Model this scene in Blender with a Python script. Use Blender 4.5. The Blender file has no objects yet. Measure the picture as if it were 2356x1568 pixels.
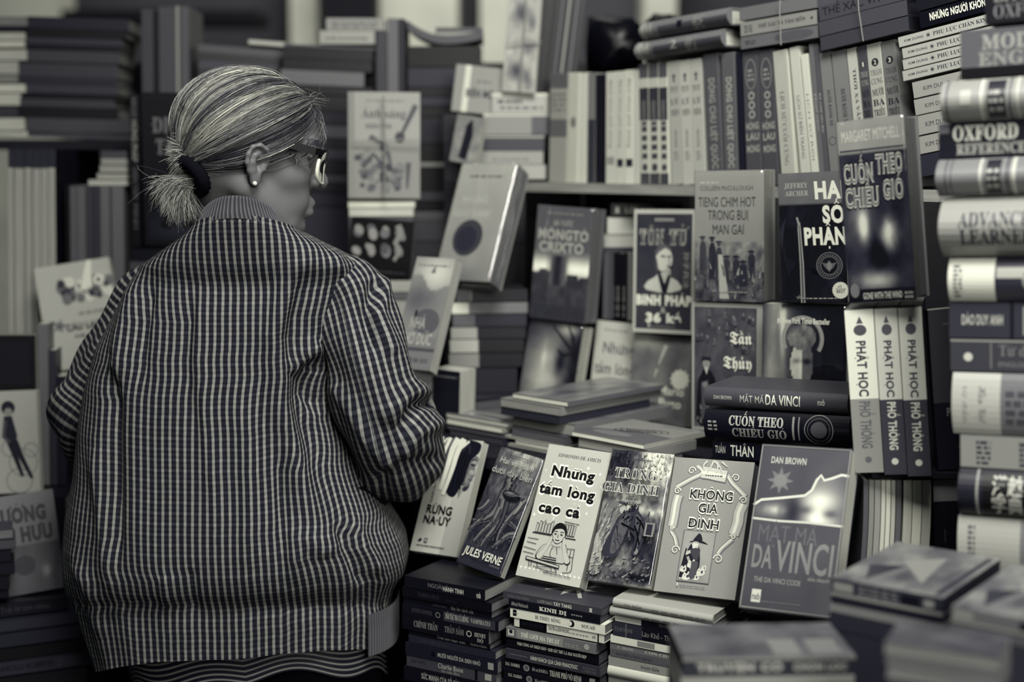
# Street bookstall: an elderly woman in a checked blouson browsing stacked and displayed books
import bpy, math, random, unicodedata
import numpy as np
from mathutils import Vector, Matrix
random.seed(7); np.random.seed(7)
SC = bpy.context.scene
COL = SC.collection
rad = math.radians
# ------------------------------------------------------------------ camera, world, light, exposure
FPX, CX, CY, PITCH = 3272.0, 1178.0, 784.0, rad(7.3)
CAM = Vector((0, 0, 1.45))
cd = bpy.data.cameras.new('camera'); cam = bpy.data.objects.new('camera', cd); COL.objects.link(cam)
cam.location = CAM; cam.rotation_euler = (math.pi/2 - PITCH, 0, 0)
cd.sensor_width = 36; cd.lens = FPX/2356*36; cd.clip_start = .05; cd.clip_end = 100
cd.dof.use_dof = True; cd.dof.focus_distance = 2.05; cd.dof.aperture_fstop = 1.75
SC.camera = cam
wd = bpy.data.worlds.new('world'); SC.world = wd; wd.use_nodes = True
bgn = wd.node_tree.nodes['Background']
bgn.inputs[0].default_value = (.80, .88, 1.0, 1); bgn.inputs[1].default_value = .06
def area(name, loc, target, size, energy, col=(1, .985, .93), sy=None, spread=180):
    l = bpy.data.lights.new(name, 'AREA'); l.energy = energy; l.color = col; l.spread = rad(spread)
    l.size = size
    if sy: l.shape = 'RECTANGLE'; l.size_y = sy
    o = bpy.data.objects.new(name, l); COL.objects.link(o); o.location = loc
    o.rotation_euler = (Vector(target)-Vector(loc)).to_track_quat('-Z', 'Y').to_euler()
    return o
area('street_skylight', (.30, .55, 3.35), (.62, 2.35, 1.15), 1.3, 48, sy=.9, spread=105)
area('street_front', (1.3, -1.2, 2.3), (.7, 2.2, 1.1), 1.4, 22, sy=1.2, spread=95)
area('rear_skylight', (-.2, 5.2, 4.2), (0, 6.6, 1.6), 1.6, 60, spread=150)
SC.view_settings.view_transform = 'Standard'; SC.view_settings.look = 'None'
SC.view_settings.gamma = 1; SC.view_settings.exposure = 0.0
try: SC.view_settings.use_curve_mapping = False
except Exception: pass
SC.cycles.max_bounces = 6; SC.cycles.transparent_max_bounces = 12
SC.cycles.caustics_reflective = False; SC.cycles.caustics_refractive = False
# ------------------------------------------------------------------ projection helpers
cP, sP = math.cos(PITCH), math.sin(PITCH)
def ray(px, py):
    x = (px-CX)/FPX; y = -(py-CY)/FPX
    return Vector((x, cP+y*sP, -sP+y*cP))
def P(px, py, d):
    r = ray(px, py); return CAM + r*(d/r.y)
def hit(px, py, p0, n):
    r = ray(px, py); return CAM + r*((p0-CAM).dot(n)/r.dot(n))
def proj(p):
    q = p-CAM; z = q.y*cP - q.z*sP; y = q.y*sP + q.z*cP
    return CX+FPX*q.x/z, CY-FPX*y/z
def line_d(px, py, x0, y0, yaw):
    """distance at which the sight line through px meets the row line through (x0, y0)"""
    r = ray(px, py); k = r.x/r.y; t = math.tan(rad(yaw))
    return (y0+t*x0)/(1+t*k)
# ------------------------------------------------------------------ tones
def _ip(x, xs, ys): return float(np.interp(x, xs, ys))
def tone(g):
    g = max(.012, min(1, g)); L = 1.06*g**2.5
    return (L*_ip(g, (0, .1, .3, 1), (.8, .9, 1, 1)), L*_ip(g, (0, .1, .3, 1), (.9, .97, 1.01, 1.02)),
            L*_ip(g, (0, .1, .25, .5, .8, 1), (3, 2.2, 1.25, .95, .86, .87)), 1)
# ------------------------------------------------------------------ materials
def mat(name, rough=.5, spec=.5, attr=True, g=None, coat=0):
    m = bpy.data.materials.new(name); m.use_nodes = True
    nt = m.node_tree; b = nt.nodes['Principled BSDF']
    b.inputs['Roughness'].default_value = rough; b.inputs['Specular IOR Level'].default_value = spec
    if coat: b.inputs['Coat Weight'].default_value = coat; b.inputs['Coat Roughness'].default_value = .12
    if attr:
        a = nt.nodes.new('ShaderNodeAttribute'); a.attribute_name = 'ink'
        nt.links.new(a.outputs['Color'], b.inputs['Base Color'])
    elif g is not None: b.inputs['Base Color'].default_value = tone(g)
    return m
def nd(nt, t, **kw):
    n = nt.nodes.new(t)
    for k, v in kw.items(): setattr(n, k, v)
    return n
def mth(nt, op, a, b=None, c=None):
    n = nt.nodes.new('ShaderNodeMath'); n.operation = op
    for i, v in enumerate((a, b, c)):
        if v is None: continue
        if hasattr(v, 'links'): nt.links.new(v, n.inputs[i])
        else: n.inputs[i].default_value = v
    return n.outputs[0]
M_INK = mat('printed_card', .42, .4)
M_GLOSS = mat('laminated_card', .3, .4)
M_PAPER = mat('page_edges', .85, .2)
def _paper():
    nt = M_PAPER.node_tree; b = nt.nodes['Principled BSDF']; a = [n for n in nt.nodes if n.type == 'ATTRIBUTE'][0]
    uv = nd(nt, 'ShaderNodeUVMap'); mp = nd(nt, 'ShaderNodeMapping'); nt.links.new(uv.outputs[0], mp.inputs[0])
    mp.inputs['Scale'].default_value = (14, 1500, 1)
    n = nd(nt, 'ShaderNodeTexNoise'); nt.links.new(mp.outputs[0], n.inputs['Vector']); n.inputs['Scale'].default_value = 1
    n.inputs['Detail'].default_value = 3
    r = nd(nt, 'ShaderNodeMapRange'); nt.links.new(n.outputs[0], r.inputs[0])
    r.inputs[1].default_value = .35; r.inputs[2].default_value = .62; r.inputs[3].default_value = .70; r.inputs[4].default_value = 1.12
    mx = nd(nt, 'ShaderNodeMix', data_type='RGBA', blend_type='MULTIPLY'); mx.inputs[0].default_value = 1
    nt.links.new(a.outputs['Color'], mx.inputs[6]); nt.links.new(r.outputs[0], mx.inputs[7])
    nt.links.new(mx.outputs[2], b.inputs['Base Color'])
_paper()
M_SKIN = mat('skin', .5, .35)
M_HAIR = mat('hair_strand', .45, .3)
M_BLACK = mat('black_plastic', .4, .2, attr=False, g=.05)
M_DARKCLOTH = mat('dark_cloth', .9, .1, attr=False, g=.085)
M_RIB = mat('ribbed_knit', .85, .2)
M_CLEAR = mat('clear_acetate', .12, .6, attr=False, g=.85)
M_STRING = mat('string', .7, .2, attr=False, g=.5)
def mat_wrap():
    m = bpy.data.materials.new('cellophane'); m.use_nodes = True; nt = m.node_tree
    nt.nodes.remove(nt.nodes['Principled BSDF']); out = nt.nodes['Material Output']
    tr = nd(nt, 'ShaderNodeBsdfTransparent'); gl = nd(nt, 'ShaderNodeBsdfGlossy'); gl.inputs['Roughness'].default_value = .13
    lw = nd(nt, 'ShaderNodeLayerWeight'); lw.inputs[0].default_value = .25
    f = mth(nt, 'MINIMUM', mth(nt, 'MULTIPLY_ADD', lw.outputs['Facing'], .3, .085), .4)
    mx = nd(nt, 'ShaderNodeMixShader'); nt.links.new(f, mx.inputs[0]); nt.links.new(tr.outputs[0], mx.inputs[1]); nt.links.new(gl.outputs[0], mx.inputs[2])
    nt.links.new(mx.outputs[0], out.inputs[0]); return m
M_WRAP = mat_wrap()
def mat_lens():
    m = bpy.data.materials.new('lens_glass'); m.use_nodes = True; nt = m.node_tree
    nt.nodes.remove(nt.nodes['Principled BSDF']); out = nt.nodes['Material Output']
    tr = nd(nt, 'ShaderNodeBsdfTransparent'); gl = nd(nt, 'ShaderNodeBsdfGlossy'); gl.inputs['Roughness'].default_value = .03
    fr = nd(nt, 'ShaderNodeFresnel'); fr.inputs[0].default_value = 1.5
    mx = nd(nt, 'ShaderNodeMixShader'); nt.links.new(fr.outputs[0], mx.inputs[0]); nt.links.new(tr.outputs[0], mx.inputs[1]); nt.links.new(gl.outputs[0], mx.inputs[2])
    nt.links.new(mx.outputs[0], out.inputs[0]); return m
M_LENS = mat_lens()
def mat_plaid():
    m = bpy.data.materials.new('checked_cotton'); m.use_nodes = True; nt = m.node_tree; b = nt.nodes['Principled BSDF']
    b.inputs['Roughness'].default_value = .9; b.inputs['Specular IOR Level'].default_value = .15
    uv = nd(nt, 'ShaderNodeUVMap'); sp = nd(nt, 'ShaderNodeSeparateXYZ'); nt.links.new(uv.outputs[0], sp.inputs[0])
    def wave(s, per, lo, hi):
        f = mth(nt, 'FRACT', mth(nt, 'DIVIDE', s, per))
        t = mth(nt, 'ABSOLUTE', mth(nt, 'SUBTRACT', f, .5))
        r = nd(nt, 'ShaderNodeMapRange', interpolation_type='SMOOTHSTEP'); nt.links.new(t, r.inputs[0])
        r.inputs[1].default_value = lo; r.inputs[2].default_value = hi; r.inputs[3].default_value = 1; r.inputs[4].default_value = 0
        return r.outputs[0]
    warp = wave(sp.outputs[0], .0110, .13, .24)
    w1 = wave(sp.outputs[1], .0156, .08, .20); w2 = wave(mth(nt, 'ADD', sp.outputs[1], .0078), .0156, .08, .20)
    weft = mth(nt, 'MULTIPLY_ADD', w2, .55, w1)
    n = nd(nt, 'ShaderNodeTexNoise'); n.inputs['Scale'].default_value = 160; nt.links.new(uv.outputs[0], n.inputs['Vector'])
    val = mth(nt, 'ADD', mth(nt, 'MULTIPLY_ADD', warp, .150, .012), mth(nt, 'MULTIPLY', weft, .021))
    val = mth(nt, 'ADD', val, mth(nt, 'MULTIPLY', mth(nt, 'MULTIPLY', warp, weft), .05))
    val = mth(nt, 'MULTIPLY', val, mth(nt, 'MULTIPLY_ADD', n.outputs[0], .7, .65))
    cr = nd(nt, 'ShaderNodeValToRGB'); nt.links.new(val, cr.inputs[0])
    e = cr.color_ramp.elements; e[0].position = 0; e[0].color = (0, 0, .004, 1); e[1].position = 1; e[1].color = (1, 1.01, .87, 1)
    for p, c in ((.018, (.0085, .0095, .0165)), (.06, (.046, .048, .053)), (.2, (.2, .203, .188))):
        x = e.new(p); x.color = (*c, 1)
    nt.links.new(cr.outputs[0], b.inputs['Base Color']); return m
M_PLAID = mat_plaid()
def mat_noise(name, a, c, scale, rough=.7, stretch=(1, 1, 1)):
    m = bpy.data.materials.new(name); m.use_nodes = True; nt = m.node_tree; b = nt.nodes['Principled BSDF']
    b.inputs['Roughness'].default_value = rough; b.inputs['Specular IOR Level'].default_value = .25
    tc = nd(nt, 'ShaderNodeTexCoord'); mp = nd(nt, 'ShaderNodeMapping'); mp.inputs['Scale'].default_value = stretch
    n = nd(nt, 'ShaderNodeTexNoise'); n.inputs['Scale'].default_value = scale; n.inputs['Detail'].default_value = 5
    nt.links.new(tc.outputs['Object'], mp.inputs[0]); nt.links.new(mp.outputs[0], n.inputs['Vector'])
    cr = nd(nt, 'ShaderNodeValToRGB'); cr.color_ramp.elements[0].color = tone(a); cr.color_ramp.elements[1].color = tone(c)
    cr.color_ramp.elements[0].position = .3; cr.color_ramp.elements[1].position = .7
    nt.links.new(n.outputs[0], cr.inputs[0]); nt.links.new(cr.outputs[0], b.inputs['Base Color']); return m
M_WALL = mat_noise('painted_wall', .29, .33, 3); M_FLOOR = mat_noise('street_paving', .12, .18, 6)
M_WOOD = mat_noise('grey_board', .5, .6, 9, stretch=(1, 12, 12)); M_DWOOD = mat_noise('dark_board', .09, .13, 9, stretch=(1, 12, 12))
M_PILLAR = mat_noise('white_plaster', .78, .84, 5)
M_BAG = mat_noise('black_polythene', .05, .08, 20, rough=.35)
# ------------------------------------------------------------------ mesh collectors
class Geo:
    def __init__(s): s.V = []; s.F = []; s.C = []; s.M = []; s.UV = {}
    def box(s, x0, x1, y0, y1, z0, z1, g, mi=0, uvs=None):
        b = len(s.V); c = tone(g) if not isinstance(g, tuple) else g
        for z in (z0, z1):
            for x, y in ((x0, y0), (x1, y0), (x1, y1), (x0, y1)): s.V.append((x, y, z)); s.C.append(c)
        for f in ((0, 3, 2, 1), (4, 5, 6, 7), (0, 1, 5, 4), (1, 2, 6, 5), (2, 3, 7, 6), (3, 0, 4, 7)):
            s.F.append(tuple(b+i for i in f)); s.M.append(mi)
def mk(name, geo, mats, parent=None, smooth=False, uv=None, M=None):
    me = bpy.data.meshes.new(name); me.from_pydata(geo.V, [], geo.F)
    for m in mats: me.materials.append(m)
    if len(geo.C):
        at = me.color_attributes.new('ink', 'FLOAT_COLOR', 'POINT')
        at.data.foreach_set('color', np.asarray(geo.C, dtype=np.float32).ravel())
    if any(geo.M): me.polygons.foreach_set('material_index', geo.M)
    if smooth: me.polygons.foreach_set('use_smooth', [True]*len(me.polygons))
    if uv is not None:
        ul = me.uv_layers.new(name='UVMap'); vi = np.empty(len(me.loops), dtype=np.int32); me.loops.foreach_get('vertex_index', vi)
        ul.data.foreach_set('uv', np.asarray(uv, dtype=np.float32)[vi].ravel())
    me.update()
    o = bpy.data.objects.new(name, me); COL.objects.link(o)
    if parent is not None: o.parent = parent
    if M is not None: o.matrix_world = M
    return o
def root(name, label, cat, M, group=None):
    o = bpy.data.objects.new(name, None); COL.objects.link(o); o.empty_display_size = .02
    o.matrix_world = M; o['label'] = label; o['category'] = cat
    if group: o['group'] = group
    return o
def tag(o, label, cat, group=None):
    o['label'] = label; o['category'] = cat
    if group: o['group'] = group
    return o
def frame(o, X, Y, Z):
    return Matrix(((X.x, Y.x, Z.x, o.x), (X.y, Y.y, Z.y, o.y), (X.z, Y.z, Z.z, o.z), (0, 0, 0, 1)))
# ------------------------------------------------------------------ lettering
_ADV, _GL = {}, {}
def _mesh_of(body, off):
    c = bpy.data.curves.new('t', 'FONT'); c.body = body; c.resolution_u = 3; c.offset = off; c.fill_mode = 'FRONT'
    o = bpy.data.objects.new('t', c); m = o.to_mesh()
    v = [(a.co.x, a.co.y) for a in m.vertices]; f = [tuple(p.vertices) for p in m.polygons]
    o.to_mesh_clear(); bpy.data.objects.remove(o); bpy.data.curves.remove(c)
    return v, f
def _map(ch, style):
    if style in ('sans', 'bold', 'black'): return ch
    o = ord(ch)
    up, lo = {'serif': (0x1D400, 0x1D41A), 'serifi': (0x1D468, 0x1D482), 'frak': (0x1D56C, 0x1D586), 'script': (0x1D4D0, 0x1D4EA)}[style]
    if 65 <= o <= 90: return chr(up+o-65)
    if 97 <= o <= 122: return chr(lo+o-97)
    if 48 <= o <= 57 and style == 'serif': return chr(0x1D7CE+o-48)
    return ch
_OFF = {'bold': .018, 'black': .034}
def glyph(ch, style, fat=0):
    k = (ch, style, fat)
    if k in _GL: return _GL[k]
    off = _OFF.get(style, 0)+fat
    plain = style in ('sans', 'bold', 'black')
    if ch == ' ' or (plain and (ord(ch) < 128 or ord(ch) > 0x2000 or ch in '·')):
        v, f = _mesh_of(ch, off) if ch != ' ' else ([], [])
        key = (ch, 'sans')
        if key not in _ADV:
            a, _ = _mesh_of(ch+'H', 0); b, _ = _mesh_of('H', 0)
            _ADV[key] = max(p[0] for p in a)-max(p[0] for p in b)
        _GL[k] = (v, f, _ADV[key]+off*1.2); return _GL[k]
    src = ch.replace('đ', 'd').replace('Đ', 'D'); dec = unicodedata.normalize('NFD', src); base = dec[0]; acc = dec[1:]
    if plain and base == 'i' and any(ord(c) in (0x300, 0x301, 0x303, 0x309, 0x302) for c in acc): base = 'ı'
    mch = _map(base, style); v, f = _mesh_of(mch, off); v = list(v); f = list(f)
    a, _ = _mesh_of(mch+'H', 0); b, _ = _mesh_of('H', 0); adv = max(p[0] for p in a)-max(p[0] for p in b)
    xs = [p[0] for p in v]; ys = [p[1] for p in v]; cx = (min(xs)+max(xs))/2; top = max(ys)
    def q(pts):
        n = len(v); v.extend(pts); f.append(tuple(range(n, n+len(pts))))
    y = top+.05
    for c in acc:
        n = ord(c)
        if n == 0x302: q([(cx-.17, y), (cx, y+.13), (cx+.17, y), (cx+.11, y), (cx, y+.07), (cx-.11, y)]); y += .12
        elif n == 0x306: q([(cx-.16, y+.12), (cx-.1, y+.02), (cx+.1, y+.02), (cx+.16, y+.12), (cx+.1, y+.08), (cx-.1, y+.08)]); y += .12
        elif n == 0x300: q([(cx-.14, y+.15), (cx-.05, y+.15), (cx+.08, y), (cx+.02, y)]); y += .1
        elif n == 0x301: q([(cx+.14, y+.15), (cx+.05, y+.15), (cx-.08, y), (cx-.02, y)]); y += .1
        elif n == 0x309: q([(cx-.05, y), (cx+.02, y), (cx+.1, y+.12), (cx+.04, y+.19), (cx-.06, y+.17), (cx+.03, y+.12)]); y += .1
        elif n == 0x303: q([(cx-.17, y), (cx-.09, y+.1), (cx+.06, y+.05), (cx+.17, y+.12), (cx+.1, y), (cx-.05, y+.05)]); y += .1
        elif n == 0x323: q([(cx-.05, -.2), (cx+.05, -.2), (cx+.05, -.1), (cx-.05, -.1)])
        elif n == 0x31b: q([(max(xs)-.10, top*.9), (max(xs)+.02, top*.9), (max(xs)+.13, top+.02), (max(xs)+.13, top+.12), (max(xs)+.03, top+.12), (max(xs)+.03, top+.03), (max(xs)-.10, top*.97)])
    if ch in 'đĐ':
        yb = .52 if ch == 'đ' else .33; x0 = cx if ch == 'đ' else min(xs)-.06
        q([(x0, yb), (x0+.3, yb), (x0+.3, yb+.06), (x0, yb+.06)])
    _GL[k] = (v, f, adv+off*1.2); return _GL[k]
def layout(s, style, fat=0, track=0):
    V, F, x = [], [], 0
    for ch in s:
        v, f, a = glyph(ch, style, fat); b = len(V)
        V += [(p[0]+x, p[1]) for p in v]; F += [tuple(b+i for i in q) for q in f]; x += a+track
    return V, F, x
# ------------------------------------------------------------------ drawing on a surface
def _h(i, j, s):
    n = (i*374761393 + j*668265263 + s*982451653) & 0xffffffff; n = ((n ^ (n >> 13))*1274126177) & 0xffffffff
    return ((n ^ (n >> 16)) & 0xffff)/65535
def vn(x, y, s=0):
    i, j = math.floor(x), math.floor(y); u, v = x-i, y-j; u = u*u*(3-2*u); v = v*v*(3-2*v)
    return (_h(i, j, s)*(1-u)+_h(i+1, j, s)*u)*(1-v)+(_h(i, j+1, s)*(1-u)+_h(i+1, j+1, s)*u)*v
def fbm(x, y, s=0, o=3):
    t = 0; a = .5; k = 0
    for i in range(o): t += a*vn(x, y, s+i); k += a; x *= 2.1; y *= 2.1; a *= .55
    return t/k
def blob(u, v, cx, cy, rx, ry): return math.exp(-((u-cx)/rx)**2-((v-cy)/ry)**2)
class Surf:
    """draws in fractions of a face W x H metres; every mark is laid a hair above the last, like ink on card"""
    def __init__(s, geo, fn, W, H, mi=0, off=.00008): s.g = geo; s.fn = fn; s.W = W; s.H = H; s.mi = mi; s.off = off
    def add(s, pts, faces, cols):
        b = len(s.g.V)
        for (u, v), c in zip(pts, cols): s.g.V.append(s.fn(u*s.W, v*s.H, s.off)); s.g.C.append(c)
        for f in faces: s.g.F.append(tuple(b+i for i in f)); s.g.M.append(s.mi)
        s.off += .00003
    def grid(s, f, nu=28, nv=40, box=(0, 0, 1, 1)):
        pts = [(box[0]+(box[2]-box[0])*i/nu, box[1]+(box[3]-box[1])*j/nv) for j in range(nv+1) for i in range(nu+1)]
        fc = [(j*(nu+1)+i, j*(nu+1)+i+1, (j+1)*(nu+1)+i+1, (j+1)*(nu+1)+i) for j in range(nv) for i in range(nu)]
        s.add(pts, fc, [tone(f(u, v)) for u, v in pts])
    def poly(s, pts, g): s.add(pts, [tuple(range(len(pts)))], [tone(g)]*len(pts))
    def rect(s, u0, v0, u1, v1, g): s.poly([(u0, v0), (u1, v0), (u1, v1), (u0, v1)], g)
    def ell(s, cx, cy, rx, ry=None, g=0, n=20, rot=0):
        ry = rx*s.W/s.H if ry is None else ry; a = s.H/s.W; c, q = math.cos(rot), math.sin(rot)
        P_ = []
        for i in range(n):
            t = 2*math.pi*i/n; x, y = rx*math.cos(t), ry*a*math.sin(t); P_.append((cx+x*c-y*q, cy+(x*q+y*c)/a))
        s.poly(P_, g)
    def ring(s, cx, cy, rx, w, g, ry=None, n=24, a0=0, a1=2*math.pi):
        s.line([(cx+rx*math.cos(a0+(a1-a0)*i/n), cy+(ry or rx*s.W/s.H)*math.sin(a0+(a1-a0)*i/n)) for i in range(n+1)], w, g)
    def line(s, pts, w, g, w2=None):
        """w: width in metres"""
        L, R = [], []; n = len(pts)
        for i, (u, v) in enumerate(pts):
            a = pts[max(0, i-1)]; b = pts[min(n-1, i+1)]; dx = (b[0]-a[0])*s.W; dy = (b[1]-a[1])*s.H; l = math.hypot(dx, dy) or 1
            ww = (w if w2 is None else w+(w2-w)*i/max(1, n-1))/2
            L.append((u-dy/l*ww/s.W, v+dx/l*ww/s.H)); R.append((u+dy/l*ww/s.W, v-dx/l*ww/s.H))
        s.add(L+R, [(i, i+1, n+i+1, n+i) for i in range(n-1)], [tone(g)]*(2*n))
    def star(s, cx, cy, r, k, g, inner=.5):
        s.poly([(cx+(r if i % 2 == 0 else r*inner)*math.cos(math.pi*i/k), cy+(r if i % 2 == 0 else r*inner)*s.W/s.H*math.sin(math.pi*i/k)) for i in range(2*k)], g)
    def text(s, t, u0, v0, u1, v1, g, style='sans', fat=0, track=0, rot=0, slant=0, arch=0):
        """letters fill u0..u1 exactly and stand from the baseline v0 to cap height v1"""
        V, F, x = layout(t, style, fat, track)
        if not V: return
        x0 = min(p[0] for p in V); x1 = max(p[0] for p in V); cap = .70
        W = (u1-u0)*s.W if rot in (0, 180) else (v1-v0)*s.H
        pts = []
        for X, Y in V:
            a = (X-x0)/(x1-x0); b = Y/cap + arch*4*a*(1-a); a += slant*Y*.3/(x1-x0)
            if rot == 0: pts.append((u0+(u1-u0)*a, v0+(v1-v0)*b))
            elif rot == -90: pts.append((u0+(u1-u0)*b, v1+(v0-v1)*a))   # reads downward
            elif rot == 90: pts.append((u1+(u0-u1)*b, v0+(v1-v0)*a))
        s.add(pts, F, [tone(g)]*len(pts))
    def out(s, t, u0, v0, u1, v1, g, go, style='sans', fat=.03, **k):
        s.text(t, u0, v0, u1, v1, go, style, fat, **k); s.text(t, u0, v0, u1, v1, g, style, **k)
    def curve(s, pts, w, g, w2=None, n=8):
        q = []
        for i in range(len(pts)-1):
            p0, p1, p2, p3 = pts[max(0, i-1)], pts[i], pts[i+1], pts[min(len(pts)-1, i+2)]
            for k in range(n):
                t = k/n; q.append(tuple(.5*(2*p1[c]+(p2[c]-p0[c])*t+(2*p0[c]-5*p1[c]+4*p2[c]-p3[c])*t*t+(3*p1[c]-p0[c]-3*p2[c]+p3[c])*t**3) for c in (0, 1)))
        s.line(q+[pts[-1]], w, g, w2)
    def shape(s, pts, g, n=6):
        q = []; m = len(pts)
        for i in range(m):
            p0, p1, p2, p3 = pts[i-1], pts[i], pts[(i+1) % m], pts[(i+2) % m]
            for k in range(n):
                t = k/n; q.append(tuple(.5*(2*p1[c]+(p2[c]-p0[c])*t+(2*p0[c]-5*p1[c]+4*p2[c]-p3[c])*t*t+(3*p1[c]-p0[c]-3*p2[c]+p3[c])*t**3) for c in (0, 1)))
        s.poly(q, g)
    def dummy(s, u0, v0, u1, v1, g, n=8, rows=1):
        """a line of print too small to read"""
        rn = random.Random(int((u0+v0*7)*1e4)); h = (v1-v0)/rows
        for r in range(rows):
            x = u0
            while x < u1:
                w = (u1-u0)/n*rn.uniform(.5, 1.4)
                s.rect(x, v0+r*h, min(u1, x+w*.72), v0+r*h+h*.55, g); x += w
# ------------------------------------------------------------------ books
def clip_strip(poly, lo, hi):
    for sgn, lim in ((1, lo), (-1, hi)):
        out = []
        for i in range(len(poly)):
            a, b = poly[i-1], poly[i]; da = sgn*(a[1]-lim); db = sgn*(b[1]-lim)
            if (da >= 0) != (db >= 0):
                k = da/(da-db); out.append((a[0]+(b[0]-a[0])*k, a[1]+(b[1]-a[1])*k))
            if db >= 0: out.append(b)
        poly = out
        if len(poly) < 3: return []
    return poly
class CutSurf(Surf):
    def add(s, pts, faces, cols):
        NP, NF, NC = [], [], []
        for f in faces:
            q = [pts[i] for i in f]; c = cols[f[0]]
            for k in range(-1, 11):
                r = clip_strip(q, k/10, (k+1)/10)
                if r: n = len(NP); NP += r; NC += [c]*len(r); NF.append(tuple(range(n, n+len(r))))
        Surf.add(s, NP, NF, NC)
def slab(g, x0, x1, y0, y1, z0, z1, c, nz=1, nx=1):
    b = len(g.V); col = tone(c); st = 2*(nx+1)
    for k in range(nz+1):
        z = z0+(z1-z0)*k/nz
        for y in (y0, y1):
            for i in range(nx+1): g.V.append((x0+(x1-x0)*i/nx, y, z)); g.C.append(col)
    m = nx+1
    for k in range(nz):
        p, q = b+k*st, b+(k+1)*st
        for i in range(nx):
            g.F.append((p+i, p+i+1, q+i+1, q+i)); g.F.append((p+m+i+1, p+m+i, q+m+i, q+m+i+1))
        g.F.append((p+m, p, q, q+m)); g.F.append((p+nx, p+m+nx, q+m+nx, q+nx))
    p, q = b, b+nz*st
    for i in range(nx):
        g.F.append((p+i, p+m+i, p+m+i+1, p+i+1)); g.F.append((q+i, q+i+1, q+m+i+1, q+m+i))
    g.M += [0]*(len(g.F)-len(g.M))
def wrap_sheet(w, h, t, seed, parent, amp=.0030):
    """a loose skin of cellophane over the front and edges, with a few long creases"""
    rn = random.Random(seed); g = Geo(); nu, nv = 22, 30; V = {}
    cre = []
    for _ in range(9):
        a = rn.uniform(-.5, .5)+(math.pi/2 if rn.random() < .6 else rn.choice((.5, -.5))); cre.append((rn.random(), rn.random(), math.cos(a), math.sin(a), rn.uniform(.022, .07), rn.uniform(.4, 1)*rn.choice((1, 1, -.3))))
    for j in range(-1, nv+2):
        for i in range(-1, nu+2):
            ii, jj = min(max(i, 0), nu), min(max(j, 0), nv); edge = i != ii or j != jj
            u, v = ii/nu, jj/nv; y = -.0024-amp*.5*fbm(u*5, v*6, seed)
            for cx, cy, dx, dy, wd, am in cre:
                q = (u-cx)*dy-(v-cy)*dx*1.4; l = (u-cx)*dx+(v-cy)*dy; y -= amp*am*math.exp(-(q/wd)**2)*math.exp(-(l/.4)**2)
            V[i, j] = len(g.V); g.V.append((-.0004+(w+.0008)*u, min(y, -.0022) if not edge else t*.7, -.0004+(h+.0010)*v))
    for j in range(-1, nv+1):
        for i in range(-1, nu+1):
            if (i in (-1, nu)) and (j in (-1, nv)): continue
            g.F.append((V[i, j], V[i+1, j], V[i+1, j+1], V[i, j+1]))
    g.M = [0]*len(g.F)
    return mk('plastic_wrap', g, [M_WRAP], parent, smooth=True)
def wrap_spine(h, t, seed, parent):
    """cellophane drawn tight over a spine, creased across"""
    rn = random.Random(seed); g = Geo(); nu, nv = 40, 8
    cre = [(rn.random(), rn.uniform(-.5, .5), rn.uniform(.01, .03), rn.uniform(.4, 1)) for _ in range(9)]
    for i in range(nu+1):
        for j in range(nv+1):
            u, v = i/nu, j/nv; x = -.0009-.0006*fbm(u*9, v*3, seed)
            for c, sl, wd, am in cre: x -= .0011*am*math.exp(-((u-c-sl*(v-.5)*.2)/wd)**2)*math.sin(math.pi*v)
            g.V.append((x, t*(.02+.96*v), h*(.005+.99*u)))
    for i in range(nu):
        for j in range(nv): a = i*(nv+1)+j; g.F.append((a, a+1, a+nv+2, a+nv+1))
    g.M = [0]*len(g.F)
    return mk('plastic_wrap', g, [M_WRAP], parent, smooth=True)
NBOOK = [0]
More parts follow.
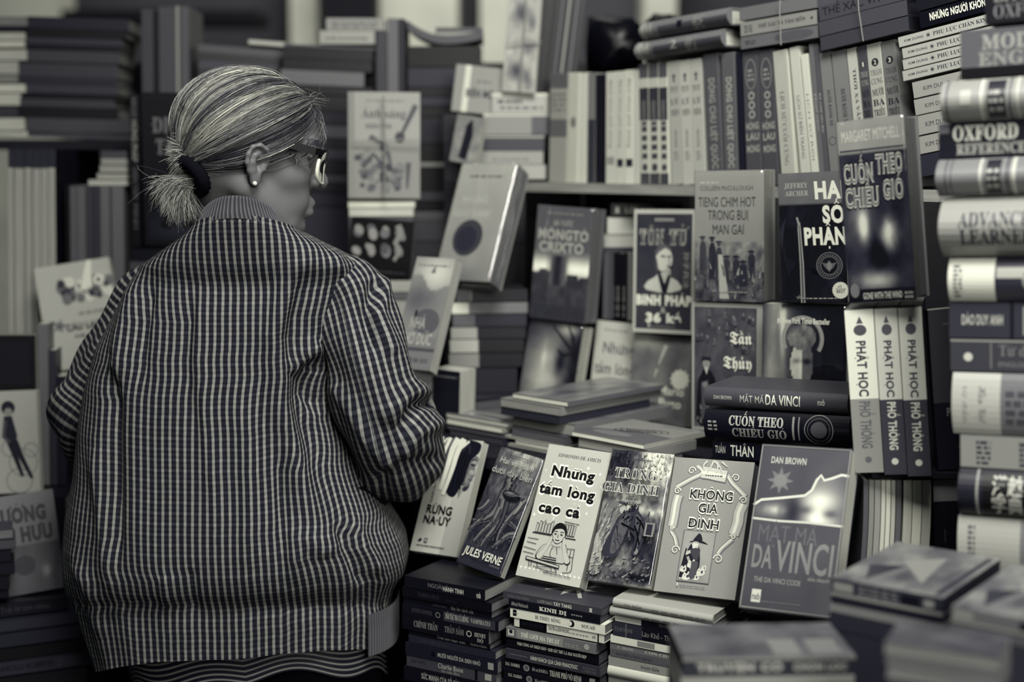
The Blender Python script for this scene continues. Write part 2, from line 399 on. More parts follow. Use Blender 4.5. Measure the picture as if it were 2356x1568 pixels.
def book(label, M, w, h, t, cover=.3, spine=None, back=None, paper=.7, hard=False, bulge=0, front=None, sart=None,
         side=None, wrap=False, group=None, gloss=False, warp=None, name=None, parts=True, cat='book'):
    NBOOK[0] += 1
    nm = name or ('hardback_book' if hard else 'paperback_book'); r = root(nm, label, cat, M, group)
    ct = .0026 if hard else .0007; t = max(t, ct*3); ov = .003 if hard else .0008
    mt = M_GLOSS if gloss else M_INK; nz = 10 if warp else 1; nx = 6 if warp else 1
    spine = cover if spine is None else spine; back = cover if back is None else back
    def fin(g, nme, mats, uv=None):
        if warp: g.V = [warp(x, y, z, w, h, t) for x, y, z in g.V]
        return mk(nme, g, mats, r, uv=uv)
    g = Geo(); slab(g, ct, w-ov, ct, t-ct, ov, h-ov, paper, nz, nx)
    fin(g, 'page_block', [M_PAPER], [(v[0]+v[2], v[1]) for v in g.V])
    gf = Geo(); slab(gf, ct, w, 0, ct, 0, h, cover, nz, nx)
    if front: front(Surf(gf, lambda u, v, o: (u, -o, v), w, h))
    gs = Geo()
    if bulge:
        n = 10; b = 0
        for k, z in enumerate((0, h)):
            for i in range(n+1):
                y = t*i/n; gs.V.append((-bulge*math.sin(math.pi*i/n)**.8, y, z)); gs.C.append(tone(spine))
            for y in (t, 0): gs.V.append((ct, y, z)); gs.C.append(tone(spine))
        m = n+3
        gs.F = [(i, (i+1) % m, m+(i+1) % m, m+i) for i in range(m)]+[tuple(range(m)), tuple(range(2*m-1, m-1, -1))]; gs.M = [0]*len(gs.F)
        if sart: sart(CutSurf(gs, lambda u, v, o: (-o-bulge*math.sin(math.pi*min(1, max(0, v/t)))**.8-.0002, t-v, h-u), h, t))
    else:
        slab(gs, 0, ct, 0, t, 0, h, spine, nz)
        if sart: sart(Surf(gs, lambda u, v, o: (-o, t-v, h-u), h, t))
    gb = Geo(); slab(gb, ct, w, t-ct, t, 0, h, back, nz, nx)
    if parts:
        fin(gf, 'front_cover', [mt]); fin(gs, 'spine', [mt]); fin(gb, 'back_cover', [mt])
    else:
        for q in (gs, gb):
            b = len(gf.V); gf.V += q.V; gf.C += q.C; gf.M += q.M; gf.F += [tuple(i+b for i in f) for f in q.F]
        fin(gf, 'cover', [mt])
    if wrap == 'spine': wrap_spine(h, t, NBOOK[0], r)
    elif wrap: wrap_sheet(w, h, t, NBOOK[0], r)
    return r
UP = Vector((0, 0, 1))
def fit_plane(c, d, n, ref=3):
    p0 = P(*c[ref], d); q = [hit(x, y, p0, n) for x, y in c]
    R = ((q[1]-q[0])+(q[2]-q[3])); U = ((q[0]-q[3])+(q[1]-q[2]))
    W = R.length/2; H = U.length/2; U.normalize(); R = (R-U*R.dot(U)).normalized(); ctr = (q[0]+q[1]+q[2]+q[3])/4
    return ctr, R, U, W, H
def nrm(yaw, lean=0):
    y, l = rad(yaw), rad(lean)
    return Vector((-math.sin(y)*math.cos(l), -math.cos(y)*math.cos(l), math.sin(l)))
def display(label, c, d, yaw, lean, t, zfoot=None, **k):
    """a book shown face out: c = corners TL TR BR BL of its front"""
    ctr, R, U, W, H = fit_plane(c, d, nrm(yaw, lean)); Y = U.cross(R); foot = ctr-U*H/2
    if zfoot is not None:
        low = foot.z+min(0, Y.z*t)-abs(R.z)*W/2; ex = (low-zfoot-.0006)/U.z; foot = foot-U*ex; H += ex
    return book(label, frame(foot-R*W/2, R, Y, U), W, H, t, **k)
def upright(label, c, d, yaw, w=.135, zfoot=None, **k):
    """a book standing with its spine out: c = corners of the spine"""
    ctr, R, U, W, H = fit_plane(c, d, nrm(yaw)); X = R.cross(U); X = -X if X.y < 0 else X
    foot = ctr-U*H/2
    if zfoot is not None: ex = (foot.z-zfoot-abs(R.z)*W/2)/U.z; foot = foot-U*ex; H += ex
    return book(label, frame(foot+R*W/2, X, U.cross(X), U), w, H, W-.0006, **k)
def sx(p, R, x1):
    s = .15
    for _ in range(12):
        a = proj(p+R*s)[0]; b = proj(p+R*(s+.001))[0]; s += (x1-a)/((b-a)/.001)
    return s
def stack(items, xref, yref, d, yaw, tilt=0, depth=.14, slope=None):
    n = nrm(yaw); p0 = P(xref, yref, d); A = -n; y = rad(yaw); tl = rad(tilt)
    if slope is not None:                                # the tilt that makes the lowest spine run at this slope
        q = hit(items[-1][1], items[-1][4] or 300, p0, n); lo, hi = -.5, .5
        for _ in range(40):
            tl = (lo+hi)/2; e = proj(q+Vector((math.cos(y)*math.cos(tl), -math.sin(y)*math.cos(tl), math.sin(tl)))*.15); b = proj(q)
            if (e[1]-b[1])/(e[0]-b[0]) > slope: lo = tl
            else: hi = tl
    R = Vector((math.cos(y)*math.cos(tl), -math.sin(y)*math.cos(tl), math.sin(tl)))
    U = R.cross(A)*1
    if U.z < 0: U = -U
    out = []; rn = random.Random(int(xref*7+yref))
    for it in items:
        label, x0, x1, yt, yb, k = it; k = dict(k); face = k.pop('face', 'spine'); w = k.pop('depth', depth)
        a = hit(x0, yt, p0, n); b = hit(x0, yb, p0, n); t = (a-b).dot(U); L = sx(a, R, x1)
        a = a+A*(rn.random()*.004+k.pop('back', 0)); t -= .0004
        if face == 'spine': M = frame(a+R*L, A, -U, -R); wh = (w, L)
        elif face == 'fore': M = frame(a+A*w, -A, -U, R); wh = (w, L)
        else: M = frame(a, R, -U, A); wh = (L, w)
        out.append(book(label, M, wh[0], wh[1], t, **k))
    return out
def flat(label, near, yb, d, xl, xr, ang, spine_right=True, dep=None, depL=None, **k):
    """a book lying flat, one corner towards us: near = px of that top corner, yb = its bottom"""
    a = rad(ang); p = P(*near, d); b = P(near[0], yb, d); t = p.z-b.z-.0004
    eL = Vector((-math.cos(a), math.sin(a), 0)); eR = Vector((math.sin(a), math.cos(a), 0))
    def ln(e, x):
        s = .1
        for _ in range(15):
            q = proj(p+e*s)[0]; q2 = proj(p+e*(s+.001))[0]; s += (x-q)/((q2-q)/.001)
        return s
    l, r_ = depL or ln(eL, xl), dep or ln(eR, xr); D = Vector((0, 0, -1))
    if spine_right == 'left': return book(label, frame(p, eR, D, eL), r_, l, t, **k)
    if spine_right: return book(label, frame(p+eR*r_, eL, D, -eR), l, r_, t, **k)
    return book(label, frame(p+eL*l, -eL, D, eR), l, r_, t, **k)
def T(*rows):
    """spine or cover lettering from rows (text, u0, u1, v0, v1, grey[, style])"""
    def f(s):
        for r in rows: s.text(r[0], r[1], r[3], r[2], r[4], r[5], r[6] if len(r) > 6 else 'sans', rot=r[7] if len(r) > 7 else 0)
    return f
# ------------------------------------------------------------------ setting
def plane_box(name, x0, x1, y0, y1, z0, z1, m, yaw=0, org=(0, 0)):
    g = Geo(); g.box(x0, x1, y0, y1, z0, z1, .5); g.C = []
    o = mk(name, g, [m]); o.location = (org[0], org[1], 0); o.rotation_euler = (0, 0, -rad(yaw)); return o
def struct(o): o['kind'] = 'structure'; return o
struct(plane_box('floor', -6, 6, -1, 7.4, -.05, 0, M_FLOOR))
struct(plane_box('wall_back', -6, 6, 7.0, 7.2, 0, 5, M_WALL))
def px_box(name, x0, x1, ytop, d, th, m, z0=0, ybot=None):
    a = P(x0, ytop, d); b = P(x1, ytop, d); zb = z0 if ybot is None else P(x0, ybot, d).z
    return plane_box(name, a.x, b.x, d, d+th, zb, a.z, m)
for i, (a, b, m) in enumerate(((-120, 118, M_PILLAR), (662, 728, M_PILLAR), (868, 1052, M_PILLAR), (1104, 1175, M_PILLAR), (1485, 1560, M_PILLAR))):
    o = px_box('trim_%d' % (i+1), a, b, -220, 6.6, .3, m); struct(o)
o = px_box('trim_6', 140, 590, 22, 6.3, .3, M_DWOOD, ybot=52); struct(o)
o = px_box('trim_7', 736, 862, -220, 6.4, .2, M_DWOOD); struct(o)
# furniture that carries the stock
def furniture(name, label, cat, boxes, yaw=0, org=(0, 0)):
    r = root(name, label, cat, Matrix.Translation((org[0], org[1], 0)) @ Matrix.Rotation(-rad(yaw), 4, 'Z'))
    for pn, b, m in boxes:
        g = Geo(); g.box(*b, .5); g.C = []; mk(pn, g, [m], r)
    return r
# ------------------------------------------------------------------ the woman
HO = P(563, 363, 2.11)                                  # midpoint between the ear canals
phi, pit = rad(15), rad(9)
hf = Vector((math.cos(phi)*math.cos(pit), math.sin(phi)*math.cos(pit), -math.sin(pit)))
hr = Vector((math.sin(phi), -math.cos(phi), 0)); hu = hr.cross(hf)
def HL(f, r, u): return HO + hf*f + hr*r + hu*u
HB = np.array([list(hf), list(hr), list(hu)])
def axis(segs):
    out = []
    for a, b, n in segs: out += list(np.linspace(a, b, n, endpoint=False))
    return np.array(out+[segs[-1][1]], dtype=np.float32)
hx, hy, hz = HO.x, HO.y, HO.z
gx = axis(((-1.0, hx-.135, 44), (hx-.135, hx+.16, 148), (hx+.16, .15, 24)))
gy = axis(((1.85, hy-.13, 10), (hy-.13, hy+.14, 128), (hy+.14, 2.85, 58)))
gz = axis(((-.01, .86, 74), (.86, 1.12, 58), (1.12, hz-.15, 26), (hz-.15, hz+.17, 160)))
D = np.full((len(gx), len(gy), len(gz)), .5, dtype=np.float32)
def sub(lo, hi, m):
    s = []
    for g, a, b in zip((gx, gy, gz), lo, hi):
        i, j = np.searchsorted(g, a-m), np.searchsorted(g, b+m); s.append(slice(max(0, i-1), min(len(g), j+1)))
    return tuple(s)
def pts(s): return np.meshgrid(gx[s[0]], gy[s[1]], gz[s[2]], indexing='ij')
def blend(s, d, k, op='u'):
    a = D[s]
    if op == 'u':
        h = np.clip(.5+.5*(a-d)/k, 0, 1); D[s] = a*(1-h)+d*h-k*h*(1-h)
    else:
        h = np.clip(.5-.5*(a+d)/k, 0, 1); D[s] = a*(1-h)-d*h+k*h*(1-h)
def cap(a, b, ra, rb, k=.01, op='u'):
    a, b = np.array(a), np.array(b); r = max(ra, rb)
    s = sub(np.minimum(a, b)-r, np.maximum(a, b)+r, k+.03); X, Y, Z = pts(s)
    ab = b-a; L = float(ab@ab)+1e-9
    t = np.clip(((X-a[0])*ab[0]+(Y-a[1])*ab[1]+(Z-a[2])*ab[2])/L, 0, 1)
    d = np.sqrt((X-a[0]-ab[0]*t)**2+(Y-a[1]-ab[1]*t)**2+(Z-a[2]-ab[2]*t)**2)-(ra+(rb-ra)*t)
    blend(s, d, k, op)
def ell(c, r, k=.012, op='u', B=HB):
    c = np.array(c); m = max(r); s = sub(c-m, c+m, k+.03); X, Y, Z = pts(s); X = X-c[0]; Y = Y-c[1]; Z = Z-c[2]
    q = [(X*B[i][0]+Y*B[i][1]+Z*B[i][2])/r[i] for i in range(3)]
    l0 = np.sqrt(q[0]**2+q[1]**2+q[2]**2); l1 = np.sqrt(sum((q[i]/r[i])**2 for i in range(3)))+1e-6
    blend(s, l0*(l0-1)/l1, k, op)
I3 = np.eye(3)
def hc(a, b, ra, rb, k=.006, op='u'): cap(HL(*a), HL(*b), ra, rb, k, op)
def he(c, r, k=.014, op='u'): ell(HL(*c), r, k, op)
# limbs and trunk (world)
def W3(x, y, d): return P(x, y, d)
neck = W3(560, 545, 2.16); pelvis = Vector((-.40, 2.20, .86)); chest = W3(575, 720, 2.19)
cap(neck, chest, .058, .085, .05); cap(chest, pelvis, .095, .125, .06)
cap(W3(440, 672, 2.18), W3(745, 672, 2.17), .045, .045, .06)
for sgn in (-1, 1):
    h = Vector((pelvis.x+sgn*.085, 2.21, .80)); kn = Vector((pelvis.x+sgn*.09, 2.19, .44)); an = Vector((pelvis.x+sgn*.09, 2.23, .07))
    cap(h, kn, .085, .056, .05); cap(kn, an, .058, .036, .03); cap(an+Vector((0, .0, -.03)), an+Vector((0, .15, -.045)), .036, .026, .03)
ARMS = {'right': (W3(790, 690, 2.17), W3(890, 1010, 2.20), W3(800, 945, 2.44), W3(735, 905, 2.52)),
        'left': (W3(385, 690, 2.18), W3(205, 960, 2.22), W3(360, 945, 2.46), W3(430, 905, 2.53))}
for side, (a, b, c, d_) in ARMS.items():
    cap(a, b, .042, .038, .03); cap(b, c, .042, .026, .02); cap(c, d_, .026, .03, .012)
    u = (d_-c).normalized(); up = Vector((0, .25, 1)).normalized(); v = u.cross(up).normalized(); sg = 1 if side == 'right' else -1
    ell(d_+u*.02, (.045, .032, .018), .01, B=np.array([list(u), list(up.cross(u).normalized()), list(up)]))
    fw = up.cross(u).normalized()
    for i, (o, l) in enumerate(((-.030, .058), (-.010, .066), (.010, .062), (.029, .05))):
        q = d_+u*.05+fw*o; q2 = q+u*l*.55-up*.006; q3 = q2+u*l*.35-up*.02
        cap(q, q2, .0085, .008, .004); cap(q2, q3, .008, .0068, .004)
    s_ = 1 if fw.y > 0 else -1
    cap(d_+fw*.03*s_-u*.005, d_+fw*.052*s_+u*.03-up*.01, .011, .009, .006); cap(d_+fw*.052*s_+u*.03-up*.01, d_+fw*.05*s_+u*.052-up*.02, .009, .0075, .004)
# head
he((.000, 0, .040), (.101, .077, .080)); he((.036, 0, .002), (.064, .059, .094), .02); he((.046, 0, -.052), (.048, .043, .043), .025)
he((.086, 0, -.088), (.016, .021, .016), .02)
for s in (-1, 1):
    he((.064, s*.037, -.016), (.027, .021, .020), .02); hc((.002, s*.052, -.042), (.066, s*.026, -.086), .019, .017, .025)
    he((.074, s*.026, -.05), (.022, .016, .02), .02)
cap(HL(-.028, 0, -.02), neck, .050, .054, .03); cap(HL(.02, 0, -.06), neck+Vector((.03, .03, 0)), .036, .046, .03)
hc((.088, -.042, .034), (.088, .042, .034), .0125, .0125, .012); he((.093, 0, .036), (.01, .02, .012), .012)
hc((.097, 0, .022), (.113, 0, -.016), .0075, .0115, .01); he((.112, 0, -.018), (.0125, .0125, .011), .008)
for s in (-1, 1):
    he((.103, s*.0125, -.022), (.011, .0085, .0085), .006); he((.101, s*.033, .012), (.014, .017, .012), .008, 's')
    he((.083, s*.033, .012), (.0125, .0125, .0125), .003); hc((.091, s*.022, .017), (.089, s*.046, .016), .0045, .004, .003)
    he((.114, s*.006, -.0275), (.004, .003, .003), .002, 's')
hc((.102, -.018, -.051), (.102, .018, -.051), .0078, .0078, .008); hc((.1015, -.016, -.064), (.1015, .016, -.064), .0082, .0082, .008)
hc((.110, -.021, -.0575), (.110, .021, -.0575), .0022, .0022, .004, 's')
for s in (-1, 1): hc((.103, s*.016, -.030), (.088, s*.032, -.062), -.001, -.001, .006, 's')       # smile lines
for s in (-1, 1):                                         # ears: shell, rim, hollow, lobe
    E_ = lambda f, o, u: HL(f*.84+.016, s*(.069+o*.9), u*.82-.010)
    hel = [(.012, .004, .006), (.014, .008, .020), (.008, .014, .031), (-.004, .020, .036), (-.016, .024, .031), (-.022, .024, .018), (-.022, .022, .004), (-.016, .017, -.010), (-.009, .011, -.020)]
    ell(E_(-.006, .012, .008), (.0155, .0055, .027), .006, B=np.array([list(hf-hr*s*.45), list(hr*s+hf*.45), list(hu)]))
    for i in range(len(hel)-1): cap(E_(*hel[i]), E_(*hel[i+1]), .0036, .0036, .003)
    ell(E_(-.001, .019, .001), (.0085, .0085, .0115), .004, 's'); ell(E_(-.006, .024, .020), (.008, .006, .009), .004, 's')
    ah = [(-.002, .013, .026), (-.010, .019, .018), (-.012, .018, .006), (-.007, .015, -.008)]
    for i in range(len(ah)-1): cap(E_(*ah[i]), E_(*ah[i+1]), .003, .003, .004)
    cap(E_(.008, .006, .003), E_(.008, .007, -.004), .0038, .0038, .004)
    ell(E_(-.004, .009, -.024), (.0085, .0045, .010), .005, B=np.array([list(hf-hr*s*.3), list(hr*s+hf*.3), list(hu)]))
def surface_nets():
    ins = D < 0; nx, ny, nz = D.shape
    c = np.zeros((nx-1, ny-1, nz-1), dtype=np.uint8)
    for i in (0, 1):
        for j in (0, 1):
            for k in (0, 1): c += ins[i:nx-1+i, j:ny-1+j, k:nz-1+k]
    I, J, K = np.nonzero((c > 0) & (c < 8)); idx = -np.ones(c.shape, dtype=np.int64); idx[I, J, K] = np.arange(len(I))
    acc = np.zeros((len(I), 3)); cnt = np.zeros(len(I)); A = (gx, gy, gz)
    for ax in range(3):
        o1, o2 = [a for a in range(3) if a != ax]
        for p in (0, 1):
            for q in (0, 1):
                off = [0, 0, 0]; off[o1] = p; off[o2] = q; e = list(off); e[ax] = 1
                d0 = D[I+off[0], J+off[1], K+off[2]]; d1 = D[I+e[0], J+e[1], K+e[2]]; m = (d0 < 0) != (d1 < 0)
                t = np.where(m, d0/np.where(d0-d1 == 0, 1, d0-d1), 0); ii = [I, J, K]
                for a in range(3):
                    g0 = A[a][ii[a]+off[a]]
                    v = g0+(t*(A[a][ii[a]+1]-A[a][ii[a]]) if a == ax else 0); acc[:, a] += np.where(m, v, 0)
                cnt += m
    V = acc/cnt[:, None]; F = []
    for ax in range(3):
        o1, o2 = [(1, 2), (2, 0), (0, 1)][ax]
        sl0 = [slice(None)]*3; sl1 = [slice(None)]*3; sl0[ax] = slice(0, -1); sl1[ax] = slice(1, None)
        ch = ins[tuple(sl0)] != ins[tuple(sl1)]; st = ins[tuple(sl0)]
        Q = np.array(np.nonzero(ch)); ok = (Q[o1] > 0) & (Q[o2] > 0) & (Q[o1] < D.shape[o1]-1) & (Q[o2] < D.shape[o2]-1); Q = Q[:, ok]
        def at(a, b):
            q = Q.copy(); q[o1] -= a; q[o2] -= b; return idx[q[0], q[1], q[2]]
        f = np.stack([at(0, 0), at(1, 0), at(1, 1), at(0, 1)], 1); fl = st[tuple(Q)]
        f[~fl] = f[~fl][:, ::-1]; F.append(f[:, ::-1] if False else f)
    return V, np.concatenate(F)
BV, BF = surface_nets()
PR = root('person', 'grey-haired person in a checked blouson and glasses, head bowed, standing at the bookstall', 'person', Matrix.Translation((-.4, 2.2, 0)))
PRi = PR.matrix_world.inverted()
def pmk(name, V, F, C, mats, uv=None, smooth=True, parent=None, mi=None):
    g = Geo(); off = np.array(PR.location) if parent is None else np.array(PR.location)
    g.V = [tuple(v) for v in (np.asarray(V)-off)]; g.F = [tuple(int(i) for i in f) for f in F]; g.C = C; g.M = mi or [0]*len(g.F)
    return mk(name, g, mats, parent or PR, smooth=smooth, uv=uv)
# skin tone: lips and brows differ a little
loc = (BV-np.array(HO)) @ HB.T
bc = np.tile(np.array(tone(.43)), (len(BV), 1))
lip = (np.abs(loc[:, 2]+.058) < .013) & (loc[:, 0] > .097) & (np.abs(loc[:, 1]) < .022); bc[lip] = tone(.36)
brow = (np.abs(loc[:, 2]-.037) < .005) & (loc[:, 0] > .08) & (np.abs(np.abs(loc[:, 1])-.035) < .02); bc[brow] = tone(.2)
pmk('body', BV, BF, bc, [M_SKIN])
# ---- cloth lofts
def loft(rings, closed=True): 
    n = len(rings[0]); V = np.concatenate(rings); F = []
    for j in range(len(rings)-1):
        for i in range(n if closed else n-1): F.append((j*n+i, j*n+(i+1) % n, (j+1)*n+(i+1) % n, (j+1)*n+i))
    return V, F
def cr(ts, xs, ys): return np.interp(ts, xs, ys)
def smooth_tab(tab, n):
    t = np.array(tab, dtype=float); y = t[:, 0]; q = np.linspace(y[0], y[-1], n); out = [q]
    for c in range(1, t.shape[1]):
        v = np.interp(q, y, t[:, c]); k = max(3, n//26) | 1; w = np.hanning(k+2)[1:-1]; w /= w.sum()
        out.append(np.convolve(np.pad(v, k//2, mode='edge'), w, 'valid'))
    return np.array(out).T
TORSO = [  # row px, left px, right px, half depth m, distance of axis
    (462, 476, 640, .050, 2.140), (489, 450, 680, .089, 2.121), (508, 436, 700, .094, 2.126), (530, 412, 728, .098, 2.134), (560, 378, 776, .105, 2.146), (600, 340, 834, .112, 2.160), (640, 318, 838, .114, 2.176),
    (700, 282, 818, .126, 2.18), (790, 232, 792, .138, 2.185), (880, 208, 778, .148, 2.188), (965, 193, 792, .155, 2.19), (1089, 182, 848, .165, 2.19),
    (1173, 166, 892, .172, 2.19), (1250, 160, 932, .176, 2.19), (1310, 160, 940, .174, 2.19), (1352, 168, 932, .166, 2.19), (1385, 184, 910, .156, 2.19),
    (1410, 192, 903, .148, 2.19), (1460, 208, 905, .148, 2.19), (1530, 232, 898, .146, 2.19)]
FOLDS = [  # amplitude m, width px, polyline px (seen on the back)
    (.015, 26, ((722, 560), (660, 660), (628, 770), (640, 930), (690, 1110), (742, 1290))), (-.010, 20, ((690, 640), (672, 780), (690, 930), (740, 1100))),
    (-.016, 18, ((742, 824), (706, 852), (712, 905), (745, 960))), (.014, 24, ((742, 790), (700, 818), (672, 870))),
    (.011, 30, ((652, 1360), (682, 1240), (742, 1250), (752, 1290))), (-.011, 15, ((648, 1010), (650, 1180), (652, 1370))),
    (.007, 16, ((472, 640), (455, 800), (476, 1000), (500, 1240))), (-.006, 16, ((440, 660), (425, 850), (448, 1020))),
    (-.015, 17, ((258, 820), (262, 1060), (262, 1370))), (.012, 20, ((330, 610), (285, 760), (262, 900))), (.010, 18, ((215, 1010), (240, 1180), (262, 1400))),
    (-.008, 14, ((350, 640), (330, 760), (325, 900))), (.008, 24, ((560, 900), (575, 1100), (570, 1330))), (.010, 18, ((800, 1180), (838, 1260), (880, 1330))),
    (-.010, 14, ((770, 1190), (810, 1290), (840, 1350))), (.008, 16, ((170, 1280), (215, 1380), (240, 1480))), (.006, 12, ((380, 1320), (385, 1400))), (-.006, 12, ((440, 1300), (445, 1420))), (.006, 14, ((760, 560), (790, 640), (780, 760)))]
def fold_disp(px, py):
    d = np.zeros_like(px)
    for a, w, pl in FOLDS:
        best = np.full_like(px, 1e9); tt = np.zeros_like(px); n = len(pl)-1
        for i in range(n):
            (x0, y0), (x1, y1) = pl[i], pl[i+1]; L = (x1-x0)**2+(y1-y0)**2
            t = np.clip(((px-x0)*(x1-x0)+(py-y0)*(y1-y0))/L, 0, 1); q = np.hypot(px-x0-t*(x1-x0), py-y0-t*(y1-y0))
            m = q < best; best = np.where(m, q, best); tt = np.where(m, (i+t)/n, tt)
        d += a*np.exp(-(best/w)**2)*np.clip(np.sin(np.pi*np.clip(tt, .04, .96))*1.6, 0, 1)
    return d
vproj = np.vectorize(lambda x, y, z: proj(Vector((x, y, z))))
def torso(tab, nr, ns, folds=True, e=2.5, grow=0, drop=0):
    rows = smooth_tab(tab, nr); th = np.linspace(0, 2*np.pi, ns, endpoint=False)-np.pi/2   # starts at the back, towards camera
    rings, UV = [], []
    for y, l, r, hd, d in rows:
        a, b = P(l, y, d), P(r, y, d); cx = (a.x+b.x)/2; hw = (b.x-a.x)/2+grow
        c, s = np.cos(th), np.sin(th)
        X = cx+hw*np.sign(c)*np.abs(c)**(2/e); Y = d+(hd+grow)*np.sign(s)*np.abs(s)**(2/e); wt = max(0, min(1, (610-y)/110)); wl = max(0, min(1, (y-1080)/430)); Z = a.z+(0 if drop else 1)*(.062*wl*np.clip(-s, 0, 1)**1.5+.040*wl*np.clip(c, 0, 1))-(drop or .018)*wt*np.abs(c)**2-(.03 if not drop else .035)*wt*np.clip(s, 0, 1)
        rings.append(np.stack([X, Y, Z], 1))
    R = np.array(rings)
    if folds:
        N = np.stack([np.cos(th), np.sin(th)], 1); px, py = vproj(R[..., 0], R[..., 1], R[..., 2])
        back = (N[:, 1] < .25)[None, :]; dsp = np.where(back, fold_disp(px, py), 0)
        q = np.linspace(0, 1, nr)[:, None]; t = th[None, :]
        dsp += .0013*np.sin(19*t+2*np.sin(5*q))*q**2
        gath = np.exp(-((py-1392)/16)**2); dsp -= gath*(.003+.0008*np.sin(60*t))
        R[..., 0] += dsp*N[:, 0]; R[..., 1] += dsp*N[:, 1]
    # cloth coordinates: arc length either side of the centre of the back
    seg = np.linalg.norm(np.roll(R, -1, 1)-R, axis=2); U = np.zeros(R.shape[:2])
    U[:, 1:] = np.cumsum(seg[:, :-1], 1); half = ns//2
    tot = seg.sum(1)[:, None]; U = np.where(np.arange(ns)[None, :] > half, U-tot, U)
    cxs = R[:, :, 0].mean(1)[:, None]; U = U+(cxs-cxs[-1])
    V_ = np.zeros(R.shape[:2]); dv = np.linalg.norm(np.diff(R, axis=0), axis=2); V_[1:] = np.cumsum(np.maximum(dv*.35+dv.min(1)[:, None]*.65, 0), 0)
    return R, np.stack([U, V_], 2)
R, UV = torso(TORSO[1:], 330, 360)
V, F = loft(list(R))
JK = pmk('jacket', V, F, [], [M_PLAID], uv=UV.reshape(-1, 2))
def tube(path, radii, n, m, squash=None, lump=0, seed=0, up=Vector((0, 0, 1)), freq=(5, 3)):
    p = np.array([list(x) for x in path]); ts = np.linspace(0, len(p)-1, m); 
    def cat(a):
        out = []
        for t in ts:
            i = min(int(t), len(a)-2); f = t-i; p0 = a[max(i-1, 0)]; p1 = a[i]; p2 = a[i+1]; p3 = a[min(i+2, len(a)-1)]
            out.append(.5*((2*p1)+(-p0+p2)*f+(2*p0-5*p1+4*p2-p3)*f*f+(-p0+3*p1-3*p2+p3)*f**3))
        return np.array(out)
    C = cat(p); r = cat(np.array(radii, dtype=float)[:, None])[:, 0]; Tn = np.gradient(C, axis=0); Tn /= np.linalg.norm(Tn, axis=1)[:, None]
    a = np.array(list(up)); A = []
    for t in Tn:
        a = a-t*np.dot(a, t); a /= np.linalg.norm(a); A.append(a.copy())
    A = np.array(A); B = np.cross(Tn, A); th = np.linspace(0, 2*np.pi, n, endpoint=False); rings = []; rn = np.random.RandomState(seed); ph = rn.rand(8)*6
    s = np.linspace(0, 1, m)
    U = np.zeros((m, n)); Vv = np.zeros((m, n)); L = np.concatenate([[0], np.cumsum(np.linalg.norm(np.diff(C, axis=0), axis=1))])
    for j in range(m):
        q = s[j]; e = lump*(np.sin(freq[0]*th+ph[0]+5*q)*np.sin(18*q+ph[1]+np.sin(th*2+ph[2]))+.6*np.sin(freq[1]*th-14*q+ph[3])+.5*np.sin(30*q+2*np.sin(th+ph[4])))
        rr = r[j]+e; rings.append(C[j]+A[j]*(rr*np.cos(th))[:, None]+B[j]*(rr*np.sin(th))[:, None])
        U[j] = (th-np.pi)*np.mean(r); Vv[j] = L[j]
    return np.array(rings), np.stack([U, Vv], 2)
def sleeve(name, path, radii, swap, seed, extra=None):
    R, uv = tube(path, radii, 150, 190, lump=.0042, seed=seed, up=Vector((0, -1, 0)))
    if extra: R = extra(R)
    V, F = loft(list(R)); n = R.shape[1]
    if swap: uv = uv[..., ::-1]
    return pmk(name, V, F, [], [M_PLAID], uv=uv.reshape(-1, 2), parent=JK)
def rs_extra(R):
    px, py = vproj(R[..., 0], R[..., 1], R[..., 2]); nrm_ = R-R.mean(1, keepdims=True); nrm_ /= np.linalg.norm(nrm_, axis=2)[..., None]
    d = np.zeros(px.shape)
    for a, w, pl in ((-.016, 13, ((1010, 920), (955, 935), (925, 985))), (.010, 22, ((1000, 890), (940, 900), (890, 950))), (.010, 18, ((1005, 975), (960, 990), (930, 1040))),
                     (-.012, 16, ((862, 660), (842, 720), (850, 790))), (.008, 16, ((885, 650), (872, 720), (900, 800))), (-.013, 18, ((1000, 1060), (930, 1075), (880, 1100))), (.008, 18, ((780, 900), (840, 1000), (900, 1080)))):
        best = np.full(px.shape, 1e9)
        for (x0, y0), (x1, y1) in zip(pl[:-1], pl[1:]):
            t = np.clip(((px-x0)*(x1-x0)+(py-y0)*(y1-y0))/((x1-x0)**2+(y1-y0)**2), 0, 1); best = np.minimum(best, np.hypot(px-x0-t*(x1-x0), py-y0-t*(y1-y0)))
        d += a*np.exp(-(best/w)**2)
    d = np.where(nrm_[..., 1] < .3, d, 0); return R+nrm_*d[..., None]
sleeve('sleeve', [W3(745, 632, 2.165), W3(800, 676, 2.15), W3(836, 780, 2.128), W3(868, 900, 2.12), W3(902, 1000, 2.145), W3(915, 1052, 2.195), W3(885, 1005, 2.29), W3(800, 950, 2.45)],
       [.040, .058, .060, .068, .074, .070, .058, .036], False, 3, rs_extra)
sleeve('sleeve', [W3(400, 632, 2.19), W3(350, 690, 2.195), W3(282, 800, 2.20), W3(222, 900, 2.21), W3(190, 960, 2.23), W3(225, 1010, 2.30), W3(300, 985, 2.40), W3(360, 950, 2.47)],
       [.035, .052, .055, .054, .052, .050, .045, .034], True, 5)
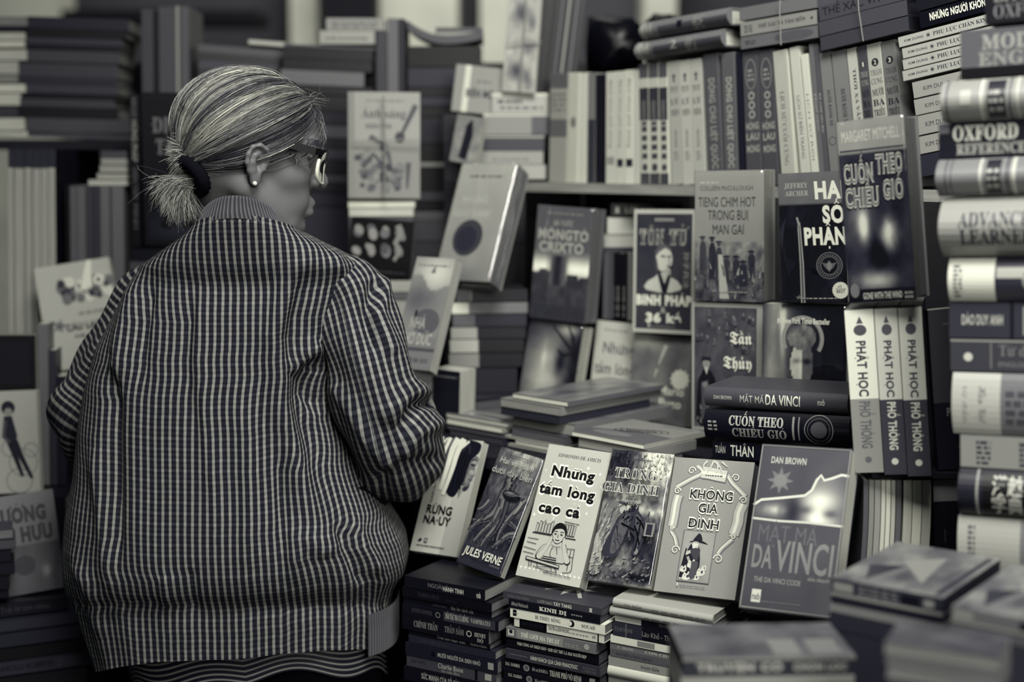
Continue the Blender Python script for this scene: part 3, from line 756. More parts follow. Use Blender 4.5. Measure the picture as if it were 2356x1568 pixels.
# collar, rib at the waist, zip
def band(name, tab, nr, ns, ribs, amp, g0, g1, parent, e=2.2, grow=0):
    R, uv = torso(tab, nr, ns, False, e, grow, .026); th = np.linspace(0, 2*np.pi, ns, endpoint=False)-np.pi/2
    k = np.sin(ribs*th); R[..., 0] += amp*k*np.cos(th); R[..., 1] += amp*k*np.sin(th)
    V, F = loft(list(R)); c = np.array([tone(g0+(g1-g0)*(.5+.5*x)) for x in k]); C = np.tile(c, (nr, 1))
    return pmk(name, V, F, C, [M_RIB], parent=parent)
band('collar', [(446, 474, 652, .080, 2.112), (450, 468, 656, .082, 2.113), (466, 460, 664, .085, 2.116), (484, 450, 676, .089, 2.119), (496, 444, 686, .091, 2.121)], 26, 720, 86, .0009, .24, .42, JK)
def hem():
    th = np.linspace(-.62, .10, 160); rows = smooth_tab([(1366, .160), (1400, .154), (1462, .150)], 20); rings = []
    for y, hd in rows:
        a, b = P(182, y, 2.19), P(916, y, 2.19); c, s = np.cos(th), np.sin(th)
        k = .0009*np.sin(th*190)
        rings.append(np.stack([(a.x+b.x)/2+((b.x-a.x)/2+k)*np.sign(c)*np.abs(c)**.8, 2.19+(hd+k)*np.sign(s)*np.abs(s)**.8, np.full(160, a.z)], 1))
    V, F = loft(rings, False); C = np.tile(np.array([tone(.34+.06*math.sin(x*190)) for x in th]), (20, 1))
    pmk('waist_rib', V, F, C, [M_RIB], parent=JK)
hem()
# striped shirt tail below the jacket and dark trousers
R, uv = torso([(1480, 290, 880, .128, 2.19), (1540, 305, 886, .129, 2.19), (1592, 318, 892, .130, 2.19)], 40, 200, False, 2.4)
qs = np.linspace(0, 1, 200)
R[..., 2] += (.010*np.sin(qs*40)+.006*np.sin(qs*17))[None, :]*np.linspace(.3, 1, 40)[:, None]
V, F = loft(list(R)); C = np.array([[tone(.5 if math.sin(j*2*math.pi/4.0) > .1 else .12)]*200 for j in range(40)]).reshape(-1, 4)
pmk('shirt_tail', V, F, C, [M_INK])
tv, tf = [], []; o_ = 0
for sgn in (-1, 1):
    R, uv = tube([(pelvis.x+sgn*.075, 2.2, .95), (pelvis.x+sgn*.088, 2.205, .78), (pelvis.x+sgn*.09, 2.19, .45), (pelvis.x+sgn*.09, 2.22, .09)], [.125, .118, .085, .075], 40, 60, lump=.002, seed=9)
    v, f = loft(list(R)); tv.append(v); tf += [tuple(i+o_ for i in q) for q in f]; o_ += len(v)
pmk('trousers', np.concatenate(tv), tf, [], [M_DARKCLOTH])
# ---- hair
rn = np.random.RandomState(11)
HCc, HRr = np.array((.001, 0, .041)), np.array((.108, .082, .0865))
TIE = np.array((-.094, .022, -.026))
def to_w(L): return np.array(HO)+L @ HB
SV, SF, SC_ = [], [], []
def strand(Lp, r0, g):
    Wp = to_w(Lp); n = len(Wp); t = np.gradient(Wp, axis=0); t /= np.linalg.norm(t, axis=1)[:, None]+1e-9
    a = np.cross(t, np.array((.3, .2, .93))); a /= np.linalg.norm(a, axis=1)[:, None]+1e-9; b = np.cross(t, a)
    w = r0*np.minimum(1, np.minimum(np.linspace(.4, 6, n), np.linspace(8, .35, n)))[:, None]; base = sum(len(x) for x in SV)
    ring = np.stack([Wp+a*w, Wp-a*w*.5+b*w*.87, Wp-a*w*.5-b*w*.87], 1).reshape(-1, 3); SV.append(ring); c = tone(g); SC_.extend([c]*(3*n))
    for j in range(n-1):
        for k in range(3): SF.append((base+3*j+k, base+3*j+(k+1) % 3, base+3*j+3+(k+1) % 3, base+3*j+3+k))
def on_skull(d, lift): return HCc+d*(HRr+lift)
tdir = (TIE-HCc)/HRr; tdir /= np.linalg.norm(tdir)
clump = {}
cnt = 0
while cnt < 5200:
    d = rn.normal(size=3); d /= np.linalg.norm(d); p = on_skull(d, 0)
    if p[0] > .098-.32*max(0, .108-p[2]) and p[2] < .118: continue      # face
    if p[2] < .030 and p[0] > .004+1.3*max(0, p[2]-.002): continue            # round the ear
    if p[2] < -.036 or (p[2] < .004 and p[0] > -.012): continue                  # nape
    cnt += 1
    dd = d-tdir*d.dot(tdir); ang = math.atan2(dd @ np.cross(tdir, (0, 0, 1.)), dd[2]); cid = int((ang+math.pi)*17+rn.rand()*.35)
    if cid not in clump: clump[cid] = (rn.normal()*.0022, rn.uniform(.30, .68))
    off, cg = clump[cid]; om = math.acos(np.clip(d @ tdir, -1, 1)); n = 12
    L = []
    lift = off+rn.uniform(-.002, .004); wob = rn.normal(size=3)*.03
    for s in np.linspace(0, 1, n):
        q = (math.sin((1-s)*om)*d+math.sin(s*om)*tdir)/max(1e-4, math.sin(om))+wob*math.sin(math.pi*s); q /= np.linalg.norm(q)
        L.append(on_skull(q, lift*min(1, 4*s+.3)+.004*math.sin(math.pi*s)))
    L = np.array(L); e = TIE+rn.normal(size=3)*(.004, .007, .007); k = np.linspace(0, 1, n)[:, None]**5
    L = L*(1-k)+e*k
    front = max(0, p[0])/.1
    strand(L, rn.uniform(.00028, .0006), float(np.clip(cg-.12*front+rn.normal()*.10, .1, .95)))
def px_local(x, y, rr):                                  # a point of the head's own frame seen at a pixel, at sideways offset rr
    n = hr; q = hit(x, y, HO+hr*rr, n) - HO
    return np.array((q.dot(hf), q.dot(hr), q.dot(hu)))
def fan(n, a, spread_a, mids, ends, jit, g, r=(.00022, .00045)):
    for i in range(n):
        p0 = np.array(a)+rn.normal(size=3)*spread_a; k = rn.rand()*(len(ends)-1); j = int(k); f = k-j
        e = ends[j]*(1-f)+ends[min(j+1, len(ends)-1)]*f+rn.normal(size=3)*jit; km = k*(len(mids)-1)/max(1, len(ends)-1); jm = min(int(km), len(mids)-1); m = mids[jm]+rn.normal(size=3)*jit*.6
        s = np.linspace(0, 1, 9)[:, None]; strand((1-s)**2*p0+2*s*(1-s)*m+s*s*e, rn.uniform(*r), float(np.clip(g+rn.normal()*.14, .12, .95)))
X = lambda x, y, r_=.03: px_local(x, y, r_)
fan(460, X(452, 412), .004, [X(395, 400), X(410, 420), X(425, 430), X(440, 450)], [X(352, 420), X(368, 470), X(405, 515), X(440, 500), X(462, 490)], .006, .52)
fan(420, X(475, 375, .035), .006, [X(455, 345, .04), X(430, 345, .04), X(420, 370, .04)], [X(408, 305, .03), X(392, 345, .03), X(398, 378, .03), X(412, 395, .03)], .006, .54)
fan(160, X(425, 320, .03), .006, [X(450, 335, .045)], [X(492, 372, .05)], .005, .62)
fan(26, X(706, 236, .0), .012, [X(722, 228, .0), X(732, 250, 0)], [X(728, 206, 0), X(742, 232, 0), X(738, 272, 0)], .008, .45, (.00016, .00026))
fan(26, X(450, 420), .01, [X(360, 400), X(390, 460)], [X(345, 380), X(352, 440), X(395, 520), X(470, 525)], .014, .6, (.00018, .0003))
fan(40, X(668, 325, .066), .006, [X(680, 350, .07)], [X(668, 372, .072), X(690, 356, .07)], .006, .4, (.0002, .0003))
u_, v_ = np.mgrid[0:37, 0:25]; uu = u_/36*2*np.pi; vv = v_/24*np.pi; base = sum(len(x) for x in SV)
Dm = np.stack([np.cos(uu)*np.sin(vv), np.sin(uu)*np.sin(vv), np.cos(vv)], 2).reshape(-1, 3); capL = HCc+Dm*(HRr-.0035)
keep = ~(((capL[:, 0] > .094-.32*np.maximum(0, .108-capL[:, 2])) & (capL[:, 2] < .118)) | ((capL[:, 2] < .030) & (capL[:, 0] > .002+1.3*np.maximum(0, capL[:, 2]-.002))) | (capL[:, 2] < -.044))
SV.append(to_w(capL)); SC_.extend([tone(.17)]*len(capL))
for i in range(36):
    for j in range(24):
        q = (i*25+j, i*25+j+1, (i+1)*25+j+1, (i+1)*25+j)
        if all(keep[k] for k in q): SF.append(tuple(base+k for k in q))
pmk('hair', np.concatenate(SV), SF, SC_, [M_HAIR], smooth=True)
# hair tie: a thick black band round the tail
tc_ = X(440, 405, .028); ax = X(402, 436, .046)-X(470, 392, .020); ax /= np.linalg.norm(ax); b1 = np.cross(ax, (0, 1., 0)); b1 /= np.linalg.norm(b1); b2 = np.cross(ax, b1)
R = []
for i in range(48):
    t = 2*np.pi*i/48; c = tc_+ (b1*math.cos(t)*.024+b2*math.sin(t)*.024); ra = b1*math.cos(t)+b2*math.sin(t)
    R.append([c+(ra*math.cos(q)+ax*math.sin(q))*(.0105+.0012*math.sin(t*22)) for q in np.linspace(0, 2*np.pi, 14, endpoint=False)])
R = to_w(np.array(R).reshape(-1, 3)).reshape(48, 14, 3); V, F = loft(list(R)+[R[0]]); pmk('hair_tie', V, F, [], [M_DARKCLOTH])
# glasses
def hbox(p, q, hw, hh, name, m, parent):
    """a bar from p to q in the head's frame"""
    p, q = np.array(p), np.array(q); d = q-p; d /= np.linalg.norm(d); s = np.cross(d, (0, 0, 1.)); s /= np.linalg.norm(s); u = np.cross(s, d); V = []
    for e in (p, q):
        for a, b in ((-1, -1), (1, -1), (1, 1), (-1, 1)): V.append(e+s*a*hw+u*b*hh)
    return pmk(name, to_w(np.array(V)), [(0, 1, 2, 3), (7, 6, 5, 4), (0, 4, 5, 1), (1, 5, 6, 2), (2, 6, 7, 3), (3, 7, 4, 0)], [], [m], smooth=False, parent=parent)
rimb = []; RT = {}
def rim(s):
    o = []
    for i in range(40):
        t = 2*np.pi*i/40; r_ = .036+.029*np.sign(math.cos(t))*abs(math.cos(t))**.75; u = .004+.024*np.sign(math.sin(t))*abs(math.sin(t))**.75
        o.append((.116-.35*max(0, r_-.03)**1.25*3-.06*(u-.03)*-1*.5, s*r_, u))
    return np.array(o)
GL = None
for s in (1, -1):
    L = rim(s); ring = []
    for i in range(40):
        t = L[(i+1) % 40]-L[i-1]; t /= np.linalg.norm(t); a = np.array((1., 0, 0)); a = a-t*(a @ t); a /= np.linalg.norm(a); b = np.cross(t, a)
        ring.append([L[i]+a*math.cos(q)*.0028+b*math.sin(q)*.0020 for q in np.linspace(0, 2*np.pi, 8, endpoint=False)])
    Rg = to_w(np.array(ring).reshape(-1, 3)).reshape(40, 8, 3); V, F = loft(list(Rg)+[Rg[0]])
    mi = [0 if L[min(39, f//8)][2] > .012 else 1 for f in range(len(F))]
    o = pmk('eyeglasses' if s == 1 else 'rim', V, F, [], [M_BLACK, M_CLEAR], mi=mi, parent=GL)
    if GL is None: GL = o
    c = L.mean(0); V = to_w(np.concatenate([[c+(.002, 0, 0)], L])); pmk('lens', V, [(0, 1+i, 1+(i+1) % 40) for i in range(40)], [], [M_LENS], parent=GL)
    hbox((-.006, s*.079, .033), (.092, s*.0765, .024), .0014, .0054, 'temple_arm', M_BLACK, GL); hbox((.090, s*.0765, .024), (.102, s*.063, .024), .0022, .0045, 'hinge', M_BLACK, GL)
hbox((.118, -.009, .012), (.118, .009, .012), .002, .0022, 'bridge', M_BLACK, GL)
# ear stud
for s in (1, -1):
    c = np.array(HL(.0125, s*.0825, -.0345)); n = 10
    v = [c+np.array((math.sin(a)*math.cos(b), math.sin(a)*math.sin(b), math.cos(a)))*.0033 for a in np.linspace(0, np.pi, 7) for b in np.linspace(0, 2*np.pi, n, endpoint=False)]
    pmk('ear_stud', np.array(v), [(i*n+j, i*n+(j+1) % n, (i+1)*n+(j+1) % n, (i+1)*n+j) for i in range(6) for j in range(n)], [], [M_CLEAR], smooth=False)
# ------------------------------------------------------------------ cover pictures
def art_forest(s):                      # white trunks, bowed dark head, big lettering
    def f(u, v):
        g = .62+.05*fbm(u*6, v*9, 3)
        top = .24+.16*fbm(u*7, v*14, 5)-.10*(1-v); e = .585+.04*math.sin(u*9)+.03*fbm(u*30, v*30, 2)
        k = 1/(1+math.exp(-(v-e)/.012)) if u < .62 else 0
        if u >= .62: g = .56+.1*v
        return g*(1-k)+top*k
    s.grid(f, 44, 64)
    hair = [(.44, .99), (.58, 1), (.80, .995), (.97, .97), (.97, .90), (.86, .84), (.80, .76), (.79, .66), (.74, .58), (.66, .50), (.56, .50), (.46, .55), (.40, .64), (.40, .78), (.38, .9)]
    s.shape([(.76, .86), (.86, .875), (.985, .85), (.985, .80), (.955, .765), (.985, .705), (.955, .672), (.96, .655), (.92, .63), (.93, .612), (.86, .585), (.80, .60), (.72, .62), (.70, .76)], .40)
    s.shape([(.88, .83), (.97, .83), (.965, .79), (.93, .775), (.88, .79)], .54); s.shape([(.86, .74), (.95, .74), (.97, .71), (.92, .70), (.86, .71)], .56); s.shape([(.82, .70), (.9, .69), (.88, .64), (.8, .63)], .48)
    s.shape([(.84, .79), (.93, .795), (.95, .783), (.9, .776)], .10); s.curve([(.86, .825), (.93, .832), (.97, .82)], .0026, .12, .001); s.curve([(.93, .655), (.86, .66)], .0018, .12, .0008); s.shape([(.88, .60), (.93, .615), (.90, .57), (.82, .55), (.8, .585)], .2)
    s.shape([(a-.02, b) if a < .6 else (a, b) for a, b in hair], .115); s.shape([(.60, .97), (.74, .96), (.80, .88), (.72, .86), (.62, .9)], .17)
    for i in range(34):
        x = .42+.012*i; y = .60-.035*math.sin(i*.5); s.curve([(x+.02, y+.30), (x-.02+.02*math.sin(i), y+.12), (x+.01*math.sin(i*2.1), y-.045-.04*abs(math.sin(i*1.7)))], .0014, .06+.10*(i % 3 == 0), .0003)
    for pts, w in (([(.10, 1), (.14, .93), (.10, .80), (.055, .60)], .008), ([(.30, 1), (.24, .88), (.19, .70), (.16, .56)], .007), ([(.13, .92), (.24, .995)], .004),
                   ([(.47, 1), (.40, .90), (.38, .74), (.34, .54)], .012), ([(.41, .92), (.55, .995)], .006), ([(.60, 1), (.52, .88), (.49, .72), (.42, .50)], .011), ([(.53, .90), (.72, .985)], .006), ([(.56, .94), (.64, .99)], .004)):
        s.curve(pts, w, .76, w*.6)
    s.text('HARUKI MURAKAMI', .185, .425, .235, .86, .16, 'sans', rot=90)
    s.text('RỪNG', .16, .335, .70, .405, .05, 'bold', fat=.012); s.text('NA·UY', .145, .245, .72, .315, .05, 'bold', fat=.012)
    s.shape([(.13, .09), (.18, .115), (.21, .10), (.17, .085)], .12); s.rect(.26, .08, .33, .12, .3); s.rect(.275, .09, .315, .11, .6); s.dummy(.12, .05, .72, .066, .22, 12)
def art_roots(s):                       # underwater roots and a small submersible
    def f(u, v):
        g = .16+.14*fbm(u*5, v*7, 1)+.12*max(0, v-.45)
        g += .34*blob(u, v, .55, .97, .36, .14)+.10*blob(u, v, .9, .8, .3, .3)+.12*blob(u, v, .45, .6, .2, .2)-.1*blob(u, v, .75, .3, .3, .12)
        k = fbm(u*16, v*20, 9); g *= .55+.9*k
        if v < .17: g = .20
        return max(.05, g)
    s.grid(f, 50, 76)
    rt = [((.47, .80), (.45, .62), (.40, .46), (.24, .385), (.0, .36)), ((.50, .74), (.52, .56), (.60, .47), (.80, .43), (1, .40)), ((.46, .66), (.42, .50), (.30, .41), (.12, .36), (.0, .27)), ((.5, .60), (.54, .44), (.50, .33), (.42, .25), (.38, .18)),
          ((.95, .64), (.80, .52), (.70, .42), (.66, .30), (.72, .2)), ((1, .36), (.84, .33), (.72, .26), (.62, .2)), ((.2, .55), (.12, .48), (.02, .45)), ((.48, .52), (.44, .4), (.30, .30), (.2, .20))]
    for i, r in enumerate(rt):
        w = .017 if i < 4 else .011; s.curve(r, w*1.25, .12, .006); s.curve(r, w, .30+.03*(i % 3), .004); s.curve([(a-.018, b+.006) for a, b in r], w*.42, .46, .0014); s.curve([(a+.02, b-.004) for a, b in r], w*.2, .16, .0008)
    for i in range(90):
        a, b = _h(i, 1, 4), .19+.24*_h(i, 2, 4); s.curve([(a, b), (a+.03*(_h(i, 3, 4)-.5), b+.02*_h(i, 4, 4)), (a+.07*(_h(i, 6, 4)-.5), b+.05*_h(i, 4, 4))], .0018, .06+.36*_h(i, 5, 4), .0004)
    s.shape([(.42, .645), (.50, .675), (.66, .68), (.80, .655), (.84, .63), (.70, .600), (.54, .602)], .09); s.shape([(.44, .645), (.52, .668), (.66, .672), (.76, .655), (.68, .635), (.54, .63)], .30); s.shape([(.48, .655), (.56, .665), (.66, .662), (.60, .648)], .46); s.curve([(.42, .65), (.46, .70), (.58, .70)], .0012, .4); s.curve([(.56, .69), (.57, .75)], .0015, .12); s.curve([(.66, .65), (.93, .66)], .001, .42)
    s.shape([(.86, .62), (.92, .60), (.88, .54), (.82, .5), (.85, .57)], .5)
    s.text('Hai vạn dặm', .12, .875, .88, .925, .66, 'sans'); s.text('dưới đáy biển', .02, .785, .93, .84, .64, 'sans'); s.dummy(.3, .95, .7, .965, .3, 6)
    s.text('JULES VERNE', .08, .085, .93, .15, .76, 'bold', slant=.5); s.dummy(.3, .055, .72, .068, .10, 10); s.text('CLASSIC BOOK', .72, .055, .95, .07, .45)
def art_reader(s):                      # pale cover, outlined fat lettering, line drawing of a child at a desk
    s.grid(lambda u, v: .66+.03*fbm(u*3, v*4, 6), 6, 8)
    s.text('EDMONDO DE AMICIS', .19, .915, .86, .942, .18, 'serif', slant=.3)
    for t, u0, u1, v0 in (('Những', .15, .83, .77), ('tấm lòng', .02, .90, .63), ('cao cả', .09, .74, .49)):
        s.text(t, u0-.010, v0-.006, u1+.010, v0+.081, .90, 'black', fat=.055); s.text(t, u0, v0, u1, v0+.075, .05, 'black', fat=.016)
    for x, y, r in ((.70, .86, .035), (.90, .83, .03), (.06, .80, .02), (.95, .74, .018), (.84, .53, .028), (.05, .46, .035), (.36, .455, .025), (.72, .43, .035), (.62, .585, .018), (.02, .42, .012)): s.star(x, y, r, 4, .92, .22)
    for i in range(5): s.star(.055+.068*i, .066, .03, 4, .92, .25); s.star(.69+.068*i, .066, .03, 4, .92, .25)
    K = .10
    L = lambda *p, w=.0009: s.curve(p, w, K)
    for i in range(6): x = .13+.045*i; s.poly([(x, .335), (x+.04, .335), (x+.04, .40+.02*(i % 3)), (x, .41+.015*(i % 2))], K); s.poly([(x+.006, .339), (x+.034, .339), (x+.034, .395+.02*(i % 3)), (x+.006, .403+.015*(i % 2))], .64)
    for i in range(5): x = .55+.04*i; s.poly([(x, .345), (x+.035, .345), (x+.035, .43), (x, .43)], K); s.poly([(x+.006, .35), (x+.029, .35), (x+.029, .425), (x+.006, .425)], .64)
    L((.10, .33), (.78, .33), w=.0014); L((.55, .445), (.78, .44)); L((.05, .285), (.22, .285)); L((.05, .255), (.2, .25)); L((.02, .215), (.22, .205)); L((.03, .18), (.2, .175))
    L((.80, .26), (.81, .18), (.82, .10), (.70, .08)); L((.60, .25), (.80, .26)); L((.62, .2), (.8, .2)); L((.76, .1), (.75, .25))
    body = [(.26, .15), (.235, .18), (.30, .245), (.39, .272), (.43, .296), (.50, .285), (.60, .296), (.68, .262), (.715, .20), (.70, .15), (.60, .14), (.4, .145)]
    s.shape(body, K); s.shape([(a+(.49-a)*.035, b+(.21-b)*.035) for a, b in body], .66)
    s.shape([(.415, .36), (.40, .34), (.415, .315), (.46, .285), (.51, .272), (.56, .285), (.605, .315), (.62, .34), (.605, .37), (.56, .40), (.51, .405), (.45, .395)], K); s.shape([(.425, .358), (.412, .34), (.425, .318), (.465, .290), (.51, .279), (.555, .290), (.595, .318), (.608, .34), (.595, .366), (.555, .392), (.51, .397), (.455, .388)], .68)
    s.shape([(.40, .355), (.41, .395), (.46, .425), (.53, .43), (.60, .405), (.625, .36), (.61, .35), (.59, .375), (.54, .388), (.47, .382), (.43, .37), (.42, .345)], .05)
    for x in (.46, .555): s.ell(x, .345, .020, .008, K, 12); s.curve([(x-.03, .360), (x, .366), (x+.03, .361)], .0012, K); s.ell(x+.004, .347, .006, .003, .7, 8)
    L((.51, .345), (.50, .327), (.515, .322)); s.curve([(.475, .305), (.51, .300), (.54, .306)], .0014, K)
    for sg, hx in ((1, .40), (-1, .625)):
        arm = [(hx-.16*sg, .165), (hx-.06*sg, .24), (hx-.005*sg, .30), (hx+.01*sg, .335), (hx+.035*sg, .325), (hx+.035*sg, .29), (hx+.0*sg, .235), (hx-.09*sg, .145)]; s.shape(arm, K); s.shape([(a+(hx-.03*sg-a)*.10, b+(.24-b)*.05) for a, b in arm], .68)
    s.shape([(.44, .262), (.52, .25), (.60, .265), (.56, .24), (.46, .24)], .66); L((.44, .262), (.5, .25), (.58, .258)); L((.47, .25), (.45, .2), (.48, .17)); L((.53, .25), (.56, .2))
    s.poly([(.10, .125), (.64, .100), (.64, .125), (.10, .152)], K); s.poly([(.112, .131), (.63, .107), (.63, .12), (.112, .146)], .66)
    for i in range(5): s.rect(.32+.008*i, .136+.008*i, .58-.004*i, .142+.008*i, .10 if i % 2 == 0 else .6)
    L((.16, .13), (.17, .10), (.19, .08)); L((.20, .13), (.21, .085)); L((.56, .11), (.60, .09), (.62, .07)); L((.24, .09), (.4, .075), (.62, .07)); L((.3, .12), (.32, .09), (.5, .1), (.54, .08))
    s.text('vh', .42, .052, .50, .078, .2, 'sans'); s.text('Nhà xuất bản văn học', .51, .052, .85, .066, .2, 'serif')
def art_horse(s):                       # painted rider and horse under pale outlined serif letters
    def f(u, v):
        g = .28+.34*fbm(u*6, v*9, 21)
        g += .50*blob(u, v, .80, .93, .28, .16)-.30*blob(u, v, .16, .9, .26, .15)+.42*blob(u, v, .46, .63, .14, .10)+.32*blob(u, v, .85, .55, .3, .035)
        g -= .20*blob(u, v, .62, .38, .30, .16)+.34*blob(u, v, .72, .06, .34, .035)+.26*blob(u, v, .9, .2, .2, .14)
        return max(.04, min(.88, g*(.55+.9*fbm(u*22, v*26, 23))))
    s.grid(f, 56, 80)
    def strokes(n, seed, box, g0, g1, w, l=.05, dirn=(0, 1)):
        for i in range(n):
            a = box[0]+(box[2]-box[0])*_h(i, 1, seed); b = box[1]+(box[3]-box[1])*_h(i, 2, seed); j = l*(.4+_h(i, 3, seed)); d = (dirn[0]+.7*(_h(i, 6, seed)-.5), dirn[1]+.7*(_h(i, 7, seed)-.5))
            cl = lambda p: (min(.985, max(.015, p[0])), min(.985, max(.012, p[1])))
            s.curve([cl((a, b)), cl((a+d[0]*j*.5, b+d[1]*j*.3)), cl((a+d[0]*j, b+d[1]*j*.7))], w*.55*(.5+_h(i, 4, seed)), g0+(g1-g0)*_h(i, 5, seed), w*.2)
    strokes(60, 301, (.0, .80, .42, 1), .05, .32, .004, .06); strokes(50, 302, (.5, .8, 1, .98), .5, .85, .005, .06)
    s.shape([(.36, .66), (.55, .67), (.62, .63), (.6, .60), (.34, .6)], .6); s.rect(.42, .61, .55, .655, .52)
    s.shape([(.10, .47), (.13, .56), (.24, .605), (.36, .60), (.425, .555), (.42, .525), (.37, .50), (.345, .455), (.28, .40), (.24, .30), (.16, .22), (.06, .20), (.02, .30), (.05, .40)], .46)
    strokes(46, 303, (.04, .36, .34, .60), .22, .72, .0032, .10, (-.5, -1)); s.shape([(.30, .58), (.40, .575), (.425, .55), (.40, .515), (.34, .52)], .62); s.shape([(.28, .6), (.38, .603), (.43, .57), (.36, .585)], .3)
    s.shape([(.02, .34), (.10, .30), (.16, .2), (.20, .08), (.10, .04), (.02, .08)], .58); strokes(30, 304, (.02, .04, .2, .32), .4, .75, .003, .07)
    s.shape([(.36, .50), (.47, .53), (.53, .56), (.555, .60), (.58, .56), (.62, .585), (.63, .545), (.70, .51), (.77, .46), (.80, .39), (.78, .30), (.74, .23), (.68, .21), (.635, .25), (.65, .33), (.60, .37), (.52, .38), (.48, .30), (.40, .20), (.28, .16), (.20, .18), (.18, .26), (.26, .38), (.31, .46)], .22)
    s.shape([(.38, .49), (.50, .515), (.54, .47), (.50, .40), (.46, .30), (.38, .22), (.30, .22), (.30, .36)], .34); s.shape([(.60, .52), (.69, .49), (.75, .42), (.745, .34), (.70, .26), (.675, .30), (.69, .38), (.63, .43)], .32); s.shape([(.70, .27), (.74, .25), (.72, .225), (.68, .23)], .48)
    strokes(26, 305, (.32, .22, .5, .5), .12, .4, .0024, .07, (.3, -1)); s.ell(.655, .455, .018, .008, .04, 10); strokes(22, 306, (.40, .48, .60, .60), .05, .18, .004, .07, (-.7, -.6))
    for p in (((.62, .50), (.72, .455), (.79, .40)), ((.61, .435), (.68, .38), (.74, .30)), ((.70, .48), (.70, .36), (.69, .25)), ((.40, .44), (.52, .42), (.63, .40))): s.curve(p, .002, .06)
    strokes(120, 307, (.0, .0, 1, .18), .06, .55, .004, .07, (.6, .3)); strokes(20, 308, (.55, .3, 1, .5), .1, .4, .004, .06)
    s.rect(.80, .36, .95, .46, .5); s.rect(.83, .37, .92, .45, .2)
    s.dummy(.45, .915, .72, .932, .25, 5)
    for t, u0, u1, v0, h in (('TRONG', .16, .84, .775, .075), ('GIA ĐÌNH', .01, .92, .665, .07)):
        s.text(t, u0, v0, u1, v0+h, .86, 'serif', fat=.028); s.text(t, u0, v0, u1, v0+h, .30, 'serif')
    s.dummy(.42, .615, .62, .628, .25, 4); s.dummy(.44, .59, .6, .603, .25, 3)
def art_scroll(s):                      # plain cover, curling ribbon frame, old traveller in a small panel
    s.grid(lambda u, v: .52+.03*fbm(u*4, v*5, 31), 6, 8)
    def rib(p, w, g=.64): s.curve([(a+.012, b-.006) for a, b in p], w+.001, .42); s.curve(p, w+.0014, .34); s.curve(p, w, g); s.curve([(a-.008, b) for a, b in p], w*.3, .78)
    def spiral(x, y, r, sg): s.curve([(x+sg*r*(1-t/14)*math.cos(t*.75), y+r*(1-t/14)*.6*math.sin(t*.75)) for t in range(13)], .0032, .34, .002); s.curve([(x+sg*r*(1-t/14)*math.cos(t*.75), y+r*(1-t/14)*.6*math.sin(t*.75)) for t in range(13)], .0022, .74, .0012)
    rib([(.30, .945), (.37, .915), (.36, .885), (.25, .845), (.14, .80), (.08, .775)], .006); rib([(.12, .715), (.105, .65), (.105, .56), (.10, .48)], .013); rib([(.09, .455), (.12, .43), (.16, .40), (.20, .34)], .005); rib([(.69, .895), (.76, .84), (.86, .79), (.95, .745)], .006)
    rib([(.93, .69), (.90, .62), (.90, .55), (.87, .46)], .015); rib([(.87, .43), (.80, .385), (.75, .35), (.70, .29)], .005); rib([(.37, .90), (.46, .897), (.56, .888), (.68, .88)], .017, .70)
    for x, y, r, sg in ((.24, .905, .05, 1), (.80, .875, .05, -1), (.10, .745, .045, 1), (.93, .715, .05, -1), (.19, .31, .055, 1), (.73, .275, .06, -1), (.11, .465, .03, 1), (.87, .445, .035, -1)): spiral(x, y, r, sg)
    for p in (((.50, .99), (.47, .94), (.44, .90)), ((.54, .985), (.56, .94), (.55, .90)), ((.50, .99), (.58, .95), (.63, .895)), ((.42, .985), (.38, .95), (.40, .91)), ((.60, .985), (.68, .95))): s.curve(p, .0035, .70, .0012)
    s.dummy(.42, .875, .64, .887, .35, 6)
    for t, u0, u1, v0 in (('KHÔNG', .27, .80, .70), ('GIA', .40, .64, .60), ('ĐÌNH', .30, .68, .485)):
        s.text(t, u0-.008, v0-.005, u1+.008, v0+.071, .84, 'bold', fat=.045); s.text(t, u0, v0, u1, v0+.066, .10, 'bold')
    s.rect(.265, .09, .665, .462, .40); s.rect(.275, .095, .655, .457, .56)
    s.grid(lambda u, v: .54-.16*blob(u, v, .34, .13, .2, .08)+.05*fbm(u*12, v*14, 7), 10, 14, (.285, .10, .645, .45))
    s.shape([(.30, .12), (.32, .25), (.36, .34), (.40, .375), (.46, .37), (.50, .31), (.52, .22), (.50, .13), (.4, .115)], .12); s.shape([(.40, .385), (.43, .425), (.465, .445), (.495, .425), (.505, .39)], .13); s.shape([(.35, .375), (.43, .392), (.52, .39), (.585, .368), (.48, .376)], .11); s.ell(.435, .365, .05, .020, .60, 14); s.shape([(.395, .36), (.435, .372), (.47, .36), (.455, .32), (.43, .295)], .74)
    s.curve([(.33, .29), (.40, .315), (.47, .35)], .005, .66, .003); s.curve([(.36, .27), (.40, .22), (.43, .16)], .004, .58, .002); s.shape([(.38, .32), (.5, .33), (.47, .24)], .25); s.curve([(.33, .33), (.31, .22), (.30, .12)], .002, .06)
    for x, y, r in ((.33, .18, .04), (.42, .22, .05), (.38, .13, .05), (.55, .17, .05), (.50, .13, .04), (.58, .20, .03), (.46, .19, .03)):
        s.shape([(x-r, y-r*.4), (x-r*.6, y+r*.5), (x, y+r*.3), (x+r*.5, y+r*.7), (x+r, y-r*.2), (x+r*.2, y-r*.6)], .74); s.shape([(x, y), (x+r*.5, y+r*.2), (x+r*.4, y-r*.3)], .2); s.ell(x-r*.4, y+r*.1, r*.12, r*.07, .08, 7)
    s.curve([(.44, .12), (.46, .18), (.46, .24)], .010, .3); s.dummy(.30, .105, .40, .12, .82, 4); s.dummy(.32, .055, .64, .066, .38, 9); s.rect(.28, .052, .295, .075, .75)
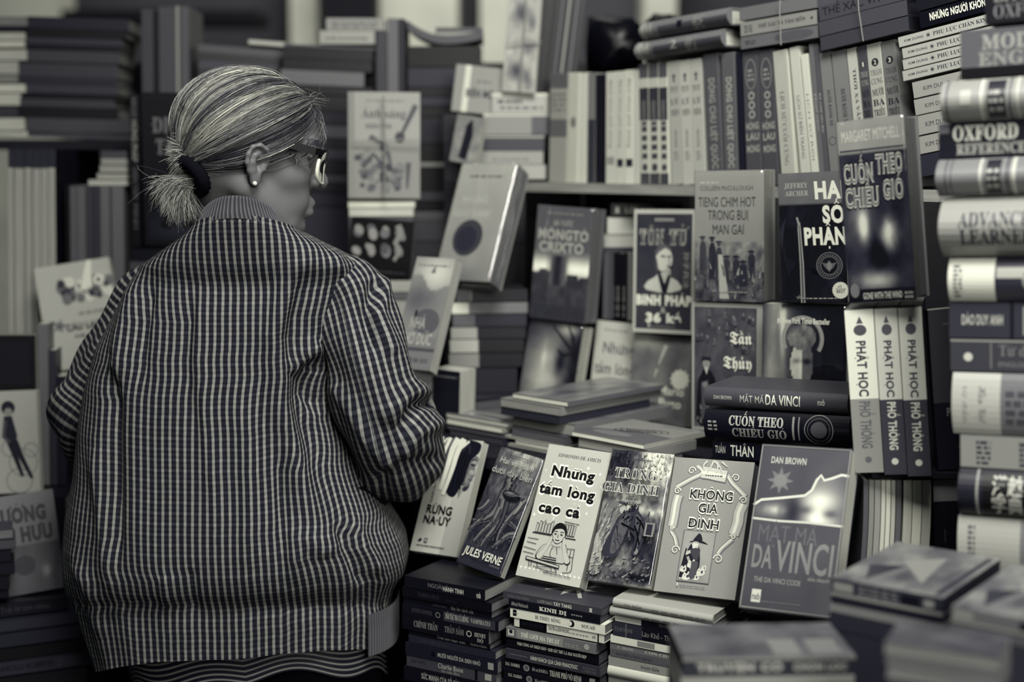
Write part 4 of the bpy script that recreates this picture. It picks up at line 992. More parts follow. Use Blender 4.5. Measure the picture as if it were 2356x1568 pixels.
def art_torn(s):                        # dark cover with a torn strip showing a blurred pair of eyes
    s.grid(lambda u, v: .25+.06*fbm(u*4, v*6, 41), 12, 16)
    def face(u, v):
        g = .30+.3*blob(u, v, .72, .62, .24, .22); g += .22*blob(u, v, .72, .68, .2, .05)-.22*blob(u, v, .60, .615, .07, .022)-.25*blob(u, v, .84, .60, .07, .022)+.26*blob(u, v, .70, .57, .10, .06)+.12*blob(u, v, .85, .55, .1, .03)
        g += .3*blob(u, v, .22, .60, .14, .035)*(.5+fbm(u*20, v*20, 2)); g -= .24*blob(u, v, .45, .6, .09, .1)
        return max(.08, g)
    edge = [(.0, .62), (.08, .655), (.30, .675), (.55, .70), (.62, .735), (.66, .80), (.70, .83), (.74, .80), (.82, .815), (.92, .84), (1, .835)]
    pts, cols, fc = [], [], []; N = 40; Mv = 16
    for i in range(N+1):
        u = i/N; tp = float(np.interp(u, [e[0] for e in edge], [e[1] for e in edge]))
        for j in range(Mv+1): v = .54+(tp-.54)*j/Mv; pts.append((u, v)); cols.append(tone(face(u, v)))
    for i in range(N):
        for j in range(Mv): a = i*(Mv+1)+j; fc.append((a, a+Mv+1, a+Mv+2, a+1))
    s.add(pts, fc, cols); s.line(edge, .0035, .74); s.line([(0, .54), (.3, .535), (.6, .54), (1, .535)], .003, .7)
    s.text('DAN BROWN', .13, .885, .52, .925, .66, 'bold'); s.star(.26, .78, .15, 8, .42, .5); s.ell(.26, .78, .07, g=.46)
    s.text('MẬT MÃ', .10, .405, .75, .51, .36, 'sans'); s.text('DA', .07, .25, .29, .385, .46, 'bold'); s.text('VINCI', .32, .24, .94, .42, .46, 'bold')
    s.text('THE DA VINCI CODE', .12, .165, .63, .195, .56, 'sans'); s.text('tiểu thuyết', .70, .20, .93, .222, .52, 'serif', slant=.4)
    s.rect(.12, .045, .22, .12, .74); s.text('nxb', .13, .06, .21, .10, .2, 'bold'); s.dummy(.24, .05, .66, .062, .4, 14)
    s.line([(.012, .01), (.012, .99), (.988, .99), (.988, .01), (.012, .01)], .0018, .5)
def art_general(s):                     # framed dark cover with an old strategist's bust
    s.rect(0, 0, 1, 1, .66); s.grid(lambda u, v: .19+.10*fbm(u*5+v*3, v*4, 51), 20, 30, (.045, .03, .955, .965))
    s.rect(.34, .905, .66, .93, .5)
    for t, u0, u1 in (('TÔN', .09, .50), ('TỬ', .58, .90)): s.text(t, u0, .72, u1, .84, .80, 'serif', fat=.022); s.text(t, u0, .72, u1, .84, .24, 'serif')
    s.poly([(.18, .375), (.24, .42), (.36, .455), (.42, .49), (.60, .46), (.72, .43), (.80, .38), (.78, .355), (.62, .33), (.42, .33), (.22, .35)], .70)
    s.ell(.50, .60, .14, .10, .72, 22); s.poly([(.37, .62), (.36, .66), (.42, .71), (.50, .725), (.60, .70), (.62, .665), (.52, .69), (.43, .66)], .36); s.poly([(.36, .65), (.40, .57), (.42, .50), (.38, .49), (.35, .56)], .30)
    s.poly([(.50, .51), (.58, .53), (.62, .515), (.60, .44), (.52, .42)], .60); s.line([(.56, .545), (.63, .535), (.63, .505)], .004, .16); s.line([(.45, .625), (.53, .62)], .003, .2); s.line([(.56, .622), (.62, .62)], .003, .2); s.line([(.58, .61), (.605, .565), (.575, .56)], .0015, .3)
    s.poly([(.40, .48), (.44, .50), (.52, .40), (.58, .48), (.62, .46), (.56, .33), (.48, .33)], .13); s.poly([(.45, .49), (.52, .42), (.57, .48), (.53, .50)], .66)
    s.text('孙子兵法', .83, .37, .90, .66, .6, 'sans', rot=-90)
    s.text('BINH PHÁP', .06, .23, .96, .305, .82, 'black', fat=.02); s.text('&', .46, .165, .55, .215, .62, 'bold'); s.text('36 kế', .22, .09, .80, .16, .82, 'black', fat=.02); s.dummy(.3, .05, .7, .063, .55, 8); s.rect(.26, .045, .285, .08, .7)
def art_field(s):                       # pale cover, dark sans lettering, walkers in a field
    def f(u, v):
        g = .52+.06*v
        if v < .46: k = (.46-v)/.46; g = .50-.22*k+.26*(fbm(u*14, v*18, 61)-.5)*1.6
        return g
    s.grid(f, 44, 60)
    s.text('COLLEEN McCULLOUGH', .08, .85, .84, .885, .16, 'sans')
    for t, u0, u1, v0 in (('TIENG CHIM HOT', .05, .88, .725), ('TRONG BUI', .19, .77, .625), ('MAN GAI', .26, .71, .515)): s.text(t, u0, v0, u1, v0+.075, .12, 'sans')
    s.dummy(.08, .905, .34, .925, .7, 4)
    for x, y, h, g in ((.11, .30, .22, .28), (.25, .27, .25, .2), (.35, .22, .27, .26), (.82, .28, .12, .22), (.46, .24, .12, .25), (.6, .24, .12, .22), (.7, .22, .1, .2)):
        s.poly([(x-.05, y-.10), (x-.045, y+h*.55), (x-.02, y+h*.72), (x+.03, y+h*.72), (x+.055, y+h*.5), (x+.05, y-.10)], g); s.ell(x, y+h*.82, .03, .02, g+.06, 10); s.ell(x, y+h*.88, .05, .008, g-.05, 10)
    s.poly([(.34, .36), (.40, .36), (.50, .02), (.36, .02)], .66)
    for i in range(50):
        a, b = _h(i, 1, 24), .02+.26*_h(i, 2, 24); s.line([(a, b), (a+.05*(_h(i, 3, 24)-.5), b+.08*_h(i, 4, 24))], .0025, .15+.5*_h(i, 5, 24), .0006)
    s.text('vh', .25, .07, .32, .095, .6); s.dummy(.36, .07, .76, .083, .6, 9)
def art_seal(s):                        # black cover with white chalky capitals, a strap and a round seal
    s.grid(lambda u, v: (.40+.04*fbm(u*6, v*9, 2)) if v > .765 else .07+.10*max(0, fbm(u*5, v*6, 71)-.45)*2, 26, 52)
    s.text('JEFFREY', .09, .885, .44, .925, .66, 'serif'); s.text('ARCHER', .10, .825, .45, .865, .66, 'serif')
    for t, u0, u1, v0, h in (('HAI', .55, .99, .80, .125), ('SỐ', .66, .98, .615, .125), ('PHẬN', .38, 1.0, .45, .125)): s.text(t, u0, v0, u1, v0+h, .86, 'black', fat=.01, slant=-.25)
    s.line([(.34, 0), (.33, .30), (.30, .58)], .006, .34); s.line([(.36, 0), (.35, .30), (.31, .62)], .0015, .62); s.line([(.31, 0), (.305, .30), (.285, .60)], .0015, .62); s.line([(.30, .60), (.27, .66)], .003, .6)
    s.ring(.74, .285, .19, .0012, .46); s.ring(.74, .285, .13, .0012, .44)
    for i in range(26): t = i*math.pi/13; s.rect(.74+.16*math.cos(t)-.012, .285+.082*math.sin(t)-.006, .74+.16*math.cos(t)+.012, .285+.082*math.sin(t)+.006, .40)
    s.poly([(.63, .31), (.70, .30), (.74, .325), (.78, .30), (.85, .31), (.80, .27), (.76, .25), (.74, .235), (.72, .25), (.68, .27)], .40); s.ell(.74, .28, .035, .03, .5, 10)
    s.ell(.90, .095, .115, .062, .80, 40); s.star(.90, .095, .125, 20, .80, .93); s.text('#1', .86, .115, .92, .135, .15, 'serif'); s.text('BEST', .84, .075, .97, .10, .15, 'bold'); s.dummy(.83, .105, .98, .112, .2, 6)
    s.text('vh', .24, .03, .31, .06, .6); s.dummy(.33, .03, .85, .045, .62, 9)
    s.poly([(.0, .55), (.10, .66), (.04, .40)], .2); s.poly([(.05, .38), (.25, .30), (.12, .2)], .12)
def art_emperor(s):                     # framed cover, robed figure, blackletter title
    s.rect(0, 0, 1, 1, .56); s.grid(lambda u, v: .25+.14*(fbm(u*7, v*9, 81)-.5)+.07*fbm(u*18, v*22, 3), 34, 46, (.035, .03, .92, .965))
    for i in range(26):
        x, y = .08+.80*_h(i, 1, 6), .62+.30*_h(i, 2, 6); s.ell(x, y, .035, .018, .18+.2*_h(i, 3, 6), 8); s.ell(x, y+.03, .018, .014, .36+.1*_h(i, 4, 6), 8)
    s.poly([(.06, .10), (.10, .40), (.17, .48), (.27, .48), (.34, .42), (.44, .14), (.36, .12), (.30, .30), (.28, .06), (.14, .04)], .09); s.poly([(.14, .38), (.24, .40), (.28, .12), (.16, .10)], .30); s.ell(.215, .525, .055, .036, .5, 12); s.rect(.15, .55, .28, .58, .16); s.poly([(.18, .50), (.25, .50), (.22, .44)], .62)
    s.ell(.20, .36, .04, .024, .45, 12)
    for t, u0, u1, v0 in (('Tần', .55, .86, .69), ('Thủy', .46, .86, .50), ('Hoàng', .36, .86, .30)): s.text(t, u0, v0, u1, v0+.085, .80, 'frak', fat=.012)
    s.text('Diễn nghĩa', .46, .205, .86, .245, .48, 'serif')
    for i in range(30):
        a, b = .05+.85*_h(i, 1, 34), .03+.16*_h(i, 2, 34); s.line([(a, b), (a+.06*(_h(i, 3, 34)-.5), b+.05*_h(i, 4, 34))], .003, .12+.4*_h(i, 5, 34), .0008)
def art_statue(s):                      # marble bust with a halo, light streaks on a dark ground
    def f(u, v):
        g = .36*math.exp(-((u-.18)/.2)**2)*(.5+fbm(u*5, v*3, 91))+.05+.12*fbm(u*6, v*8, 93)*(u < .75)
        g += .45*blob(u, v, .24, .9, .035, .3)+.25*blob(u, v, .08, .5, .08, .3)
        if u > .70: g = .06+.08*fbm(u*9, v*9, 95)+.3*max(0, .2-v)*(fbm(u*12, v*12, 5))
        b = blob(u, v, .48, .12, .34, .12); g = max(g, .76*min(1, b*1.6)*(.55+.6*fbm(u*5, v*5, 97)))
        n = blob(u, v, .45, .30, .09, .14); g = max(g, .66*min(1, n*1.4)*(1.15-.9*max(0, u-.44)*4))
        h = blob(u, v, .47, .58, .13, .15)
        if h > .33: g = (.82 if u < .47 else .46)*(.75+.35*fbm(u*9, v*9, 99)); g -= .3*blob(u, v, .41, .60, .05, .018)+.3*blob(u, v, .53, .60, .05, .018)+.22*blob(u, v, .47, .44, .05, .012); g += .2*blob(u, v, .455, .54, .015, .07)
        hr_ = blob(u, v, .47, .77, .17, .09)
        if hr_ > .36: g = .26+.5*fbm(u*16, v*20, 101)*(1.3-u)
        return max(.04, min(.82, g))
    s.grid(f, 56, 70)
    s.ring(.48, .76, .23, .006, .60, .15, 30, -.6, math.pi+.5); s.ring(.48, .76, .20, .002, .3, .13, 30, -.6, math.pi+.5)
    s.text('#1 New York Times Bestseller', .17, .865, .80, .905, .88, 'bold')
    s.ring(.28, .10, .05, .004, .3); s.ring(.64, .09, .06, .004, .25); s.line([(.30, .2), (.26, .05)], .003, .3)
def art_romance(s):                     # upright poster-like cover with fat striped letters
    def f(u, v):
        g = .06+.22*fbm(u*5, v*8, 111); g += .65*blob(u, v, .30, .42, .08, .08)+.7*blob(u, v, .66, .36, .10, .09)*(.5+fbm(u*14, v*14, 7))+.45*blob(u, v, .40, .12, .30, .05)+.2*blob(u, v, .2, .5, .2, .1); g -= .3*blob(u, v, .52, .26, .16, .08)
        if v > .82: g = .50+.05*fbm(u*4, v*4, 3)
        return max(.06, min(.75, g))
    s.grid(f, 40, 64); s.text('MARGARET MITCHELL', .06, .885, .92, .945, .68, 'sans', fat=.01); s.rect(.02, .83, .98, .84, .2)
    for t, u0, u1, v0 in (('CUỐN', .05, .50, .66), ('THEO', .54, .94, .70), ('CHIỀU', .05, .56, .53), ('GIÓ', .62, .93, .56)):
        s.text(t, u0-.012, v0-.006, u1+.012, v0+.107, .07, 'black', fat=.03); s.text(t, u0, v0, u1, v0+.10, .72, 'black', fat=.012); s.text(t, u0, v0, u1, v0+.10, .36, 'sans')
    s.rect(.0, .0, 1, .075, .08); s.text('GONE WITH THE WIND', .22, .02, .80, .055, .66, 'bold'); s.dummy(.84, .015, .97, .06, .55, 3, 2); s.ell(.10, .07, .07, .04, .42, 12)
def art_castle(s):                      # castle on a crag under soft big capitals
    def f(u, v):
        g = .34+.05*fbm(u*4, v*4, 121)
        if v < .62: g = .34+.62*math.exp(-((v-.46)/.10)**2)*(1 if abs(u-.45) > .2 else .7)
        if v < .36+.05*math.sin(u*7)+.06*fbm(u*9, 1, 3): g = .20+.14*fbm(u*9, v*12, 123)
        if .30 < u < .60 and .30 < v < .57: g = .26+.12*math.sin(u*25)
        if v < .14: g = .24
        return g
    s.grid(f, 44, 64)
    for x, w, y in ((.06, .16, .40), (.62, .2, .41), (.74, .18, .37)): s.rect(x, .30, x+w, y, .24)
    s.dummy(.18, .93, .84, .955, .52, 8); s.text('BÁ TƯỚC', .32, .83, .66, .875, .66, 'sans')
    for t, u0, u1, v0 in (('MÔNGTÔ', .05, .95, .71), ('CRIXTÔ', .08, .88, .60)): s.text(t, u0, v0, u1, v0+.085, .64, 'bold', fat=.02)
def art_face(s):                        # soft face beside dark branches
    def f(u, v):
        g = .20+.5*blob(u, v, .40, .45, .40, .42)+.16*blob(u, v, .36, .62, .04, .16)-.35*blob(u, v, .66, .58, .09, .13)-.2*blob(u, v, .9, .4, .12, .5)+.4*blob(u, v, .78, .95, .2, .08)-.12*blob(u, v, .3, .04, .4, .08)
        return max(.07, g*(.85+.3*fbm(u*5, v*6, 131)))
    s.grid(f, 36, 50)
    for p in (((.98, .5), (.86, .72), (.62, .86), (.44, .96)), ((.9, .66), (.84, .86), (.72, .99)), ((.98, .3), (.95, .7), (.98, .98)), ((.86, .7), (.70, .66), (.58, .72))): s.line(p, .009, .10, .003)
def art_hill(s):                        # misty landscape with a dome and tall pale letters
    def f(u, v):
        g = .50+.22*blob(u, v, .6, .86, .5, .16)
        if v < .82-.12*u+.05*math.sin(u*8): g = .46-.12*blob(u, v, .3, .62, .4, .12)+.04*fbm(u*5, v*6, 141)
        if v < .3: g = .44
        return g
    s.grid(f, 30, 46); s.ell(.62, .42, .34, .12, .34, 22)
    s.text('NHÀ', .24, .36, .62, .46, .6, 'bold'); s.text('THỜ ĐỨC', .06, .22, .86, .32, .62, 'bold'); s.rect(0, .16, 1, .19, .3); s.dummy(.1, .06, .9, .13, .34, 6); s.dummy(.1, .92, .9, .945, .44, 6)
    s.poly([(.46, .86), (.54, .94), (.58, .86)], .42); s.rect(.3, .46, .36, .52, .12)
def art_cello(s):                       # crinkled wrap over a pale cover with a dark oval
    s.grid(lambda u, v: .50+.10*v+.05*fbm(u*5, v*6, 151)-.12*blob(u, v, .3, 0, .5, .1), 20, 30); s.ell(.42, .36, .26, .155, .26, 26); s.ell(.40, .35, .18, .11, .20, 20)
    s.text('NHỮNG', .16, .66, .62, .72, .66, 'bold'); s.text('NGÀY XANH', .06, .54, .70, .60, .66, 'bold'); s.dummy(.2, .88, .8, .91, .34, 6)
def art_plain_title(s):                 # pale cover, grey rounded lettering
    s.grid(lambda u, v: .66+.02*fbm(u*4, v*4, 3), 4, 6)
    for t, u0, u1, v0 in (('Những', .22, 1.0, .66), ('tấm lòng', .06, 1.04, .44), ('cao cả', .16, .9, .20)): s.text(t, u0, v0, u1, v0+.12, .36, 'bold')
    s.dummy(.2, .9, .8, .925, .4, 5)
def art_burst(s):                       # grey mottled cover, white starburst and white name
    s.grid(lambda u, v: .34+.22*fbm(u*4, v*4, 161)+.2*blob(u, v, .2, .95, .3, .1), 26, 34)
    s.star(.84, .53, .17, 12, .82, .8); s.text('Mario', .52, .345, .93, .44, .84, 'bold'); s.text('Puzo', .52, .205, .90, .30, .84, 'bold'); s.line([(.56, .9), (.46, .68)], .008, .7, .003); s.line([(.44, .62), (.40, .52)], .006, .66, .002)
def art_sprite(s):                      # brush drawing, thin capitals
    s.grid(lambda u, v: .56+.03*fbm(u*4, v*5, 171)-.06*(v < .55), 10, 14); s.rect(.0, 0, .09, 1, .5); s.dummy(.25, .91, .78, .935, .42, 6)
    s.text('Ánh sáng', .18, .76, .80, .84, .3, 'serif', slant=.4); s.text('mùa thu', .24, .66, .60, .72, .34, 'serif', slant=.4)
    for i in range(46):
        a = .12+.62*_h(i, 1, 44); b = .10+.34*_h(i, 2, 44)*(1-.4*abs(a-.4)); r = .02+.06*_h(i, 3, 44); s.ell(a, b, r, r*.55, .22+.3*_h(i, 4, 44), 9, rot=3*_h(i, 5, 44))
    for p in (((.94, .88), (.78, .66), (.70, .54)), ((.2, .30), (.35, .42), (.52, .30)), ((.45, .5), (.56, .42), (.60, .3)), ((.84, .34), (.82, .1)), ((.3, .58), (.55, .50))): s.line(p, .010, .3, .004)
    s.ell(.72, .58, .07, .05, .24, 12)
def art_crowd(s):                       # black square with bleached figures
    s.rect(0, 0, 1, 1, .045)
    for i in range(16):
        a, b = .10+.22*(i % 4)+.04*_h(i, 1, 54), .42+.32*(i//8)+.10*_h(i, 2, 54); s.ell(a, b, .05+.03*_h(i, 3, 54), .07+.05*_h(i, 4, 54), .3+.25*_h(i, 5, 54), 11, rot=_h(i, 6, 54))
    s.line([(.74, .92), (.80, .8), (.72, .62), (.80, .5), (.72, .33)], .012, .5, .006); s.dummy(.4, .12, .92, .15, .3, 8)
def art_girl(s):                        # pale cover, slim dark figure over bicycle wheels
    s.rect(0, 0, 1, 1, .60)
    for x, y, r in ((.72, .30, .24), (.50, .44, .14), (.64, .12, .22), (.86, .42, .12)): s.ring(x, y, r, .0014, .38)
    s.ell(.50, .84, .12, .07, .15, 16); s.ell(.50, .80, .07, .04, .5, 12); s.poly([(.42, .76), (.56, .76), (.64, .56), (.60, .50), (.46, .50), (.40, .6)], .16); s.line([(.50, .52), (.60, .34), (.70, .16)], .012, .14, .006); s.line([(.58, .52), (.70, .34), (.86, .14)], .012, .14, .006); s.line([(.44, .72), (.40, .56), (.5, .5)], .006, .3)
    s.text('n', .02, .10, .18, .2, .12, 'bold'); s.text('H', .02, .48, .1, .54, .2)
def art_general_title(s):               # grey cover, heavy dark capitals over a dim picture
    s.grid(lambda u, v: (.38 if v > .48 else .20+.12*fbm(u*5, v*6, 181)+.25*blob(u, v, .76, .2, .06, .06)), 22, 32)
    s.text('TƯỚNG', .05, .72, .86, .86, .08, 'black', fat=.03); s.text('VỀ HƯU', .10, .52, .92, .66, .08, 'black', fat=.03); s.ell(.45, .28, .16, .10, .14, 14)
def art_flower(s):                      # pale sheet with a bouquet and small dark lettering
    s.grid(lambda u, v: .62+.03*fbm(u*5, v*5, 191), 8, 10)
    for i in range(60):
        a, b = .30+.66*_h(i, 1, 64), .64+.20*_h(i, 2, 64); r = .02+.05*_h(i, 3, 64); s.ell(a, b, r, r*.8, (.18, .24, .4, .74)[i % 4], 9)
    s.poly([(.55, .72), (.70, 1), (.76, 1), (.72, .74)], .78); s.star(.82, .80, .10, 9, .82, .5); s.ell(.82, .80, .03, .025, .3, 10); s.star(.22, .42, .10, 5, .38, .4); s.text('CÂU LẠC BỘ', .30, .36, .95, .42, .2, 'black'); s.dummy(.4, .29, .9, .33, .4, 5); s.dummy(.5, .5, .85, .54, .5, 4)
def art_opera(s):                       # dark cover, ornamental border, condensed pale capitals
    s.rect(0, 0, 1, 1, .07); s.rect(.04, .03, .96, .97, .12); s.rect(.05, .035, .95, .965, .07); s.grid(lambda u, v: .07+.12*blob(u, v, .5, .12, .5, .1), 8, 12, (.06, .04, .94, .6))
    for t, u0, u1, v0 in (('ĐIỆN', .14, .72, .74), ('TÂM', .2, .66, .60)): s.text(t, u0, v0, u1, v0+.10, .42, 'serif', fat=.01)
    for x in (.36, .68): s.ell(x, .14, .12, .03, .05, 14); s.rect(x-.05, .15, x+.05, .2, .06)
def art_sheet(g0, g1, seed, k=6):
    def f(s): s.grid(lambda u, v: g0+(g1-g0)*fbm(u*k, v*k*1.4, seed, 4), 22, 30)
    return f
def art_lines(g, bars, rows=6):
    def f(s):
        s.rect(0, 0, 1, 1, g)
        for i in range(rows): s.dummy(.1, .12+.8*i/rows, .9, .12+.8*i/rows+.07, bars, 7)
    return f
# ------------------------------------------------------------------ stock on the stall
def flat_spine(label, c, d, yaw, w=.14, **k):
    """a book lying down, spine towards us: c = corners of the spine as seen"""
    ctr, R, U, W, H = fit_plane(c, d, nrm(yaw)); return book(label, frame(ctr+R*W/2+U*H/2, -nrm(yaw), -U, -R), w, W, H-.0005, **k)
def ypx(x, z, d):
    a, b = P(x, 300, d), P(x, 1500, d); lo, hi = 0., 1700.
    for _ in range(40):
        m = (lo+hi)/2
        if P(x, m, d).z > z: lo = m
        else: hi = m
    return (lo+hi)/2
ORD = ['topmost', 'second from the top', 'third from the top', 'fourth from the top', 'fifth from the top', 'sixth from the top', 'seventh from the top', 'eighth from the top', 'ninth from the top', 'tenth from the top', 'eleventh from the top', 'lowest']
FR = 'books shown face out along the front of the stall'
XA, YA = P(1300, 1350, 2.03).x, 2.03
def dA(x, y=1350): return line_d(x, y, XA, YA, 30)
d1 = dA(952, 1328)/1.034; d2 = dA(1155, 1359)/1.032; d3 = dA(1412, 1374)/1.022
ZS1, ZS2, ZS3 = P(952, 1327, d1).z, P(1155.5, 1359, d2).z, P(1412, 1374, d3).z
ZDV = P(1720, 1436, dA(1720)-.095).z
# --- front row, leaning back on the stacks
display('pale paperback with white tree trunks and a bowed dark head, beside the jacket sleeve', [(996, 1003), (1124, 1015), (1031, 1311), (948, 1291)], dA(948, 1289)+.035, 30, 27, .018, zfoot=ZS1, cover=.62, front=art_forest, gloss=True, group=FR)
display('dark paperback with underwater tree roots and a small submersible on its cover', [(1156, 1034), (1251, 1050), (1149, 1342), (1036, 1320)], dA(1036, 1320)-.025, 30, 27, .016, zfoot=ZS1, cover=.2, front=art_roots, gloss=True, paper=.72, group=FR, wrap=True)
display('pale book with fat outlined lettering and a drawn child at a desk', [(1263.5, 1027), (1409, 1035), (1332, 1359), (1181, 1338)], dA(1181, 1338)-.025, 30, 27, .024, zfoot=ZS2, cover=.66, front=art_reader, spine=.5, paper=.6, group=FR)
display('painted paperback with a rider and a horse under pale outlined serif lettering', [(1411, 1033), (1551, 1045), (1490, 1386), (1345, 1361)], dA(1345, 1361)-.025, 30, 27, .024, zfoot=max(ZS2, ZS3), cover=.3, front=art_horse, gloss=True, group=FR, wrap=True)
display('mid-grey book with a curling ribbon frame and a small panel of an old traveller', [(1554, 1047), (1737, 1067), (1683, 1425), (1500, 1388)], dA(1500, 1388)-.025, 30, 27, .024, zfoot=ZS3, cover=.5, front=art_scroll, spine=.4, paper=.3, back=.3, group=FR)
display('thick dark book with a torn strip showing two eyes, tallest in the front row', [(1750, 1019), (1966, 1034), (1907, 1432), (1701, 1420)], dA(1701, 1420)-.095, 30, 27, .040, zfoot=ZDV, cover=.26, front=art_torn, paper=.66, group=FR)
# --- three spine-out stacks under the front row
ZB = .66
def lab(what, where): return what+', '+where
def spine_text(*rows): return T(*rows)
G1, G2, G3 = 'books in the dark stack beside the jacket hem', 'books in the middle spine-out stack', 'books in the pale stack at the right end of the front row'
S1 = [
 ('black paperback with a thin star-streaked title, topmost of the dark stack beside the jacket hem', 930, 1115, 1323, 1349, dict(cover=.10, paper=.5, sart=T(('NGOÀI', .30, .48, .35, .72, .45), ('HÀNH TINH', .49, .74, .25, .66, .72, 'bold'), ('nxb', .90, .95, .2, .7, .7, 'bold')))),
 ('black paperback with faint author lettering, second in the dark stack beside the jacket hem', 925, 1130, 1349, 1371, dict(cover=.08, paper=.42, sart=T(('DARREN SHAN', .18, .42, .3, .75, .2, 'serif'), ('HỒ LINH NÔN', .50, .62, .3, .5, .18)))),
 ('black paperback with a small white publisher line, third in the dark stack', 925, 1128, 1371, 1386, dict(cover=.09, paper=.4, sart=T(('ANDRE MARX', .34, .50, .3, .6, .3), ('Bảy lần cánh cửa', .55, .80, .25, .85, .45)))),
 ('black paperback with a fancy banner title and a boxed numeral, fourth in the dark stack', 925, 1146, 1386, 1411, dict(cover=.10, paper=.4, sart=lambda s: (s.ring(.38, .5, .022, .001, .5), s.text('JUSTIN SOMPER', .10, .35, .32, .72, .28, 'serif'), s.rect(.44, .1, .97, .95, .24), s.text('HẢI TẶC MA CÀ RỒNG', .46, .35, .70, .85, .66, 'serif'), s.text('VAMPIRATES', .72, .4, .92, .8, .62, 'serif')))),
 ('thick black paperback with a large initial and a lightning badge, fifth in the dark stack', 925, 1124, 1411, 1445, dict(cover=.09, paper=.4, sart=lambda s: (s.text('CHÍNH THẦN', .14, .3, .42, .72, .5, 'serif'), s.text('THẦN SẤM', .50, .35, .72, .75, .46, 'serif'), s.ring(.78, .55, .026, .0012, .7), s.text('HENRY', .84, .45, .97, .72, .62, 'serif'), s.text('ĐỘ', .87, .12, .94, .36, .6, 'serif')))),
 ('black paperback with an italic pale title, sixth in the dark stack', 940, 1126, 1445, 1458, dict(cover=.08, paper=.38, sart=T(('Trái tim bạo oan', .35, .70, .2, .7, .5, 'sans'), ('TRUYỆN DỊ THƯỜNG', .76, .96, .25, .6, .55)))),
 ('curled dark booklet with worn edges, seventh in the dark stack', 938, 1138, 1458, 1477, dict(cover=.18, paper=.5, sart=T(('Vĩnh biệt hải âu', .14, .44, .3, .75, .25)))),
 ('dark grey paperback with spaced white capitals and a round badge, eighth in the dark stack', 932, 1144, 1477, 1505, dict(cover=.14, paper=.4, sart=lambda s: (s.text('MƯỜI NGƯỜI DA ĐEN NHỎ', .36, .38, .82, .7, .62, 'bold'), s.ell(.31, .5, .022, g=.06), s.rect(.90, .25, .96, .8, .55)))),
 ('mid-grey paperback with rounded handwritten title and a dark volume band, ninth in the dark stack', 934, 1140, 1505, 1531, dict(cover=.27, paper=.45, sart=lambda s: (s.text('JENNY NIMMO', .05, .4, .22, .7, .14), s.text('Charlie Bone', .36, .42, .64, .86, .66), s.text('lúc nửa đêm', .40, .1, .60, .36, .56), s.rect(.77, .05, .80, .95, .08), s.rect(.88, .25, .95, .8, .6)))),
 ('black paperback with pale capitals, tenth in the dark stack at the picture edge', 928, 1138, 1531, 1562, dict(cover=.10, paper=.4, sart=T(('SỨC MẠNH CỦA SỐ SÁU', .20, .62, .35, .75, .6, 'bold')))),
]
S1.append(('dark paperback at the foot of the dark stack beside the jacket hem', 925, 1134, 1562, ypx(925, ZB, d1), dict(cover=.09)))
for it in S1: it[5]['group'] = G1
stack(S1, 952, 1328, d1, 31, depth=.13)
X_ = lambda s, x, g: (s.line([(x, .25), (x+.022, .75)], .002, g), s.line([(x, .75), (x+.022, .25)], .002, g))
